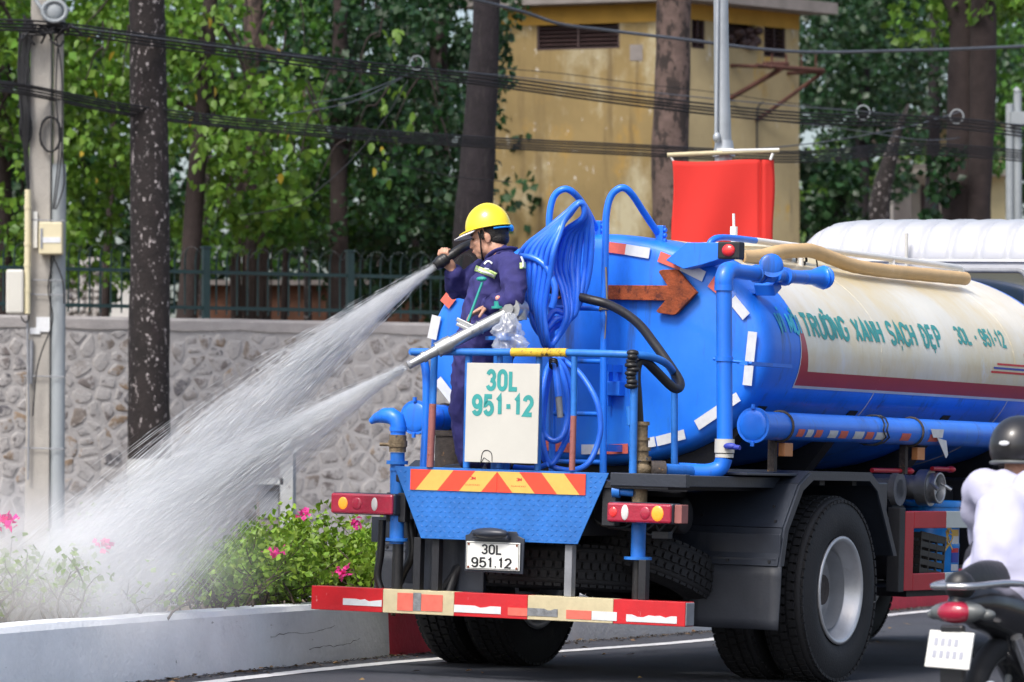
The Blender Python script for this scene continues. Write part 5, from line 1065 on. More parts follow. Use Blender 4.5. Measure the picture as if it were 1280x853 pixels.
g = G(); g.tube(catmull([(Dt.x, dv, Dt.z-.02), (Dt.x, dv, Dt.z+.02), (Dt.x, dv+.03, Dt.z+.055), (Dt.x, dv+.10, Dt.z+.065)], 5), .050, 16, up=(1, 0, 0)); g.cyl((Dt.x, dv, Dt.z-.05), (Dt.x, dv, Dt.z-.02), .052); g.build('pipe_elbow', 'blue', truck)
A = Vector((Dt.x, dv+.09, Dt.z+.063)); u_ = Dt.x
E1 = P(960, 344, u_, 0); E2 = P(1005, 347, u_, 0)
g = G(); g.tube([A, E1+Vector((0, .05, 0))], .041, 16); g.cyl(E1-Vector((0, .16, 0)), E1-Vector((0, .13, 0)), .05); g.cyl(E1-Vector((0, .10, 0)), E1-Vector((0, .07, 0)), .05); g.build('spray_arm', 'blue', truck)
g = G(); g.tube([E1+Vector((.0, -.03, 0)), E1+Vector((.05, -.085, .03)), E1+Vector((.07, -.11, .045))], [.04, .050, .070], 16); g.ell(E1+Vector((.072, -.113, .047)), (.068, .018, .066), rot=Matrix.Rotation(.65, 3, 'Z')); g.build('shower_head', 'blue', truck)
g = G(); g.tube([E1+Vector((.02, .05, -.0)), E2], .038, 16); g.cyl(E1+Vector((.02, .16, -.0)), E1+Vector((.02, .19, 0)), .052); g.build('spray_arm', 'blue', truck)
g = G(); a = E2; b = P(1026, 347, u_, 0); g.tube([a, a+(b-a)*.55, a+(b-a)*.75, b, b+Vector((0.01, .015, 0))], [.040, .042, .052, .062, .069], 16); g.ell(b+Vector((.012, .017, 0)), (.066, .016, .066)); g.build('shower_head', 'blue', truck)
g = G(); q = P(968, 356, u_-.03, 0); g.box((q.x-.04, q.y, q.z-.01), (.12, .10, .07), Matrix.Rotation(.5, 3, 'X')); g.box((q.x-.1, q.y, q.z-.04), (.2, .06, .03)); g.build('arm_bracket', 'blue', truck, bev=.006)
# --- rail cage round the platform
def bar(name, pts, r, m, k=0, n=10): g = G(); g.tube(catmull(pts, k) if k else pts, r, n); return g.build(name, m, truck)
rz = 1.768
bar('top_rail', [P(515, 440, 0), P(640, 440.5, 0)], .0205, 'blue_old')
bar('top_rail', [P(640, 440.5, 0), P(709, 441, 0)], .024, 'yellow_rust')
bar('top_rail', [P(709, 441, 0), P(780, 443, 0), P(812, 446, .1), P(833, 455, .3), P(843, 470, .5), P(844, 490, .53)], .0205, 'blue_old', 5)
g = G(); q = P(790, 450, 0)
for k in range(9): g.ell((q.x+.006*math.sin(k*2), .0+.006*math.cos(k*3), rz+.015-.022*k), (.034+.006*math.sin(k*5), .034, .018), 10, 6)
g.build('rope_lashing', 'hoseblack', truck)
bar('cage_post', [P(843, 480, .53), P(843, 582, .53)], .019, 'blue_old')
bar('cage_post', [P(793, 460, .02), P(791, 592, .02)], .021, 'blue_old')
for x0, x1, yb in ((543, 541, 505),): bar('cage_post', [P(x0, 443, 0), P(x1, yb, 0)], .020, 'blue_old'); bar('cage_post', [P(x1, yb, 0), P(537.5, 584, 0)], .020, 'brown_pipe')
bar('cage_post', [P(718, 446, .0), P(717, 520, .0)], .017, 'blue_old'); bar('cage_post', [P(717, 520, .0), P(715, 588, .0)], .017, 'brown_pipe')
bar('cage_post', [P(586, 443, .03), P(583, 585, .03)], .020, 'blue_old'); bar('cage_post', [P(674, 443, .03), P(672, 588, .03)], .018, 'blue_old')
bar('cage_post', [P(625, 443, .04), P(624, 585, .04)], .018, 'blue_old')
bar('cage_side_tube', [P(528, 443, .12), P(533, 470, .12), P(533, 520, .12), P(530, 584, .12)], .024, 'blue', 4)
bar('top_rail', [P(515, 440, 0), P(521, 441, .12), P(545, 440, .8)], .0205, 'blue_old')
# --- ladder on the rear face, its rails hooking over the tank top
LV = .93
l1 = [P(691, 600, LV), P(693, 500, LV), P(685, 300, LV), P(687, 262, LV), P(696, 240, LV), P(709, 236, LV+.01), P(722, 244, LV+.06), P(738, 268, LV+.2), P(747, 290, LV+.4)]
l1 = [P(690, 592, LV), P(690, 520, LV), P(689, 400, LV), P(687, 300, LV), P(687, 268, LV), P(693, 245, LV+.01), P(706, 236.5, LV+.03), P(719, 243, LV+.08), P(733, 262, LV+.17), P(746, 288, LV+.30)]
l2 = [P(754, 592, LV), P(754, 520, LV), P(755, 400, LV), P(757, 300, LV), P(758, 268, LV), P(764, 245, LV+.01), P(777, 235, LV+.03), P(789, 242, LV+.08), P(805, 266, LV+.20), P(822, 291, LV+.32)]
bar('ladder_rail', l1, .019, 'blue', 5, 12); bar('ladder_rail', l2, .020, 'blue', 5, 12)
for y in (386, 452, 518, 578): bar('ladder_rung', [P(690, y-1, LV), P(755, y, LV)], .014, 'blue')
for x, y, vv in ((748, 284, LV+.3), (826, 290, LV+.33)):
    q = P(x, y, vv); g = G(); g.b2((q.x-.022, vv-.02, q.z-.09), (q.x+.022, vv+.02, q.z+.035))
    for k in (-1, 0, 1): g.cyl((q.x-.03, vv, q.z+.03*k-.02), (q.x+.035, vv, q.z+.03*k-.02), .013, n=8)
    g.build('rail_hinge', 'blue', truck, bev=.004)
for y in (460, 560): g = G(); q = P(754, y, LV); g.b2((q.x-.01, LV+.015, q.z-.02), (q.x+.02, TV+.02, q.z+.02)); g.build('ladder_bracket', 'blue', truck)
g = G(); q = P(758, 488, 1.08); g.b2((q.x, 1.08, q.z-.09), (q.x+.012, 1.15, q.z+.12)); g.b2((q.x+.01, 1.06, q.z-.03), (q.x+.09, 1.15, q.z+.05)); g.build('latch_plate', 'blue', truck, bev=.004)
g = G()
for q in (P(755, 386, LV), P(690, 345, LV)):
    for k in range(3): g.tube([q+Vector((.026*math.cos(a), .026*math.sin(a), -.008+.008*k+.006*math.sin(a*1.5))) for a in [i*.7 for i in range(9)]], .004, 5, True)
q = P(757, 388, LV); g.tube(catmull([q, q+Vector((.03, -.05, -.05)), q+Vector((.025, -.05, -.16))], 4), .004, 5); q = P(760, 350, LV); g.tube([q+Vector((0, -.03, .07)), q+Vector((.01, -.02, -.15))], .006, 5)
g.build('tie_wire', 'rope', truck)
# --- rusty arrows bolted to the rear face
def arrow(pts, v):
    q = [P(x, y, v) for x, y in pts]; ar = sum(q[i].x*q[(i+1) % len(q)].z-q[(i+1) % len(q)].x*q[i].z for i in range(len(q)))
    if ar < 0: q = q[::-1]
    g = G(); g.prism([(p.x, p.z) for p in q], (0, v+.03, 0), X3, Z3, .03); return g
AR = [(751, 359), (755, 356.5), (834, 357), (823.5, 341), (824, 338.5), (828, 337.2), (844, 337), (847, 338), (870.5, 366), (845, 392.5), (841, 394), (823, 391.5), (820, 389), (831, 376), (755, 374.5), (751, 372)]
arrow(AR, 1.085).build('direction_arrow', 'rust', truck, bev=.003)
q0 = P(751, 366, 1.085)
gl = arrow(AR, 1.085); gl.v = [Vector((2*(q0.x)-.25-p.x, p.y, p.z+.0)) for p in gl.v]; gl.f = [f[::-1] for f in gl.f]
gl.build('direction_arrow', 'rust', truck, bev=.003)
for du in (.08, .5): g = G(); g.b2((q0.x+du-.02, 1.115, q0.z-.02), (q0.x+du+.02, 1.16, q0.z+.02)); g.build('arrow_bracket', 'blue', truck)
# --- number board hung on the cage
g = G(); a = P(584, 453.6, -.03); b = P(671, 580, -.03); g.b2((a.x, -.032, b.z), (b.x+.003, -.024, a.z)); bd = g.build('number_board', 'board', truck, bev=.002)
g = G(); a2 = P(607, 489, -.034); b2_ = P(649, 462, -.034); flat_letters(g, '30L', (a2.x, -.0335, a2.z), b2_.x-a2.x, b2_.z-a2.z, wt=.46, gap=.62)
a2 = P(589, 520, -.034); b2_ = P(667.5, 494, -.034); flat_letters(g, '951-12', (a2.x, -.0335, a2.z), b2_.x-a2.x, b2_.z-a2.z, wt=.48, gap=.58); g.build('lettering', 'teal', bd)
g = G(); q = P(608, 570, -.034); g.tube(catmull([q+Vector((-.035, 0, -.04)), q+Vector((-.025, 0, .015)), q+Vector((.0, 0, .03)), q+Vector((.03, 0, .015)), q+Vector((.035, 0, -.03))], 4), .0022, 4)
g.tube([q+Vector((-.04, 0, -.05)), q+Vector((-.015, 0, -.01)), q+Vector((.02, 0, -.03)), q+Vector((.0, 0, -.045))], .002, 4); g.build('crack', 'black', bd)
# --- swivel water cannon on a pedestal
PV = P(639, 389, .16); TP = P(510, 457, -.16); d = (TP-PV)
g = G(); g.tube([PV, PV+d*.30, PV+d*.62], [.034, .034, .034], 16); g.tube([PV+d*.62, PV+d*.80, PV+d*.97], [.033, .027, .021], 16); g.cyl(PV+d*.30, PV+d*.31, .040); can = g.build('water_cannon', 'steel', truck)
g = G(); g.cyl(PV+d*.58, PV+d*.62, .043); g.cyl(PV+d*.62, PV+d*.70, .046, .040); g.cyl(PV+d*.70, PV+d*.72, .043); g.cyl(PV+d*.83, PV+d*.86, .031)
g.build('coupling', 'steel', can)
g = G(); g.cyl(PV+d*.97, PV+d*1.0, .024); g.build('nozzle_tip', 'grey', can)
g = G(); g.tube(catmull([PV+d*.02, PV-d*.03+Vector((.0, 0, .008)), PV-d*.06+Vector((.01, 0, -.01)), PV-d*.07+Vector((.012, .0, -.07))], 4), .04, 16)
g.cyl(PV-d*.03+Vector((0, -.055, 0)), PV-d*.03+Vector((0, .055, 0)), .062, n=24); g.cyl(PV-d*.03+Vector((0, -.07, 0)), PV-d*.03+Vector((0, .07, 0)), .03, n=16); g.build('swivel_joint', 'steel', can)
q = P(625, 436, .18)
g = G(); g.tube([(q.x+.02, .18, 1.10), (q.x+.02, .18, PV.z-.12)], .052, 16); g.cyl((q.x+.02, .18, PV.z-.16), (q.x+.02, .18, PV.z-.14), .10, n=20); g.build('cannon_pedestal', 'blue_old', truck)
g = G(); g.cyl(P(622, 384, .12), P(622, 377, .12), .020, n=10); g.cyl(P(622, 386, .12), P(622, 383, .12), .034, n=10); g.build('cannon_valve', 'tealrod', can)
g = G(); g.ell(P(622.5, 373, .12), (.015, .015, .015), 10, 8); g.build('knob', 'pink', can)
a = P(603, 353, .1); b = P(585, 402, .05)
g = G(); g.tube([a, b], .0075, 8); g.ell(P(602, 349, .1), (.032, .02, .014), 12, 6); g.build('aim_lever', 'tealrod', can)
g = G(); g.box(P(583, 410, .03), (.11, .05, .018), Matrix.Rotation(.38, 3, 'Y')); g.box(P(581, 404, .03), (.11, .006, .022), Matrix.Rotation(.38, 3, 'Y')); g.build('lever_bracket', 'steel', can, bev=.003)
# --- side tube (hose locker) with cap, straps, stickers; and its twin on the left
for s in (1, -1):
    uu = 1.10*s if s > 0 else -1.02; zz = 1.42; v0 = .88
    g = G(); g.tube([(uu, v0+.02, zz), (uu, 5.6, zz)], .078, 20); st = g.build('side_tube', 'blue', truck)
    g = G(); g.cyl((uu, v0-.005, zz), (uu, v0+.02, zz), .098, n=28); g.ell((uu, v0-.005, zz), (.085, .012, .085), 20, 6); g.tube([(uu, v0-.012, zz+.09), (uu, v0-.012, zz+.115)], .012, 8); g.tube([(uu, v0-.012, zz-.09), (uu, v0-.012, zz-.115)], .012, 8)
    g.build('end_cap', 'blue', st)
    for v in (1.22, 3.05, 4.6):
        g = G(); g.tube([(uu+.083*math.cos(a), v, zz+.083*math.sin(a)) for a in [2*math.pi*k/20 for k in range(20)]], .008, 6, True, up=(0, 1, 0)); g.b2((uu-.02*s, v-.02, zz-.25), (uu-.06*s, v+.02, zz-.05)); g.build('strap', 'rusty_dark', st)
    if s > 0:
        k = 0; v = 1.30
        for L, m in ((.17, 'st_red'), (.16, 'st_white'), (.17, 'st_red'), (.05, None), (.22, 'st_white'), (.2, 'st_red'), (.05, None), (.25, 'st_white'), (.2, 'st_red'), (.28, 'st_white'), (.28, None), (.25, 'st_red'), (.4, None), (.28, 'st_red')):
            if m:
                g = G(); vs = [(uu+.0795*math.cos(a), vv, zz+.0795*math.sin(a)) for vv in (v+.003, v+L*.55-.003) for a in (-.75, -.6, -.45, -.3, -.15)]
                g.add(vs, [(j, j+5, j+6, j+1) for j in range(4)], 0, True); g.build('reflective_sticker', m, st)
            v += L*.55+.03
        for v in (1.25, 3.12): g = G(); g.b2((uu-.02, v, zz-.165), (uu+.02, v+.11, zz-.09)); g.build('side_reflector', 'orange', truck, bev=.004)
        g = G(); g.prism([(0, 0), (.14, -.015), (.17, -.10), (.14, -.12), (.06, -.05)], (uu+.085, 3.25, zz-.03), Y3, Z3, .003); g.prism([(-.1, .02), (.1, .02), (.08, -.03), (-.06, -.03)], (uu+.086, 3.25, zz-.0), Y3, Z3, .002); g.build('peeling_tape', 'st_white', truck)
        g = G()
        for v in (2.45, 2.5): g.tube([(uu+.088*math.cos(a), v+.06*math.sin(a*1.3), zz+.088*math.sin(a)) for a in [2*math.pi*k/14 for k in range(14)]], .005, 5, True)
        g.build('tie_wire', 'hoseblack', truck)
# --- air tank on the left, mechanical lumps beneath
g = G(); g.tube([(-.80, .95, 1.10), (-.80, .95, 1.34)], .11, 20); g.cyl((-.80, .95, 1.32), (-.80, .95, 1.35), .12, n=20); g.build('filter_housing', 'rusty_dark', truck)
g = G(); g.ell((0, 1.78, .52), (.24, .26, .24), 20, 12); g.tube([(-.9, 1.78, .52), (.9, 1.78, .52)], .075, 12); g.build('rear_axle', 'black', truck)
g = G(); g.tube([(0, 1.9, .55), (0, 6.3, .72)], .05, 10); g.build('drive_shaft', 'black', truck)
for s in (-1, 1):
    g = G()
    for k in range(7): g.b2((s*.52-.04, 1.78-.62+k*.07, .64+k*.016), (s*.52+.04, 1.78+.62-k*.07, .654+k*.016))
    g.build('leaf_spring', 'black', truck)
    g = G(); g.cyl((s*.52, 1.20, .72), (s*.52, 1.24, .92), .04); g.cyl((s*.52, 2.36, .72), (s*.52, 2.32, .92), .04); g.build('spring_shackle', 'black', truck)
g = G(); g.tube([(.55, .62, .92), (.82, .62, .92)], .10, 18); g.ell((.55, .62, .92), (.03, .1, .1)); g.ell((.82, .62, .92), (.03, .1, .1)); g.build('air_reservoir', 'black', truck)
g = G()
for k in range(5): g.tube(catmull([(.45+.06*k, .25+.05*k, .98), (.5+.07*k, .2+.06*k, .88-.02*k), (.62+.05*k, .3+.05*k, .85), (.66+.06*k, .45, .96)], 4), .011, 6)
g.build('air_line', 'hoseblack', truck)
# --- tyres and wheels
def tyre_prof(R=.52, w=.27, ri=.295):
    h = w/2
    return [(ri, -h*.78), (ri+.02, -h*.92), (ri+.08, -h*1.02), (R-.10, -h*1.0), (R-.035, -h*.90), (R-.010, -h*.80), (R, -h*.72), (R, -h*.46), (R-.014, -h*.45), (R-.014, -h*.40), (R, -h*.39), (R, -h*.06), (R-.014, -h*.05), (R-.014, h*.05),
            (R, h*.06), (R, h*.39), (R-.014, h*.40), (R-.014, h*.45), (R, h*.46), (R, h*.72), (R-.010, h*.80), (R-.035, h*.90), (R-.10, h*1.0), (ri+.08, h*1.02), (ri+.02, h*.92), (ri, h*.78)]
def lugs(g, c, ax, R=.52, w=.27, n=64):
    ax = Vector(ax).normalized(); X = (Vector((0, 0, 1)) if abs(ax.z) < .9 else Vector((1, 0, 0))); X = (X-ax*X.dot(ax)).normalized(); Y = ax.cross(X); c = Vector(c)
    for k in range(n):
        a = 2*math.pi*k/n
        for off in (-.78, -.42, .0, .42, .78):
            aa = a+(.5 if off in (-.42, .42) else 0)*2*math.pi/n; rd = X*math.cos(aa)+Y*math.sin(aa); tg = Y*math.cos(aa)-X*math.sin(aa)
            rot = Matrix((tuple(tg), tuple(ax), tuple(rd))).transposed()
            Rr = R+(.002 if abs(off) < .7 else -.019)
            g.box(c+ax*(off*w/2)+rd*Rr, (2*math.pi*R/n*.74, w*.15, .016), rot)
rim_prof = [(.262, -.10), (.268, -.112), (.256, -.118), (.240, -.105), (.236, -.07), (.222, -.03), (.215, .06), (.205, .10), (.19, .115), (.10, .120), (.098, .105)]
def wheel(u, v, z, face, name='wheel', outer=True):   # face +1: outer side looks to +u
    g = G(); g.lathe(tyre_prof(), (u, v, z), (1, 0, 0), 56); ty = g.build('tyre', 'rubber', truck)
    g = G(); lugs(g, (u, v, z), (1, 0, 0)); g.build('tread', 'rubber', ty)
    f = face
    if outer:                                  # deep concave dual rim: flange outside, disc far inside
        pr = [(.300, .118), (.306, .130), (.290, .136), (.274, .122), (.268, .085), (.246, .05), (.220, -.06), (.212, -.085), (.19, -.095), (.12, -.10), (.115, -.06), (.105, -.05), (.001, -.05)]
    else: pr = [(.300, .118), (.292, .128), (.27, .12), (.26, .05), (.225, .0), (.20, .02), (.12, .05), (.001, .05)]
    g = G(); g.lathe([(r, h) for r, h in pr], (u, v, z), (f, 0, 0), 48); g.lathe([(.300, -.118), (.292, -.128), (.24, -.11), (.225, -.05), (.222, .05)], (u, v, z), (f, 0, 0), 48); rm = g.build('rim', 'rim', ty)
    g = G()
    for k in range(8): a = 2*math.pi*k/8; c0 = Vector((u-f*.10, v+.155*math.cos(a), z+.155*math.sin(a))); g.cyl(c0, c0+Vector((f*.035, 0, 0)), .016, n=6)
    g.cyl((u-f*.1, v, z), (u+f*.02, v, z), .085, n=16); g.build('hub', 'rusty_dark', ty)
for s in (-1, 1):
    wheel(s*1.115, 1.78, .512, s); wheel(s*.79, 1.78, .512, s, outer=False); wheel(s*1.05, 7.1, .512, s, outer=False)
# spare wheel slung flat beneath the tail, and the hanger
g = G(); g.lathe(tyre_prof(.52, .25), (.0, .72, .615), (0, .05, 1), 56); sp = g.build('spare_wheel', 'rubber', truck); g = G(); lugs(g, (0, .72, .615), (0, .05, 1), .52, .25); g.build('tread', 'rubber', sp)
g = G(); g.lathe([(.27, -.11), (.24, -.10), (.22, 0), (.10, .03), (.001, .03)], (0, .72, .615), (0, .05, 1), 32); g.build('rim', 'black', sp)
g = G(); g.lathe(tyre_prof(.50, .24), (.36, .98, .60), (.10, .38, 1), 48); sp = g.build('spare_wheel', 'rubber', truck); g = G(); lugs(g, (.36, .98, .60), (.10, .38, 1), .50, .24); g.build('tread', 'rubber', sp)
# --- right rear fender: folded sheet over the duals, with flap; and the left one
FP = [(.92, .655), (.97, .86), (1.16, 1.10), (1.30, 1.165), (2.14, 1.165), (2.26, 1.10), (2.52, .70)]
for s in (1, -1):
    sh = G(); t = .012
    for (v0, z0), (v1, z1) in zip(FP, FP[1:]):
        dv_, dz_ = v1-v0, z1-z0; L = math.hypot(dv_, dz_); nv, nz = -dz_/L*t, dv_/L*t
        ua, ub = s*.60, s*1.25
        q = [(v0, z0), (v1, z1), (v1+nv, z1+nz), (v0+nv, z0+nz)]
        sh.add([(ua, a, b) for a, b in q]+[(ub, a, b) for a, b in q], [(0, 1, 2, 3), (7, 6, 5, 4), (0, 4, 5, 1), (1, 5, 6, 2), (2, 6, 7, 3), (3, 7, 4, 0)])
    fd = sh.build('fender', 'black2', truck)
    lip = G()
    for (v0, z0), (v1, z1) in zip(FP, FP[1:]):  # outer lip 45 mm deep, folded down
        c0 = Vector((0, 1.72, .7)); a = Vector((0, v0, z0)); b = Vector((0, v1, z1)); ai = a+(c0-a).normalized()*.05; bi = b+(c0-b).normalized()*.05
        X = Vector((s*1.25, 0, 0)); lip.add([a+X, b+X, bi+X, ai+X, a+X+Vector((s*.012, 0, 0)), b+X+Vector((s*.012, 0, 0)), bi+X+Vector((s*.012, 0, 0)), ai+X+Vector((s*.012, 0, 0))], [(0, 3, 2, 1), (4, 5, 6, 7), (0, 1, 5, 4), (1, 2, 6, 5), (2, 3, 7, 6), (3, 0, 4, 7)])
    lip.build('fender_lip', 'black2', fd)
    g = G(); g.b2((s*.60, .925, .648), (s*1.255, .945, .83)); g.b2((s*.62, .915, .66), (s*1.24, .925, .70)); g.build('fender_skirt', 'black2', fd, bev=.003)
    g = G(); vs = []
    for i in range(9):
        for j in range(7): u = s*(.72+.55*i/8); z = .655-.345*j/6; vs.append((u, .915+.015*math.sin(i*1.1+j*.4)*(j/6)-.01*j/6, z))
    g.add(vs, [(i*7+j, i*7+j+1, (i+1)*7+j+1, (i+1)*7+j) for i in range(8) for j in range(6)], 0, True); fl = g.build('mud_flap', 'flap', truck); m = fl.modifiers.new('s', 'SOLIDIFY'); m.thickness = .008
    for x in (.68, .95, 1.2): g = G(); g.cyl((s*x, .905, .68), (s*x, .925, .68), .009, n=8); g.build('bolt', 'black', fd)
    for a, b in ((1.16, .98), (.75, .92), (1.2, .90)): g = G(); g.cyl((s*a, .955+ (b-.86)*.79-.012, b), (s*a, .975+(b-.86)*.79, b), .008, n=8); g.build('bolt', 'black', fd)
    g = G(); g.b2((s*.44, 1.55, 1.10), (s*1.20, 1.62, 1.14)); g.b2((s*.44, 2.0, 1.10), (s*1.2, 2.06, 1.14)); g.build('fender_bracket', 'black', fd)
g = G(); g.b2((1.0, 2.56, .80), (1.10, 2.74, 1.12)); g.cyl((1.05, 2.65, .84), (1.12, 2.65, .84), .10, n=16); g.build('bracket_plate', 'black2', truck, bev=.01)
g = G(); g.b2((.60, .60, 1.148), (1.2, 1.3, 1.162)); g.build('fender_top_sheet', 'black2', truck, bev=.003)
# --- side guard
for s in (1, -1):
    u = 1.17*s; a = .02*s
    g = G(); g.b2((u-a*3, 2.72, .485), (u+a, 2.80, .975)); g.build('guard_post', 'black', truck, bev=.004)
    g = G(); g.b2((u-a, 2.80, .49), (u+a, 2.93, .955)); gp = g.build('guard_frame', 'gred', truck, bev=.006)
    for z0, z1 in ((.855, .955), (.49, .59)):
        for k, (va, vb) in enumerate(((2.932, 3.42), (3.42, 4.10), (4.10, 4.6), (4.6, 5.3))):
            g = G(); g.b2((u-a, va+.001, z0), (u+a*.95, vb-.001, z1)); g.build('guard_bar', 'gred' if k % 2 == 0 else 'gwhite', gp, bev=.004)
# outlets behind the guard
g = G(); q = P(1160, 610, 1.0, 0); g.cyl((.55, q.y, q.z), (.95, q.y, q.z), .075); g.cyl((.95, q.y, q.z), (1.02, q.y, q.z), .11, n=24); g.lathe([(.05, 0), (.09, 0), (.095, .06), (.08, .06), (.075, .01)], (1.02, q.y, q.z), (1, 0, 0), 24)
g.cyl((1.02, q.y, q.z), (1.04, q.y, q.z), .05); g.build('outlet_coupling', 'steel', truck, bev=.004)
for k in (-1, 1):
    g = G(); g.tube([(1.05, q.y+.08*k, q.z+.03), (1.11, q.y+.1*k, q.z-.01)], .012, 6); g.build('coupling_lug', 'steel', truck)
g = G(); q2 = P(1135, 612, .95, 0); g.cyl((.5, q2.y, q2.z), (.9, q2.y, q2.z), .06); g.cyl((.86, q2.y, q2.z), (.9, q2.y, q2.z), .1, n=16); g.build('outlet_pipe', 'grey', truck)
for x0, x1, y in ((1090, 1136, 588), (1165, 1188, 586)):
    a = P(x0, y, 1.05, 0); b = P(x1, y+1, 1.05, 0); g = G(); g.tube([a, b], .014, 8); g.ell(b, (.03, .05, .02)); g.build('valve_lever', 'gred', truck)
g = G(); g.b2((-.95, 2.9, .62), (-.45, 4.1, 1.05)); g.build('fuel_tank', 'black2', truck, bev=.05)
g = G(); g.b2((.35, 3.0, .45), (1.12, 4.6, .50)); g.build('equipment_shelf', 'black', truck)
g = G(); g.b2((.40, 3.9, .52), (.62, 4.9, 1.1)); g.b2((.3, 5.0, .6), (.9, 6.2, 1.15)); g.build('battery_box', 'black', truck, bev=.02)
# --- cab: rear wall with its window, ribbed white roof
CV = 6.1
g = G(); g.prism([(CV, 1.15), (CV+1.75, .62), (CV+1.85, 1.5), (CV+1.6, 2.45), (CV+1.45, 2.60), (CV, 2.60)], (-1.06, 0, 0), Y3, Z3, 2.12); cab = g.build('cab', 'cabwhite', truck, bev=.05)
g = G(); n = 160; vs = []
prof = [(-.012, 2.585), (-.015, 2.605), (.0, 2.66), (.035, 2.74), (.10, 2.81), (.22, 2.855), (.5, 2.885), (1.0, 2.885), (1.40, 2.82), (1.55, 2.70), (1.58, 2.59)]
for (dv, z) in prof:
    for k in range(n+1):
        t = -1+2*k/n; e = abs(t)**9; x = 1.07*t; f = max(0, (z-2.60)/.285)
        xx = 1.02*x*(1-.05*f*f*abs(t)**3)
        rb = 1-math.exp(-(((x+.05) % .2-.1)/.024)**2)
        zz = z - .17*f*abs(t)**12 + (.022*(rb-1)*min(1,f*1.6) if abs(t) < .88 else 0); vs.append((xx, CV+dv+(.020*(1-rb)*(1-f*.5) if abs(t) < .88 else 0)+.05*e, zz))
g.add(vs, [(i*(n+1)+k, i*(n+1)+k+1, (i+1)*(n+1)+k+1, (i+1)*(n+1)+k) for i in range(len(prof)-1) for k in range(n)], 0, True); g.build('ribbed_roof', 'cabwhite', cab)
g = G(); g.b2((-1.065, CV-.016, 2.572), (1.065, CV+.02, 2.588)); g.build('roof_gutter', 'white', cab, bev=.003)
def rrect(x0, z0, x1, z1, r, k=6):
    out = []
    for cx, cz, a0 in ((x1-r, z0+r, -90), (x1-r, z1-r, 0), (x0+r, z1-r, 90), (x0+r, z0+r, 180)):
        for j in range(k+1): a = R_(a0+90*j/k); out.append((cx+r*math.cos(a), cz+r*math.sin(a)))
    return out
g = G(); g.tube([(x, CV-.006, z) for x, z in rrect(-.42, 2.0, .60, 2.515, .07)], .016, 8, True, up=(0, 1, 0)); wf = g.build('rear_window', 'grey', cab)
g = G(); g.prism(rrect(-.41, 2.01, .59, 2.505, .065), (0, CV-.002, 0), X3, Z3, .006); g.build('pane', 'darkglass', wf)
g = G(); g.tube([P(1133, 292, CV-.06), P(1133, 335, CV-.06)], .013, 8); g.build('air_pipe', 'board', cab)
for s in (-1, 1):
    g = G(); g.prism([(CV+.4, 1.62), (CV+1.6, 1.62), (CV+1.45, 2.35), (CV+.4, 2.35)], (s*1.065, 0, 0), Y3, Z3, .01*s); g.build('side_window', 'darkglass', cab)
g = G(); g.b2((-1.05, CV+1.78, .5), (1.05, CV+1.95, .85)); g.build('front_bumper', 'white', truck, bev=.02)
g = G(); g.b2((-.9, CV+.0, .75), (.9, CV+1.2, 1.15)); g.build('engine', 'black', truck, bev=.02)
# ================================================================== things resting on the truck
def zp(x, y, ox=580, oy=230, k=3.877): return ox+x/k, oy+y/k
def coil(name, lb, loops, conv, v0, rad, base, m='hose_blue', cat='hose'):
    t = thing(name, lb, cat, base, MT)
    for i, (pts_, va, vb) in enumerate(loops):
        n = len(pts_); q = []
        for k, p in enumerate(pts_):
            x, y = conv(*p); f = k/(n-1); v = va+(vb-va)*math.sin(math.pi*f*2)*.5+.012*math.sin(i*5+k*2); q.append(P(x, y, v))
        g = G(); g.tube(catmull(q, 7, True), rad, 10, True); g.build('hose_loop', m, t)
    return t
LP1 = []
for q_ in range(7):
    f = q_/6; L1x, L2x, L3x = 284+f*150, 268+f*150, 292+f*105; Rx, R2x = 616-f*150, 602-f*150; bt = 700+45*math.sin(q_*2.1) if q_ < 4 else 800-6*q_+20
    j1_, j2_ = rnd.uniform(-14, 14), rnd.uniform(-12, 12)
    LP1.append(([(552+3*math.sin(q_), 93+q_*1.2), (500-10*f, 150+f*16+j1_), (400+f*65, 222+f*16), (L1x, 322+f*8), (L2x, 440), (L3x+j2_, 600), (330+f*70, bt-50), (385+f*30, bt), (440+f*14, bt-45), (535-f*45+j1_, 640), (585-f*105, 520), (R2x+j2_, 400), (Rx+4, 250), (608-f*34, 165), (578+2*math.sin(q_*3), 104)], .74-.012*q_, .56-.012*q_))
hk = P(723, 256, .86)
cl = coil('coiled_hose', 'thick coil of bright blue hose hung from the left ladder hook', LP1, zp, .7, .0165, hk)
g = G(); g.tube(catmull([P(*zp(*p), .60) for p in ((272, 352), (330, 358), (380, 385), (415, 430), (440, 500), (437, 560), (425, 600))], 6), .019, 10); g.build('hose_tail', 'hose_blue', cl)
z2 = lambda x, y: (440+x/3.5556, 430+y/3.5556)
LP2 = [
 ([(895, 72), (865, 120), (848, 210), (842, 320), (856, 400), (900, 432), (940, 400), (958, 320), (952, 210), (930, 120), (908, 76)], .30, .22),
 ([(898, 72), (860, 150), (846, 300), (848, 440), (880, 535), (925, 480), (968, 380), (985, 300), (975, 200), (945, 110), (915, 74)], .34, .24),
 ([(905, 68), (870, 180), (850, 330), (846, 480), (870, 530), (920, 556), (990, 560), (1050, 530), (1090, 450), (1105, 360), (1085, 250), (1020, 140), (950, 80), (925, 66)], .38, .30),
]
c2 = coil('coiled_hose', 'smaller coil of blue hose hung from the cage rail right of the number board', LP2, z2, .3, .016, P(693, 452, .3))
g = G(); g.tube(catmull([P(*z2(*p), .26) for p in ((870, 535), (820, 552), (760, 552), (720, 548))], 5), .015, 8); g.build('hose_tail', 'hose_blue', c2)
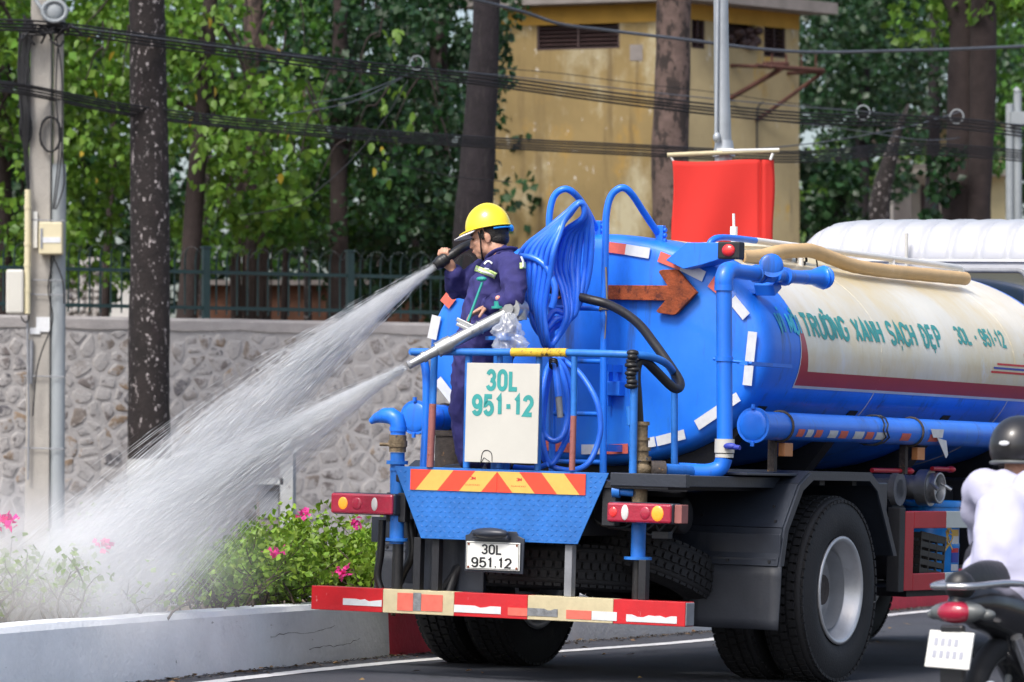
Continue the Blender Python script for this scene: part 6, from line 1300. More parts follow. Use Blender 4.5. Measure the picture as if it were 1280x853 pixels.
g = G(); g.tube([P(*z2(905, 82), .2), P(*z2(912, 170), .2), P(*z2(918, 235), .2)], [.020, .020, .022], 10); g.build('hose_lance', 'hose_blue', c2)
g = G(); g.tube([P(*z2(918, 235), .2), P(*z2(926, 328), .2)], [.019, .017], 10); g.build('lance_tip', 'grey', c2)
g = G()
for k in range(3): g.tube([P(*z2(895+18*math.cos(a), 80+16*math.sin(a)+8*k), .18+.03*math.sin(a)) for a in [i*.63 for i in range(10)]], .005, 5, True)
g.build('tie', 'hoseblack', c2)
# tan suction hose lying along the walkway rail
pts_ = [P(x, y, u, 0) for x, y, u in ((923, 322, .60), (950, 321, .61), (975, 315, .62), (1000, 313.5, .62), (1015, 314, .62), (1040, 323, .64), (1065, 332, .66), (1100, 338, .66), (1150, 343, .66), (1206, 348.5, .66))]
pts_ = catmull(pts_, 7); b = pts_[0]
t = thing('suction_hose', 'long tan ribbed suction hose lying along the white rail on the tank top', 'hose', b, MT)
g = G(); rr = [.042+.0012*math.sin(i*2.1) for i in range(len(pts_))]; g.tube(pts_, rr, 18, caps=False); g.tube(pts_[:6], .036, 18, caps=False); d = (pts_[1]-pts_[0]).normalized(); g.build('hose_body', 'tan', t)
g = G(); g.lathe([(.036, .005), (.044, .0), (.046, .02), (.043, .03)], pts_[0], d, 20); g.build('hose_mouth', 'tan', t); g = G(); g.cyl(pts_[0]+d*.06, pts_[0]+d*.065, .036, n=18); g.build('hose_bore', 'hoseblack', t)
# black delivery hose: from the worker's hand, behind him, across the tank face and down to the valve stack
hp = [P(x, y, v) for x, y, v in ((556, 325, .44), (566, 318, .46), (580, 309, .52), (592, 305, .60), (606, 308, .68), (625, 325, .74), (650, 345, .80), (690, 362, .84), (735, 374, .80), (758, 380, .80), (780, 391, .76), (800, 407, .70), (818, 430, .60), (838, 458, .50), (850, 478, .42), (847, 486, .36), (838, 482, .30), (818, 462, .20), (806, 451, .12), (798, 453, .08), (795, 470, .07), (797, 500, .08), (799, 536, .10))]
hb_ = thing('delivery_hose', 'heavy black rubber hose the worker holds, running back to the valve stack', 'hose', hp[-1], MT)
g = G(); q = catmull(hp, 6); g.tube(q, .026, 12); g.build('hose_body', 'hoseblack', hb_)
d = (hp[0]-P(568, 317, .46)).normalized(); g = G(); o_ = P(549, 329, .42)
g.lathe([(.026, -.06), (.034, -.05), (.036, -.035), (.033, -.03), (.036, -.022), (.036, .0), (.030, .01), (.028, .028), (.022, .030)], o_, (o_-P(560, 321.5, .45)).normalized(), 16); g.build('spray_nozzle', 'hoseblack', hb_)
# crumpled clear plastic bag tied to the cannon pedestal
M_['bag'] = glassy('thin crumpled plastic film', (.80, .84, .90), .42, .12, .5)
def crumple(px, seed, sx, sz, off):
    q = P(*px, .10); g = G(); n, m = 40, 26; vs = []
    for i in range(m+1):
        tt = i/m; rad = (.018+.055*math.sin(min(1, tt*1.25)*math.pi*.62)+.02*tt)
        for k in range(n):
            a = 2*math.pi*k/n; nn_ = noise.noise(Vector((math.cos(a)*2.2+seed, math.sin(a)*2.2, tt*3)))*.9+.45*noise.noise(Vector((math.cos(a)*6+seed, math.sin(a)*6, tt*8)))
            r_ = rad*(1+nn_*.8); vs.append(q+Vector((r_*math.cos(a)*sx+off*tt, r_*math.sin(a)*.8, .06-sz*tt+.012*noise.noise(Vector((a, tt*6, seed))))))
    g.add(vs, [(i*n+k, i*n+(k+1) % n, (i+1)*n+(k+1) % n, (i+1)*n+k) for i in range(m) for k in range(n)], 0, True); return g, q
g, q = crumple((634, 405), 3, .95, .20, .02); solo(g, 'plastic_bag', 'bag', 'crumpled clear plastic bag tied round the water cannon pedestal', 'plastic bag', q, MT)
# blue drum and crate behind the side guard
q = P(1160, 700, .95, 0)
dr_ = thing('plastic_drum', 'bright blue plastic drum with a lid behind the red side guard', 'drum', (.85, 3.95, .50), MT)
c = Vector((.87, 3.95, 0)); R0 = .17
g = G(); g.lathe([(.001, .50), (R0*.95, .50), (R0, .53), (R0, .72), (R0*1.02, .73), (R0*1.02, .75), (R0, .76), (R0, .96), (R0*.98, .985)], c, Z3, 32); g.build('drum_body', 'drum', dr_)
g = G(); g.lathe([(R0*1.05, .975), (R0*1.06, 1.0), (R0*1.02, 1.015), (R0*.9, 1.015), (R0*.88, 1.005), (.001, 1.005)], c, Z3, 32); g.build('drum_lid', 'drum', dr_)
for i, (z, m, h) in enumerate(((.85, 'st_red', .05), (.80, 'tape_yel', .04), (.75, 'st_white', .05), (.70, 'red_txt', .04), (.64, 'navy_txt', .06), (.59, 'st_white', .04))):
    g = G(); vs = []
    for k in range(6): a = .25-.62+.10*k; vs += [c+Vector((R0*1.012*math.cos(a), R0*1.012*math.sin(a)*-1*-1, z)), c+Vector((R0*1.012*math.cos(a), R0*1.012*math.sin(a), z+h))]
    g.add(vs, [(2*k, 2*k+2, 2*k+3, 2*k+1) for k in range(5)], 0, True); g.build('printed_label', m, dr_)
cr = thing('plastic_crate', 'black slatted plastic crate tilted in front of the blue drum', 'crate', (1.03, 3.42, .52), MT)
Rc = Matrix.Rotation(-.10, 3, 'X'); cc = Vector((1.03, 3.42, .665))
def cb_(name, o, d): g = G(); g.box(cc+Rc @ Vector(o), d, Rc); return g.build(name, 'crate', cr, bev=.002)
for k in range(6):
    for s in (-1, 1): cb_('slat', (s*.07, 0, -.13+.052*k), (.008, .38, .034 if k != 5 else .045))
    for s in (-1, 1): cb_('slat', (0, s*.186, -.13+.052*k), (.15, .008, .034))
for s in (-1, 1):
    for v in (-.18, -.06, .06, .18): cb_('upright', (s*.068, v, 0), (.014, .014, .30))
cb_('crate_floor', (0, 0, -.155), (.15, .38, .01))
g = G(); r_ = random.Random(2)
for k in range(6): q = Vector((1.06, 3.74, .78)); g.tube(catmull([q+Vector((r_.uniform(-.02, .02), r_.uniform(-.05, .05), r_.uniform(-.07, .09))) for _ in range(4)], 4), .004, 5)
solo(g, 'yellow_cord', 'tape_yel', 'tangle of yellow cord tied beside the blue drum label', 'cord', (1.06, 3.74, .70), MT)
# ================================================================== people
def limb(g, pts, rads, n=14, flat=1., sub=5, up=None):
    q = catmull(pts, sub); m = len(q); rr = []
    for i in range(m): t = i/(m-1)*(len(rads)-1); a = min(int(t), len(rads)-2); f = t-a; f = f*f*(3-2*f); rr.append(rads[a]+(rads[a+1]-rads[a])*f)
    g.tube(q, rr, n, flat=flat, up=up); g.ell(q[0], (rr[0],)*3, 12, 8); g.ell(q[-1], (rr[-1],)*3, 12, 8); return g
def head(g, c, F, U, s=1.):                     # F = face direction, U = up; adds overlapping volumes for the remesh
    F = F.normalized(); U = (U-F*U.dot(F)).normalized(); Rt = F.cross(U); M3 = Matrix((tuple(F), tuple(Rt), tuple(U))).transposed()
    def e(f, r, u, a, b, c_, n=16): g.ell(c+M3 @ Vector((f, r, u))*s, (a*s, b*s, c_*s), n, 12, rot=M3)
    e(-.010, 0, .030, .098, .076, .092, 24)     # cranium
    e(.030, 0, -.030, .062, .058, .078, 20)     # face block
    e(.052, 0, -.082, .034, .034, .026)         # chin
    e(.020, .040, -.060, .045, .018, .028); e(.020, -.040, -.060, .045, .018, .028)   # jaw
    e(.076, 0, .028, .018, .046, .012)          # brow
    e(.092, 0, -.014, .016, .012, .028); e(.102, 0, -.030, .014, .016, .012)          # nose
    e(.090, 0, -.056, .012, .024, .007); e(.088, 0, -.067, .011, .020, .007)          # lips
    e(.066, .036, -.018, .020, .018, .020); e(.066, -.036, -.018, .020, .018, .020)   # cheeks
    for r in (1, -1): e(-.008, .078*r, -.008, .018, .009, .030); e(-.004, .084*r, .004, .014, .006, .018)
    return M3
def hand(g, wrist, D, Nn, side, curl=1.1, s=1.):  # D = towards the knuckles, Nn = out of the palm back; side = thumb side direction
    D = D.normalized(); Sd = (side-D*side.dot(D)).normalized(); Nb = Nn-D*Nn.dot(D)-Sd*Nn.dot(Sd); Nb.normalize()
    M3 = Matrix((tuple(D), tuple(Sd), tuple(Nb))).transposed()
    g.ell(wrist+D*.045*s, (.055*s, .042*s, .018*s), 14, 10, rot=M3); g.ell(wrist+D*.07*s, (.028*s, .042*s, .016*s), 14, 10, rot=M3)
    L = (.070, .080, .074, .058)
    for k in range(4):
        o = wrist+D*.085*s+Sd*(.030-.020*k)*s; p = [o]; a = 0.1*curl
        for j, f in enumerate((.42, .32, .26)): d = D*math.cos(a)-Nb*math.sin(a); p.append(p[-1]+d*L[k]*f*s*1.05); a += .75*curl
        g.tube(p, [.0098*s, .0092*s, .0085*s, .0072*s], 8); [g.ell(q, (.0092*s,)*3, 8, 6) for q in p]
    o = wrist+D*.03*s+Sd*.035*s-Nb*.008*s; p = [o, o+(Sd*.7+D*.6-Nb*.35).normalized()*.034*s, o+(Sd*.45+D*.9-Nb*.75*curl).normalized()*.064*s]
    g.tube(p, [.014*s, .011*s, .009*s], 8); [g.ell(q, (.0105*s,)*3, 8, 6) for q in p]
# ---------------- worker on the platform (truck-local frame), facing left
VW = .42
FL = Vector((-.95, -.30, -.20)); UP = Vector((-.12, 0, 1))
hc = P(611, 298, VW)
man = thing('person', 'worker in a yellow helmet and navy coveralls, spraying water from the rear platform', 'person', (hc.x+.06, VW, 1.10), MT)
nk = P(629, 321, VW+.01); ch = P(624, 352, VW); bl = P(613, 392, VW); pv = P(607, 430, VW); 
shN = P(638, 333, VW-.17); elN = P(642, 371, VW-.26); wrN = P(612, 383, .20)
shF = P(612, 336, VW+.17); elF = P(576, 362, VW+.20); wrF = P(566, 338, VW+.07)
hipN, hipF = pv+Vector((0, -.10, 0)), pv+Vector((0, .10, 0)); knN, knF = hipN+Vector((-.05, -.02, -.36)), hipF+Vector((-.03, .02, -.36))
anN, anF = Vector((hipN.x-.0, hipN.y-.02, 1.17)), Vector((hipF.x+.03, hipF.y+.02, 1.17))
g = G(); M3 = head(g, hc, FL, UP)
limb(g, [nk+Vector((0, 0, -.03)), hc+Vector((.035, 0, -.05))], [.062, .060]); limb(g, [pv, bl, ch, nk], [.10, .10, .09, .06], flat=1.1)
for a, b, c_ in ((shN, elN, wrN), (shF, elF, wrF)): limb(g, [a, b, c_], [.045, .038, .028])
limb(g, [ch+Vector((0, -.06, .0)), shN], [.035, .035]); limb(g, [ch+Vector((0, .06, .0)), shF], [.035, .035])
for a, b, c_ in ((hipN, knN, anN), (hipF, knF, anF)): limb(g, [a, b, c_], [.075, .05, .035]); g.ell(c_+Vector((-.07, 0, -.035)), (.10, .035, .03), 12, 8)
dN = P(592, 392, .15)-wrN; hand(g, wrN, dN, Vector((0, -.5, .8)), Vector((-.2, -1, -.2)), .75)
hd = P(553, 326, .42)-wrF; hand(g, wrF, P(556, 322, .44)-wrF, Vector((.35, -.9, .1)), Vector((-.8, -.2, .3)), 1.35)
body = g.build('body', 'skin', man); remesh(body, .0058, 3, .5)
# face details
def fpt(f, r, u): return hc+M3 @ Vector((f, r, u))
for r in (1, -1):
    g = G(); g.ell(fpt(.083, .031*r, .006), (.006, .013, .006), 10, 6, rot=M3); g.build('eye', 'eye', body)
    g = G(); g.tube([fpt(.088, .014*r, .026), fpt(.090, .03*r, .031), fpt(.080, .048*r, .027)], .0045, 6); g.build('eyebrow', 'hair', body)
g = G(); g.tube([fpt(.097, -.020, -.061), fpt(.102, 0, -.0605), fpt(.097, .020, -.061)], .0034, 6); g.build('mouth', 'lip', body)
g = G(); g.ell(fpt(-.030, 0, .032), (.088, .082, .092), 24, 16, rot=M3); g.ell(fpt(-.05, 0, -.01), (.064, .074, .055), 20, 12, rot=M3)
for r in (1, -1): g.ell(fpt(.018, .068*r, .018), (.016, .010, .030), 10, 8, rot=M3)
g.build('hair', 'hair', man); 
# coveralls
g = G()
limb(g, [pv+Vector((0, 0, -.06)), pv, bl, P(622, 360, VW), ch, nk+Vector((0, 0, -.015))], [.145, .150, .150, .148, .138, .056], 24, 1.12, up=(0, 1, 0))
limb(g, [ch+Vector((0, -.06, .045)), shN, elN+Vector((.0, 0, .0)), (elN+wrN)/2, wrN], [.085, .074, .068, .062, .050], 16)
limb(g, [ch+Vector((0, .06, .045)), shF, elF, (elF+wrF)/2, wrF+(elF-wrF)*.12], [.09, .08, .068, .060, .048], 16)
limb(g, [nk+Vector((.005, 0, -.02)), nk+Vector((.0, 0, .012))], [.070, .058], 20)
for a, b, c_ in ((hipN, knN, anN), (hipF, knF, anF)): limb(g, [a+Vector((0, 0, .02)), a+(b-a)*.5, b, (b+c_)/2, c_+Vector((0, 0, .02))], [.12, .105, .088, .082, .075], 18)
cov = g.build('coveralls', 'coverall', man); remesh(cov, .0085, 4, .5)
me = cov.data
nrm_ = [v.normal.copy() for v in me.vertices]
for v, vn in zip(me.vertices, nrm_):             # cloth folds, real relief
    p = v.co.copy(); f = .010*noise.noise(Vector((p.x*9+p.z*6, p.y*7, p.z*10-p.x*8)))+.007*(1-abs(noise.noise(Vector((p.x*14-p.z*5, p.y*12, p.z*13+p.x*9))))*3); v.co = p+vn*f
for a, b in (((wrN+(elN-wrN)*.06), wrN+(elN-wrN)*.02), (wrF+(elF-wrF)*.16, wrF+(elF-wrF)*.06)): g = G(); g.cyl(a, b, .054, .052, n=18); g.build('cuff', 'coverall', cov)
g = G()
for s in (-1, 1):
    q = [nk+Vector((-.085, s*.01, -.055)), nk+Vector((-.07, s*.055, -.01)), nk+Vector((.0, s*.085, .03)), nk+Vector((.055, s*.05, .045)), nk+Vector((.07, 0, .045))]
    g.tube(catmull(q, 5), [.010+.005*(1-i/20) for i in range(21)], 8, flat=.5)
g.build('collar', 'coverall', cov)
# reflective bands by projection onto the cloth
from mathutils.bvhtree import BVHTree
bvh = BVHTree.FromPolygons([v.co.copy() for v in me.vertices], [tuple(p.vertices) for p in me.polygons])
def wrapstrip(name, pts2, wpx, m, parent, off=.004, seg=22, base=BASE[man.name]):
    # a band laid on the cloth: rays leave the measured line towards the body from outside it
    P2 = catmull([Vector((a, b, 0)) for a, b in pts2], max(1, seg//(len(pts2)-1))); rows = []
    cam_l = MTI @ CAMV
    for i, p in enumerate(P2):
        d = (P2[min(i+1, len(P2)-1)]-P2[max(i-1, 0)]).normalized(); nrm = Vector((-d.y, d.x, 0)); row = []
        for k in (-1, -.33, .33, 1):
            q = p+nrm*wpx*.5*k; tgt = P(q.x, q.y, VW); dr2 = (tgt-cam_l).normalized(); o = tgt-dr2*1.5-base; h = bvh.ray_cast(o, dr2)
            if h[0] is None: row = None; break
            row.append(h[0]+h[1]*off+base)
        if row: rows.append(row)
    g = G(); 
    if len(rows) > 1: g.add([q for r in rows for q in r], [(i*4+j, i*4+j+1, (i+1)*4+j+1, (i+1)*4+j) for i in range(len(rows)-1) for j in range(3)], 0, True)
    o = g.build(name, m, parent); s_ = o.modifiers.new('s', 'SOLIDIFY'); s_.thickness = .003; s_.offset = 0; return o
wrapstrip('reflective_band', [(595, 335.5), (604, 339), (612, 341), (620, 345)], 7.5, 'hivis', cov); wrapstrip('reflective_band', [(596, 336), (604, 339.5), (612, 341.5), (619, 345)], 2.2, 'hivis2', cov, off=.007)
wrapstrip('reflective_band', [(650, 321), (652.5, 328), (653, 336)], 7, 'hivis', cov); wrapstrip('reflective_band', [(650.5, 322), (652.8, 328), (653, 335)], 2, 'hivis2', cov, off=.007)
wrapstrip('badge', [(606, 331), (609, 328), (613, 327.5), (616, 330)], 2.0, 'hivis2', cov, off=.005); wrapstrip('badge', [(607, 336), (612, 336.8)], 2.0, 'hivis2', cov, off=.005)
# helmet
def hp_(f, r, u): return hc+M3 @ (Matrix.Rotation(.0, 3, 'Y') @ Vector((f, r, u)))
hel = G(); n = 40; prof = []; H0 = .056
for i in range(15):
    t = i/14*math.pi/2; prof.append((math.cos(t), math.sin(t)))
vs = []
for cr, sz_ in prof:
    for k in range(n):
        a = 2*math.pi*k/n; rdg = 1+.018*max(0, 1-abs(math.sin(a))*5)*(sz_); vs.append(hp_(-.006+.128*cr*math.cos(a), .106*cr*math.sin(a), H0+.138*sz_*rdg))
hel.add(vs, [(i*n+k, i*n+(k+1) % n, (i+1)*n+(k+1) % n, (i+1)*n+k) for i in range(14) for k in range(n)], 0, True)
helmet = hel.build('helmet', 'yelhat', man)
g = G(); vs = []
for k in range(n):
    a = 2*math.pi*k/n; fr = max(0, math.cos(a))**3; e = .008+.034*fr; dz = -.004-.010*fr
    for q_, zz in ((0, 0), (.5, dz*.4), (1, dz)): vs.append(hp_(-.006+(.126+e*q_)*math.cos(a), (.105+e*q_*.55)*math.sin(a), H0+.002+zz))
g.add(vs, [(k*3+j, ((k+1) % n)*3+j, ((k+1) % n)*3+j+1, k*3+j+1) for k in range(n) for j in range(2)], 0, True); br_ = g.build('brim', 'yelhat', helmet); s_ = br_.modifiers.new('s', 'SOLIDIFY'); s_.thickness = .006
g = G(); vs = []; nb_ = 20                        # white visor of the cap worn beneath
for i in range(nb_+1):
    a = -1.05+2.1*i/nb_
    for q_ in (0, .35, .7, 1): fr = math.cos(a*1.2)**.7 if math.cos(a*1.2) > 0 else 0; vs.append(hp_(-.008+(.120+.082*fr*q_)*math.cos(a), .104*math.sin(a)*(1+.05*q_), H0-.008-.024*q_*fr*(.6+.4*q_)))
g.add(vs, [(i*4+j, (i+1)*4+j, (i+1)*4+j+1, i*4+j+1) for i in range(nb_) for j in range(3)], 0, True); vz = g.build('cap_visor', 'whitehat', helmet); s_ = vz.modifiers.new('s', 'SOLIDIFY'); s_.thickness = .005
g = G()
for r in (1, -1): g.tube(catmull([fpt(.035, .095*r, .035), fpt(.032, .085*r, -.01), fpt(.040, .066*r, -.06), fpt(.048, .03*r, -.105), fpt(.05, 0, -.112)], 4), .0085, 6, flat=.4)
g.build('chin_strap', 'strap', helmet)
g = G(); g.tube([hp_(-.008+.122*math.cos(a), .100*math.sin(a), H0-.018) for a in [2.0+.13*i for i in range(19)]], .011, 8, flat=.5); g.ell(hp_(-.132, 0, H0-.022), (.016, .03, .02), 10, 8, rot=M3); g.build('helmet_harness', 'drum', helmet)
for c_ in (anN, anF): g = G(); g.ell(Vector((c_.x-.06, c_.y, 1.135)), (.135, .05, .032), 16, 8); g.ell(Vector((c_.x, c_.y, 1.165)), (.06, .05, .06), 14, 8); g.build('boot', 'hoseblack', man)

# ---------------- motorbike and rider, near right
YM = 17.0; mc = W(1200, 763, YM)
HD = R_(36); Fm = Vector((math.sin(HD), math.cos(HD), 0)); Rm = Vector((Fm.y, -Fm.x, 0))
gz = road_z(mc.x, mc.y)
B0 = Vector((mc.x, mc.y, gz))+Fm*.12
MB = Matrix(((Rm.x, Fm.x, 0, B0.x), (Rm.y, Fm.y, 0, B0.y), (0, 0, 1, B0.z), (0, 0, 0, 1)))    # bike-local: x right, y forward, z up
MBI = MB.inverted()
def PB(x, y, b): # on plane y(bike forward)=b
    o = MBI @ CAMV; d = MBI.to_3x3() @ ray(x, y); t = (b-o.y)/d.y; return o+t*d
M_['bikeblack'] = mat('black bike paint', (.012, .012, .014), .25, bump=.02, coat=.6); M_['chrome'] = mat('chrome', (.55, .55, .56), .18, .9, var=.05, bump=.02); M_['shirt'] = mat('pale lilac shirt cotton', (.44, .44, .58), .85, var=.03, vs=4, bump=.5, bs=14)
M_['trouser'] = mat('dark trousers', (.02, .02, .03), .85, bump=.3); M_['mhelmet'] = mat('matt black helmet', (.014, .014, .016), .38, var=.1, bump=.02, coat=.3); M_['greyplastic'] = mat('grey bike plastic', (.12, .13, .13), .4, bump=.05)
tl_ = PB(1200, 765, -.10); ZL = tl_.z
bk = thing('motorbike', 'black underbone motorbike with a red tail lamp and white number plate at the right edge', 'motorbike', (0, .15, 0), MB)
wr = .285; ax = Vector((.0, .22, wr)); axf = Vector((0, 1.45, wr))
for c_ in (ax, axf):
    g = G(); g.lathe([(wr-.075, -.03), (wr-.05, -.042), (wr-.02, -.038), (wr-.003, -.02), (wr, 0), (wr-.003, .02), (wr-.02, .038), (wr-.05, .042), (wr-.075, .03)], c_, (1, 0, 0), 40); ty = g.build('tyre', 'rubber', bk)
    g = G(); g.lathe([(wr-.075, -.03), (wr-.085, -.025), (wr-.095, 0), (wr-.085, .025), (wr-.075, .03)], c_, (1, 0, 0), 40); g.cyl(c_-Vector((.06, 0, 0)), c_+Vector((.06, 0, 0)), .045, n=14)
    for k in range(5): a = 2*math.pi*k/5; g.tube([c_, c_+Vector((0, math.cos(a), math.sin(a)))*(wr-.09)], .014, 6)
    g.build('wheel_rim', 'greyplastic', ty)
g = G(); zs = ZL
limb(g, [(0, -.14, zs+.03), (0, .05, zs+.02), (0, .35, zs-.04), (0, .62, zs-.10), (0, .85, zs-.22), (0, 1.0, zs-.16), (0, 1.15, zs+.12)], [.045, .10, .12, .12, .10, .09, .10], 18, 1.0)
limb(g, [(0, .25, zs-.15), (0, .5, zs-.30), (0, .85, zs-.40), (0, 1.1, zs-.22)], [.08, .11, .13, .10], 16); bd2 = g.build('body_panel', 'bikeblack', bk); remesh(bd2, .014, 3)
g = G(); limb(g, [(0, -.12, zs+.10), (0, .1, zs+.10), (0, .45, zs+.06), (0, .8, zs+.02)], [.06, .10, .12, .09], 16, .5, up=(1, 0, 0)); g.build('seat', 'hoseblack', bk)
g = G(); 
for s in (-1, 1): g.tube(catmull([Vector((s*.10, .35, zs+.09)), Vector((s*.125, .05, zs+.11)), Vector((s*.09, -.17, zs+.10)), Vector((0, -.21, zs+.10))], 5), .014, 8)
g.build('grab_rail', 'chrome', bk)
g = G(); g.ell((0, -.155, zs+.0), (.078, .05, .045), 20, 12); g.build('tail_lamp', 'lens_red', bk)
g = G(); g.ell((0, -.135, zs+.0), (.125, .05, .045), 16, 10); g.ell((0, -.15, zs-.065), (.04, .03, .016), 12, 8); g.build('lamp_housing', 'greyplastic', bk)
for s in (-1, 1): g = G(); g.ell((s*.11, -.11, zs-.01), (.04, .03, .022), 14, 8); g.build('indicator', 'greyplastic', bk)
g = G(); g.prism([(-.05, zs-.05), (.05, zs-.05), (.055, zs-.22), (.045, zs-.42), (-.045, zs-.42), (-.055, zs-.22)], (0, -.16, 0), X3, Z3, .03); g.build('rear_mudguard', 'bikeblack', bk, bev=.008)
Rp = Matrix.Rotation(-.22, 3, 'X') @ Matrix.Rotation(.05, 3, 'Y'); pc_ = Vector((0, -.20, zs-.145))
g = G(); g.box(pc_, (.198, .010, .145), Rp); pp = g.build('number_plate', 'plate', bk, bev=.003)
g = G()
def pln(x, y, l): return pc_+Rp @ Vector((-.075+.15*x, -.0075-l, -.005+.05*y))
M_['faintgrey'] = mat('worn plate lettering', (.35, .36, .42), .6, bump=0)
g = G()
for z in (.028, -.02):
    for k in range(5 if z < 0 else 4): g.box(pc_+Rp @ Vector((-.062+.030*k, -.0065, z)), (.018, .001, .030), Rp)
g.build('plate_marks', 'faintgrey', pp)
g = G(); g.tube([(0.13, .75, .20), (0.155, .3, .26), (.165, .05, .33), (.165, -.18, .37)], [.02, .035, .045, .04], 14); g.build('exhaust', 'chrome', bk)
g = G(); g.tube([(.12, .30, .30), (.125, .10, zs-.10)], .024, 10); g.tube([(-.12, .30, .30), (-.125, .10, zs-.10)], .024, 10); g.build('shock_absorber', 'chrome', bk)
g = G(); g.tube([(-.07, ax.y, ax.z), (-.08, .75, .30)], .028, 8); g.tube([(.07, ax.y, ax.z), (.08, .75, .30)], .028, 8); g.ell((0, .8, .30), (.11, .2, .12), 16, 10); g.build('engine', 'greyplastic', bk)
g = G(); g.tube([(-.07, 1.38, .45), (0, 1.2, zs+.2)], .03, 8); g.tube([(.05, axf.y, axf.z), (.05, 1.22, zs+.05)], .022, 8); g.tube([(-.05, axf.y, axf.z), (-.05, 1.22, zs+.05)], .022, 8); g.build('front_fork', 'chrome', bk)
g = G(); g.tube(catmull([(-.34, 1.0, zs+.30), (-.15, 1.1, zs+.30), (0, 1.15, zs+.25), (.15, 1.1, zs+.30), (.34, 1.0, zs+.30)], 5), .013, 8); g.ell((0, 1.22, zs+.20), (.12, .09, .10), 16, 10); g.build('handlebar', 'bikeblack', bk)
# rider
seat = zs+.14
rd = thing('person', 'motorbike rider seen from behind in a black helmet and pale lilac shirt', 'person', (0, .42, seat), MB)
by = .40
hq = PB(1276, 566, .62); hx = hq.x; c0 = Vector((hx, .62, hq.z))
pel = PB(1262, 735, .40); pel.y = .40; pel = Vector((PB(1272, 735, .40).x, .40, seat+.06)); cst = PB(1272, 655, .50); nck = PB(1275, 608, .58)
print('rider', hq, pel, cst, nck, 'zs', zs, 'gz', gz)
shL, shR = cst+Vector((-.185, .04, .13)), cst+Vector((.185, .04, .13)); elL, elR = cst+Vector((-.26, .22, -.10)), cst+Vector((.26, .22, -.10)); haL, haR = Vector((-.31, 1.0, zs+.30)), Vector((.31, 1.0, zs+.30))
g = G(); FR_ = Vector((.05, 1, -.05)); M4 = head(g, c0, FR_, Z3, .95); limb(g, [nck+Vector((0, 0, -.05)), c0+Vector((0, -.02, -.06))], [.06, .058]); limb(g, [pel, cst, nck], [.12, .12, .07])
for a, b, c_ in ((shL, elL, haL), (shR, elR, haR)): limb(g, [a, b, c_-(c_-b)*.18], [.045, .036, .027])
for s, a, h_ in ((-1, elL, haL), (1, elR, haR)): wv = h_-(h_-a)*.2; hand(g, wv, h_-wv, Vector((0, .1, 1)), Vector((-s, 0, 0)), 1.2)
knL, knR = pel+Vector((-.20, .42, -.05)), pel+Vector((.20, .42, -.05)); ftL, ftR = Vector((-.17, .62, .26)), Vector((.17, .62, .26))
for s, k_, f_ in ((-1, knL, ftL), (1, knR, ftR)): limb(g, [pel+Vector((s*.09, 0, 0)), k_, f_], [.08, .055, .035]); g.ell(f_+Vector((0, .08, -.03)), (.04, .12, .03), 12, 8)
limb(g, [cst+Vector((-.1, 0, .1)), shL], [.05, .045]); limb(g, [cst+Vector((.1, 0, .1)), shR], [.05, .045])
rbody = g.build('body', 'skin', rd); remesh(rbody, .008, 3)
g = G(); limb(g, [pel+Vector((0, -.05, -.10)), pel+Vector((0, -.04, -.02)), pel+(cst-pel)*.45+Vector((0, -.03, 0)), cst+Vector((0, -.02, .0)), nck+Vector((0, 0, -.055))], [.20, .20, .185, .18, .08], 26, .80, up=(1, 0, 0))
for a, b, h_ in ((shL, elL, haL), (shR, elR, haR)): limb(g, [cst+(a-cst)*.4+Vector((0, 0, .06)), a, b, h_-(h_-b)*.35], [.11, .078, .066, .055], 16)
limb(g, [nck+Vector((0, 0, -.05)), nck+Vector((0, 0, -.01))], [.078, .070], 16)
sh = g.build('shirt', 'shirt', rd); remesh(sh, .011, 5)
nrm_ = [v.normal.copy() for v in sh.data.vertices]
for v, vn in zip(sh.data.vertices, nrm_): p = v.co.copy(); v.co = p+vn*(.020*noise.noise(Vector((p.x*6, p.y*6, p.z*8+p.x*7)))+.010*noise.noise(Vector((p.x*16, p.y*12, p.z*14))))
g = G()
for s, k_, f_ in ((-1, knL, ftL), (1, knR, ftR)): limb(g, [pel+Vector((s*.09, -.02, -.02)), (pel+k_)/2+Vector((s*.04, 0, 0)), k_, f_+Vector((0, 0, .05))], [.13, .11, .082, .06], 18)
tr_ = g.build('trousers', 'trouser', rd); remesh(tr_, .012, 3)
for f_ in (ftL, ftR): g = G(); g.ell(f_+Vector((0, .07, -.03)), (.05, .14, .04), 14, 8); g.build('shoe', 'hoseblack', rd)
g = G(); n = 40; vs = []
for i in range(17):
    t = -.55+i/16*(math.pi/2+.55)
    for k in range(n): a = 2*math.pi*k/n; cr = math.cos(t) if t > 0 else math.cos(t)*1.0; vs.append(c0+M4 @ Vector((-.006+.140*cr*math.cos(a), .118*cr*math.sin(a), .022+.128*math.sin(t))))
g.add(vs, [(i*n+k, i*n+(k+1) % n, (i+1)*n+(k+1) % n, (i+1)*n+k) for i in range(16) for k in range(n)], 0, True); rh = g.build('helmet', 'mhelmet', rd); s_ = rh.modifiers.new('s', 'SOLIDIFY'); s_.thickness = .01; s_.offset = 1
g = G(); g.tube([c0+M4 @ Vector((-.006+.126*math.cos(a), .106*math.sin(a), -.045)) for a in [2*math.pi*i/30 for i in range(30)]], .012, 6, True, flat=.6); g.build('helmet_trim', 'greyplastic', rh)
g = G(); a_ = .02; q = c0+M4 @ Vector((-.158, .02, .028)); g.ell(q, (.024, .004, .010), 16, 8); g.build('helmet_badge', 'st_white', rh)
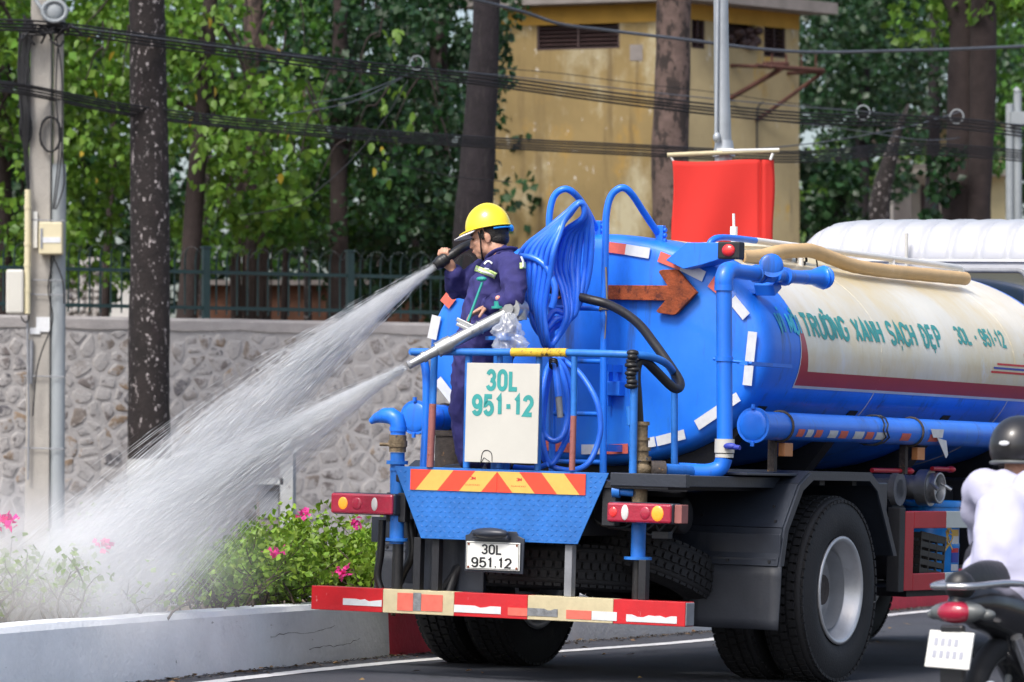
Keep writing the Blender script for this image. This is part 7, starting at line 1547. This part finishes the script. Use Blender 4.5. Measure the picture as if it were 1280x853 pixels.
# ================================================================== water
def jet(name, lb, n, p0, dirs, spread, v0, tmax, rad, gex, seed, m, near_dens=1.0, T0=.25, tmin=0., rb=.012, pull=.045, drag=.35):
    r_ = np.random.default_rng(seed); d0, d1 = Vector(dirs[0]).normalized(), Vector(dirs[1]).normalized()
    t = tmin+(tmax-tmin)*r_.random(n)**near_dens; u = np.clip(r_.normal(.5, .30, n), -.12, 1.15)
    D = np.outer(1-u, np.array(d0))+np.outer(u, np.array(d1)); D += r_.normal(0, spread, (n, 3)); cr_ = np.cross(np.array(d0), np.array(d1)); cr_ /= np.linalg.norm(cr_); D += np.outer(r_.normal(0, pull, n), cr_); D /= np.linalg.norm(D, axis=1)[:, None]
    sp = v0*r_.uniform(.78, 1.1, n); o = np.array(p0)+r_.normal(0, rb, (n, 3)); g_ = np.array([0, 0, -9.8])
    def pos(tt): k = (1-np.exp(-drag*tt))/drag; return o+D*(sp*k)[:, None]+g_*(.5*tt*tt)[:, None]*(.9)
    L = r_.uniform(.35, 1., n)**1.5*gex*(0.35+.65*np.minimum(1, t/tmax*2)); dt = L/sp; a = pos(t); b = pos(t+dt)
    dirn = b-a; dirn /= np.linalg.norm(dirn, axis=1)[:, None]; up = np.cross(dirn, np.array([.3, .9, .2])); up /= np.linalg.norm(up, axis=1)[:, None]; s2 = np.cross(dirn, up)
    w_ = (rad*r_.uniform(.35, 1.2, n)*(.40+.60*np.minimum(1, t/T0)))[:, None]; mid = a*.45+b*.55; V = []
    for k in range(3): an = 2*math.pi*k/3; V.append(mid+(up*math.cos(an)+s2*math.sin(an))*w_)
    V = np.stack([a, b]+V, 1); keep = V[:, 1, 2] > .12; V = V[keep]; N = len(V)
    F = np.array([(0, 3, 2), (0, 4, 3), (0, 2, 4), (1, 2, 3), (1, 3, 4), (1, 4, 2)]); idx = (np.arange(N)[:, None, None]*5+F[None]).reshape(-1)
    me = bpy.data.meshes.new(name); V = V.reshape(-1, 3)-np.array(p0); me.vertices.add(len(V)); me.vertices.foreach_set('co', V.ravel()); me.loops.add(len(idx)); me.polygons.add(len(idx)//3)
    me.loops.foreach_set('vertex_index', idx); me.polygons.foreach_set('loop_start', np.arange(len(idx)//3)*3); me.polygons.foreach_set('use_smooth', [True]*(len(idx)//3)); me.update(calc_edges=True)
    me.materials.append(m); return me
M_['water'] = glassy('falling water', (.95, .975, 1.0), .75, .25, .18)
M_['mist'] = bpy.data.materials.new('fine mist'); m = M_['mist']; m.use_nodes = True; N_ = m.node_tree.nodes; N_.clear()
o_ = N_.new('ShaderNodeOutputMaterial'); pv_ = N_.new('ShaderNodeVolumePrincipled'); pv_.inputs['Color'].default_value = (.985, .99, 1, 1); pv_.inputs['Density'].default_value = .95; pv_.inputs['Anisotropy'].default_value = -.1; m.node_tree.links.new(pv_.outputs[0], o_.inputs['Volume'])
def mist_hull(name, parent, p0, dirs, v0, tmax, r0, r1, drag=.35):
    g = G(); pts_ = []; rr = []
    d = (Vector(dirs[0]).normalized()+Vector(dirs[1]).normalized()).normalized()
    for i in range(15): t = .06*tmax+.94*tmax*i/14; k = (1-math.exp(-drag*t))/drag; pts_.append(Vector(p0)+d*v0*k+Vector((0, 0, -9.8*.5*t*t*.9))); rr.append(r0+(r1-r0)*(i/14))
    g.tube(pts_, rr, 16); return g
# jets leave the nozzles in world space
n1_ = MT @ P(510, 457, -.16); n1d = (MT @ P(510, 457, -.16) - MT @ P(639, 389, .16)).normalized()
n2_ = MT @ P(548, 329.5, .42)
def aim(p0, x, y, Y, T, drag=.35):                 # velocity that carries water from p0 to the spot (x,y,Y) in T seconds
    q = W(x, y, Y); k = (1-math.exp(-drag*T))/drag; return (q-p0+Vector((0, 0, 9.8*.5*T*T*.9)))/k
T1 = .24; A1 = aim(n1_, -10, 712, 22.9, T1); B1 = aim(n1_, 185, 775, 23.4, T1); s1 = (A1.length+B1.length)/2
T2 = .30; A2 = aim(n2_, -10, 712, 23.3, T2); B2 = aim(n2_, 215, 715, 23.8, T2); s2_ = (A2.length+B2.length)/2
j1 = thing('water_jet', 'broad white water jet shooting from the silver cannon down to the hedge', 'water jet', n1_)
def addj(parent, name, me): o = bpy.data.objects.new(name, me); COL.objects.link(o); o.parent = parent; o['kind'] = 'stuff'; return o
addj(j1, 'water_strands', jet('water_strands', '', 19000, n1_, (A1, B1), .009, s1, T1*1.4, .0011, .46, 1, M_['water'], .75))
addj(j1, 'water_core', jet('water_core', '', 5200, n1_, (A1*.6+B1*.4, A1*.35+B1*.65), .012, s1*1.0, T1*.5, .0022, .30, 2, M_['water'], 1.1, rb=.010))
j2 = thing('water_jet', 'finer fan of water from the hose nozzle in the worker\'s raised hand', 'water jet', n2_)
addj(j2, 'water_strands', jet('water_strands', '', 13500, n2_, (A2, B2), .008, s2_, T2*1.35, .0010, .48, 3, M_['water'], .8))
addj(j2, 'water_core', jet('water_core', '', 2200, n2_, (A2, B2), .012, s2_, T2*.40, .0018, .30, 4, M_['water'], 1.0, rb=.010))
for nm, par, p0, ds, v_, T_, r0, r1 in (('mist', j1, n1_, (A1, B1), s1, T1*1.3, .02, .50), ('mist', j2, n2_, (A2, B2), s2_, T2*1.25, .015, .42)):
    g = mist_hull(nm, par, p0, ds, v_, T_, r0, r1); o = g.build(nm, 'mist', par); o['kind'] = 'stuff'

M_['drift'] = bpy.data.materials.new('drifting mist'); m = M_['drift']; m.use_nodes = True; N_ = m.node_tree.nodes; N_.clear(); K_ = m.node_tree.links
o_ = N_.new('ShaderNodeOutputMaterial'); pv_ = N_.new('ShaderNodeVolumePrincipled'); pv_.inputs['Color'].default_value = (.985, .99, 1, 1); K_.new(pv_.outputs[0], o_.inputs['Volume'])
tc_ = N_.new('ShaderNodeTexCoord'); sb_ = N_.new('ShaderNodeVectorMath'); sb_.operation = 'SUBTRACT'; sb_.inputs[1].default_value = (.5, .5, .5); ln_ = N_.new('ShaderNodeVectorMath'); ln_.operation = 'LENGTH'
mr_ = N_.new('ShaderNodeMapRange'); mr_.interpolation_type = 'SMOOTHERSTEP'; mr_.inputs[1].default_value = .0; mr_.inputs[2].default_value = .48; mr_.inputs[3].default_value = 1.9; mr_.inputs[4].default_value = 0
nz_ = N_.new('ShaderNodeTexNoise'); nz_.inputs['Scale'].default_value = 3.5; nz_.inputs['Detail'].default_value = 4; nr_ = N_.new('ShaderNodeMapRange'); nr_.inputs[1].default_value = .35; nr_.inputs[2].default_value = .65; nr_.inputs[3].default_value = .45; nr_.inputs[4].default_value = 1.35; mu_ = N_.new('ShaderNodeMath'); mu_.operation = 'MULTIPLY'
K_.new(tc_.outputs['Generated'], sb_.inputs[0]); K_.new(sb_.outputs[0], ln_.inputs[0]); K_.new(ln_.outputs['Value'], mr_.inputs[0]); K_.new(tc_.outputs['Object'], nz_.inputs['Vector']); K_.new(nz_.outputs['Fac'], nr_.inputs[0]); K_.new(mr_.outputs[0], mu_.inputs[0]); K_.new(nr_.outputs[0], mu_.inputs[1]); K_.new(mu_.outputs[0], pv_.inputs['Density'])
g = G(); g.ell(W(35, 712, 22.5), (1.6, .75, .66), 32, 20); g.build('drifting_mist', 'drift', j1)['kind'] = 'stuff'   # fine mist hanging over the wetted hedge
M_['froth'] = bpy.data.materials.new('dense white water'); m = M_['froth']; m.use_nodes = True; N_ = m.node_tree.nodes; N_.clear()
o_ = N_.new('ShaderNodeOutputMaterial'); pv_ = N_.new('ShaderNodeVolumePrincipled'); pv_.inputs['Color'].default_value = (.995, .997, 1, 1); tc_ = N_.new('ShaderNodeTexCoord'); ln_ = N_.new('ShaderNodeVectorMath'); ln_.operation = 'LENGTH'; mr_ = N_.new('ShaderNodeMapRange'); mr_.interpolation_type = 'SMOOTHERSTEP'; mr_.inputs[1].default_value = 0; mr_.inputs[2].default_value = .95; mr_.inputs[3].default_value = 26; mr_.inputs[4].default_value = 0
m.node_tree.links.new(tc_.outputs['Object'], ln_.inputs[0]); m.node_tree.links.new(ln_.outputs['Value'], mr_.inputs[0]); m.node_tree.links.new(mr_.outputs[0], pv_.inputs['Density']); m.node_tree.links.new(pv_.outputs[0], o_.inputs['Volume'])
for par, p0, ds, v_, T_, r0, r1 in ((j1, n1_, (A1, B1), s1, T1*.55, .014, .16), (j2, n2_, (A2, B2), s2_, T2*.40, .010, .12)):
    g = mist_hull('froth', par, p0, ds, v_, T_, r0, r1); g.v = [q-(ds[0]+ds[1]).normalized()*.05 for q in g.v]; o = g.build('froth', 'froth', par); o['kind'] = 'stuff'
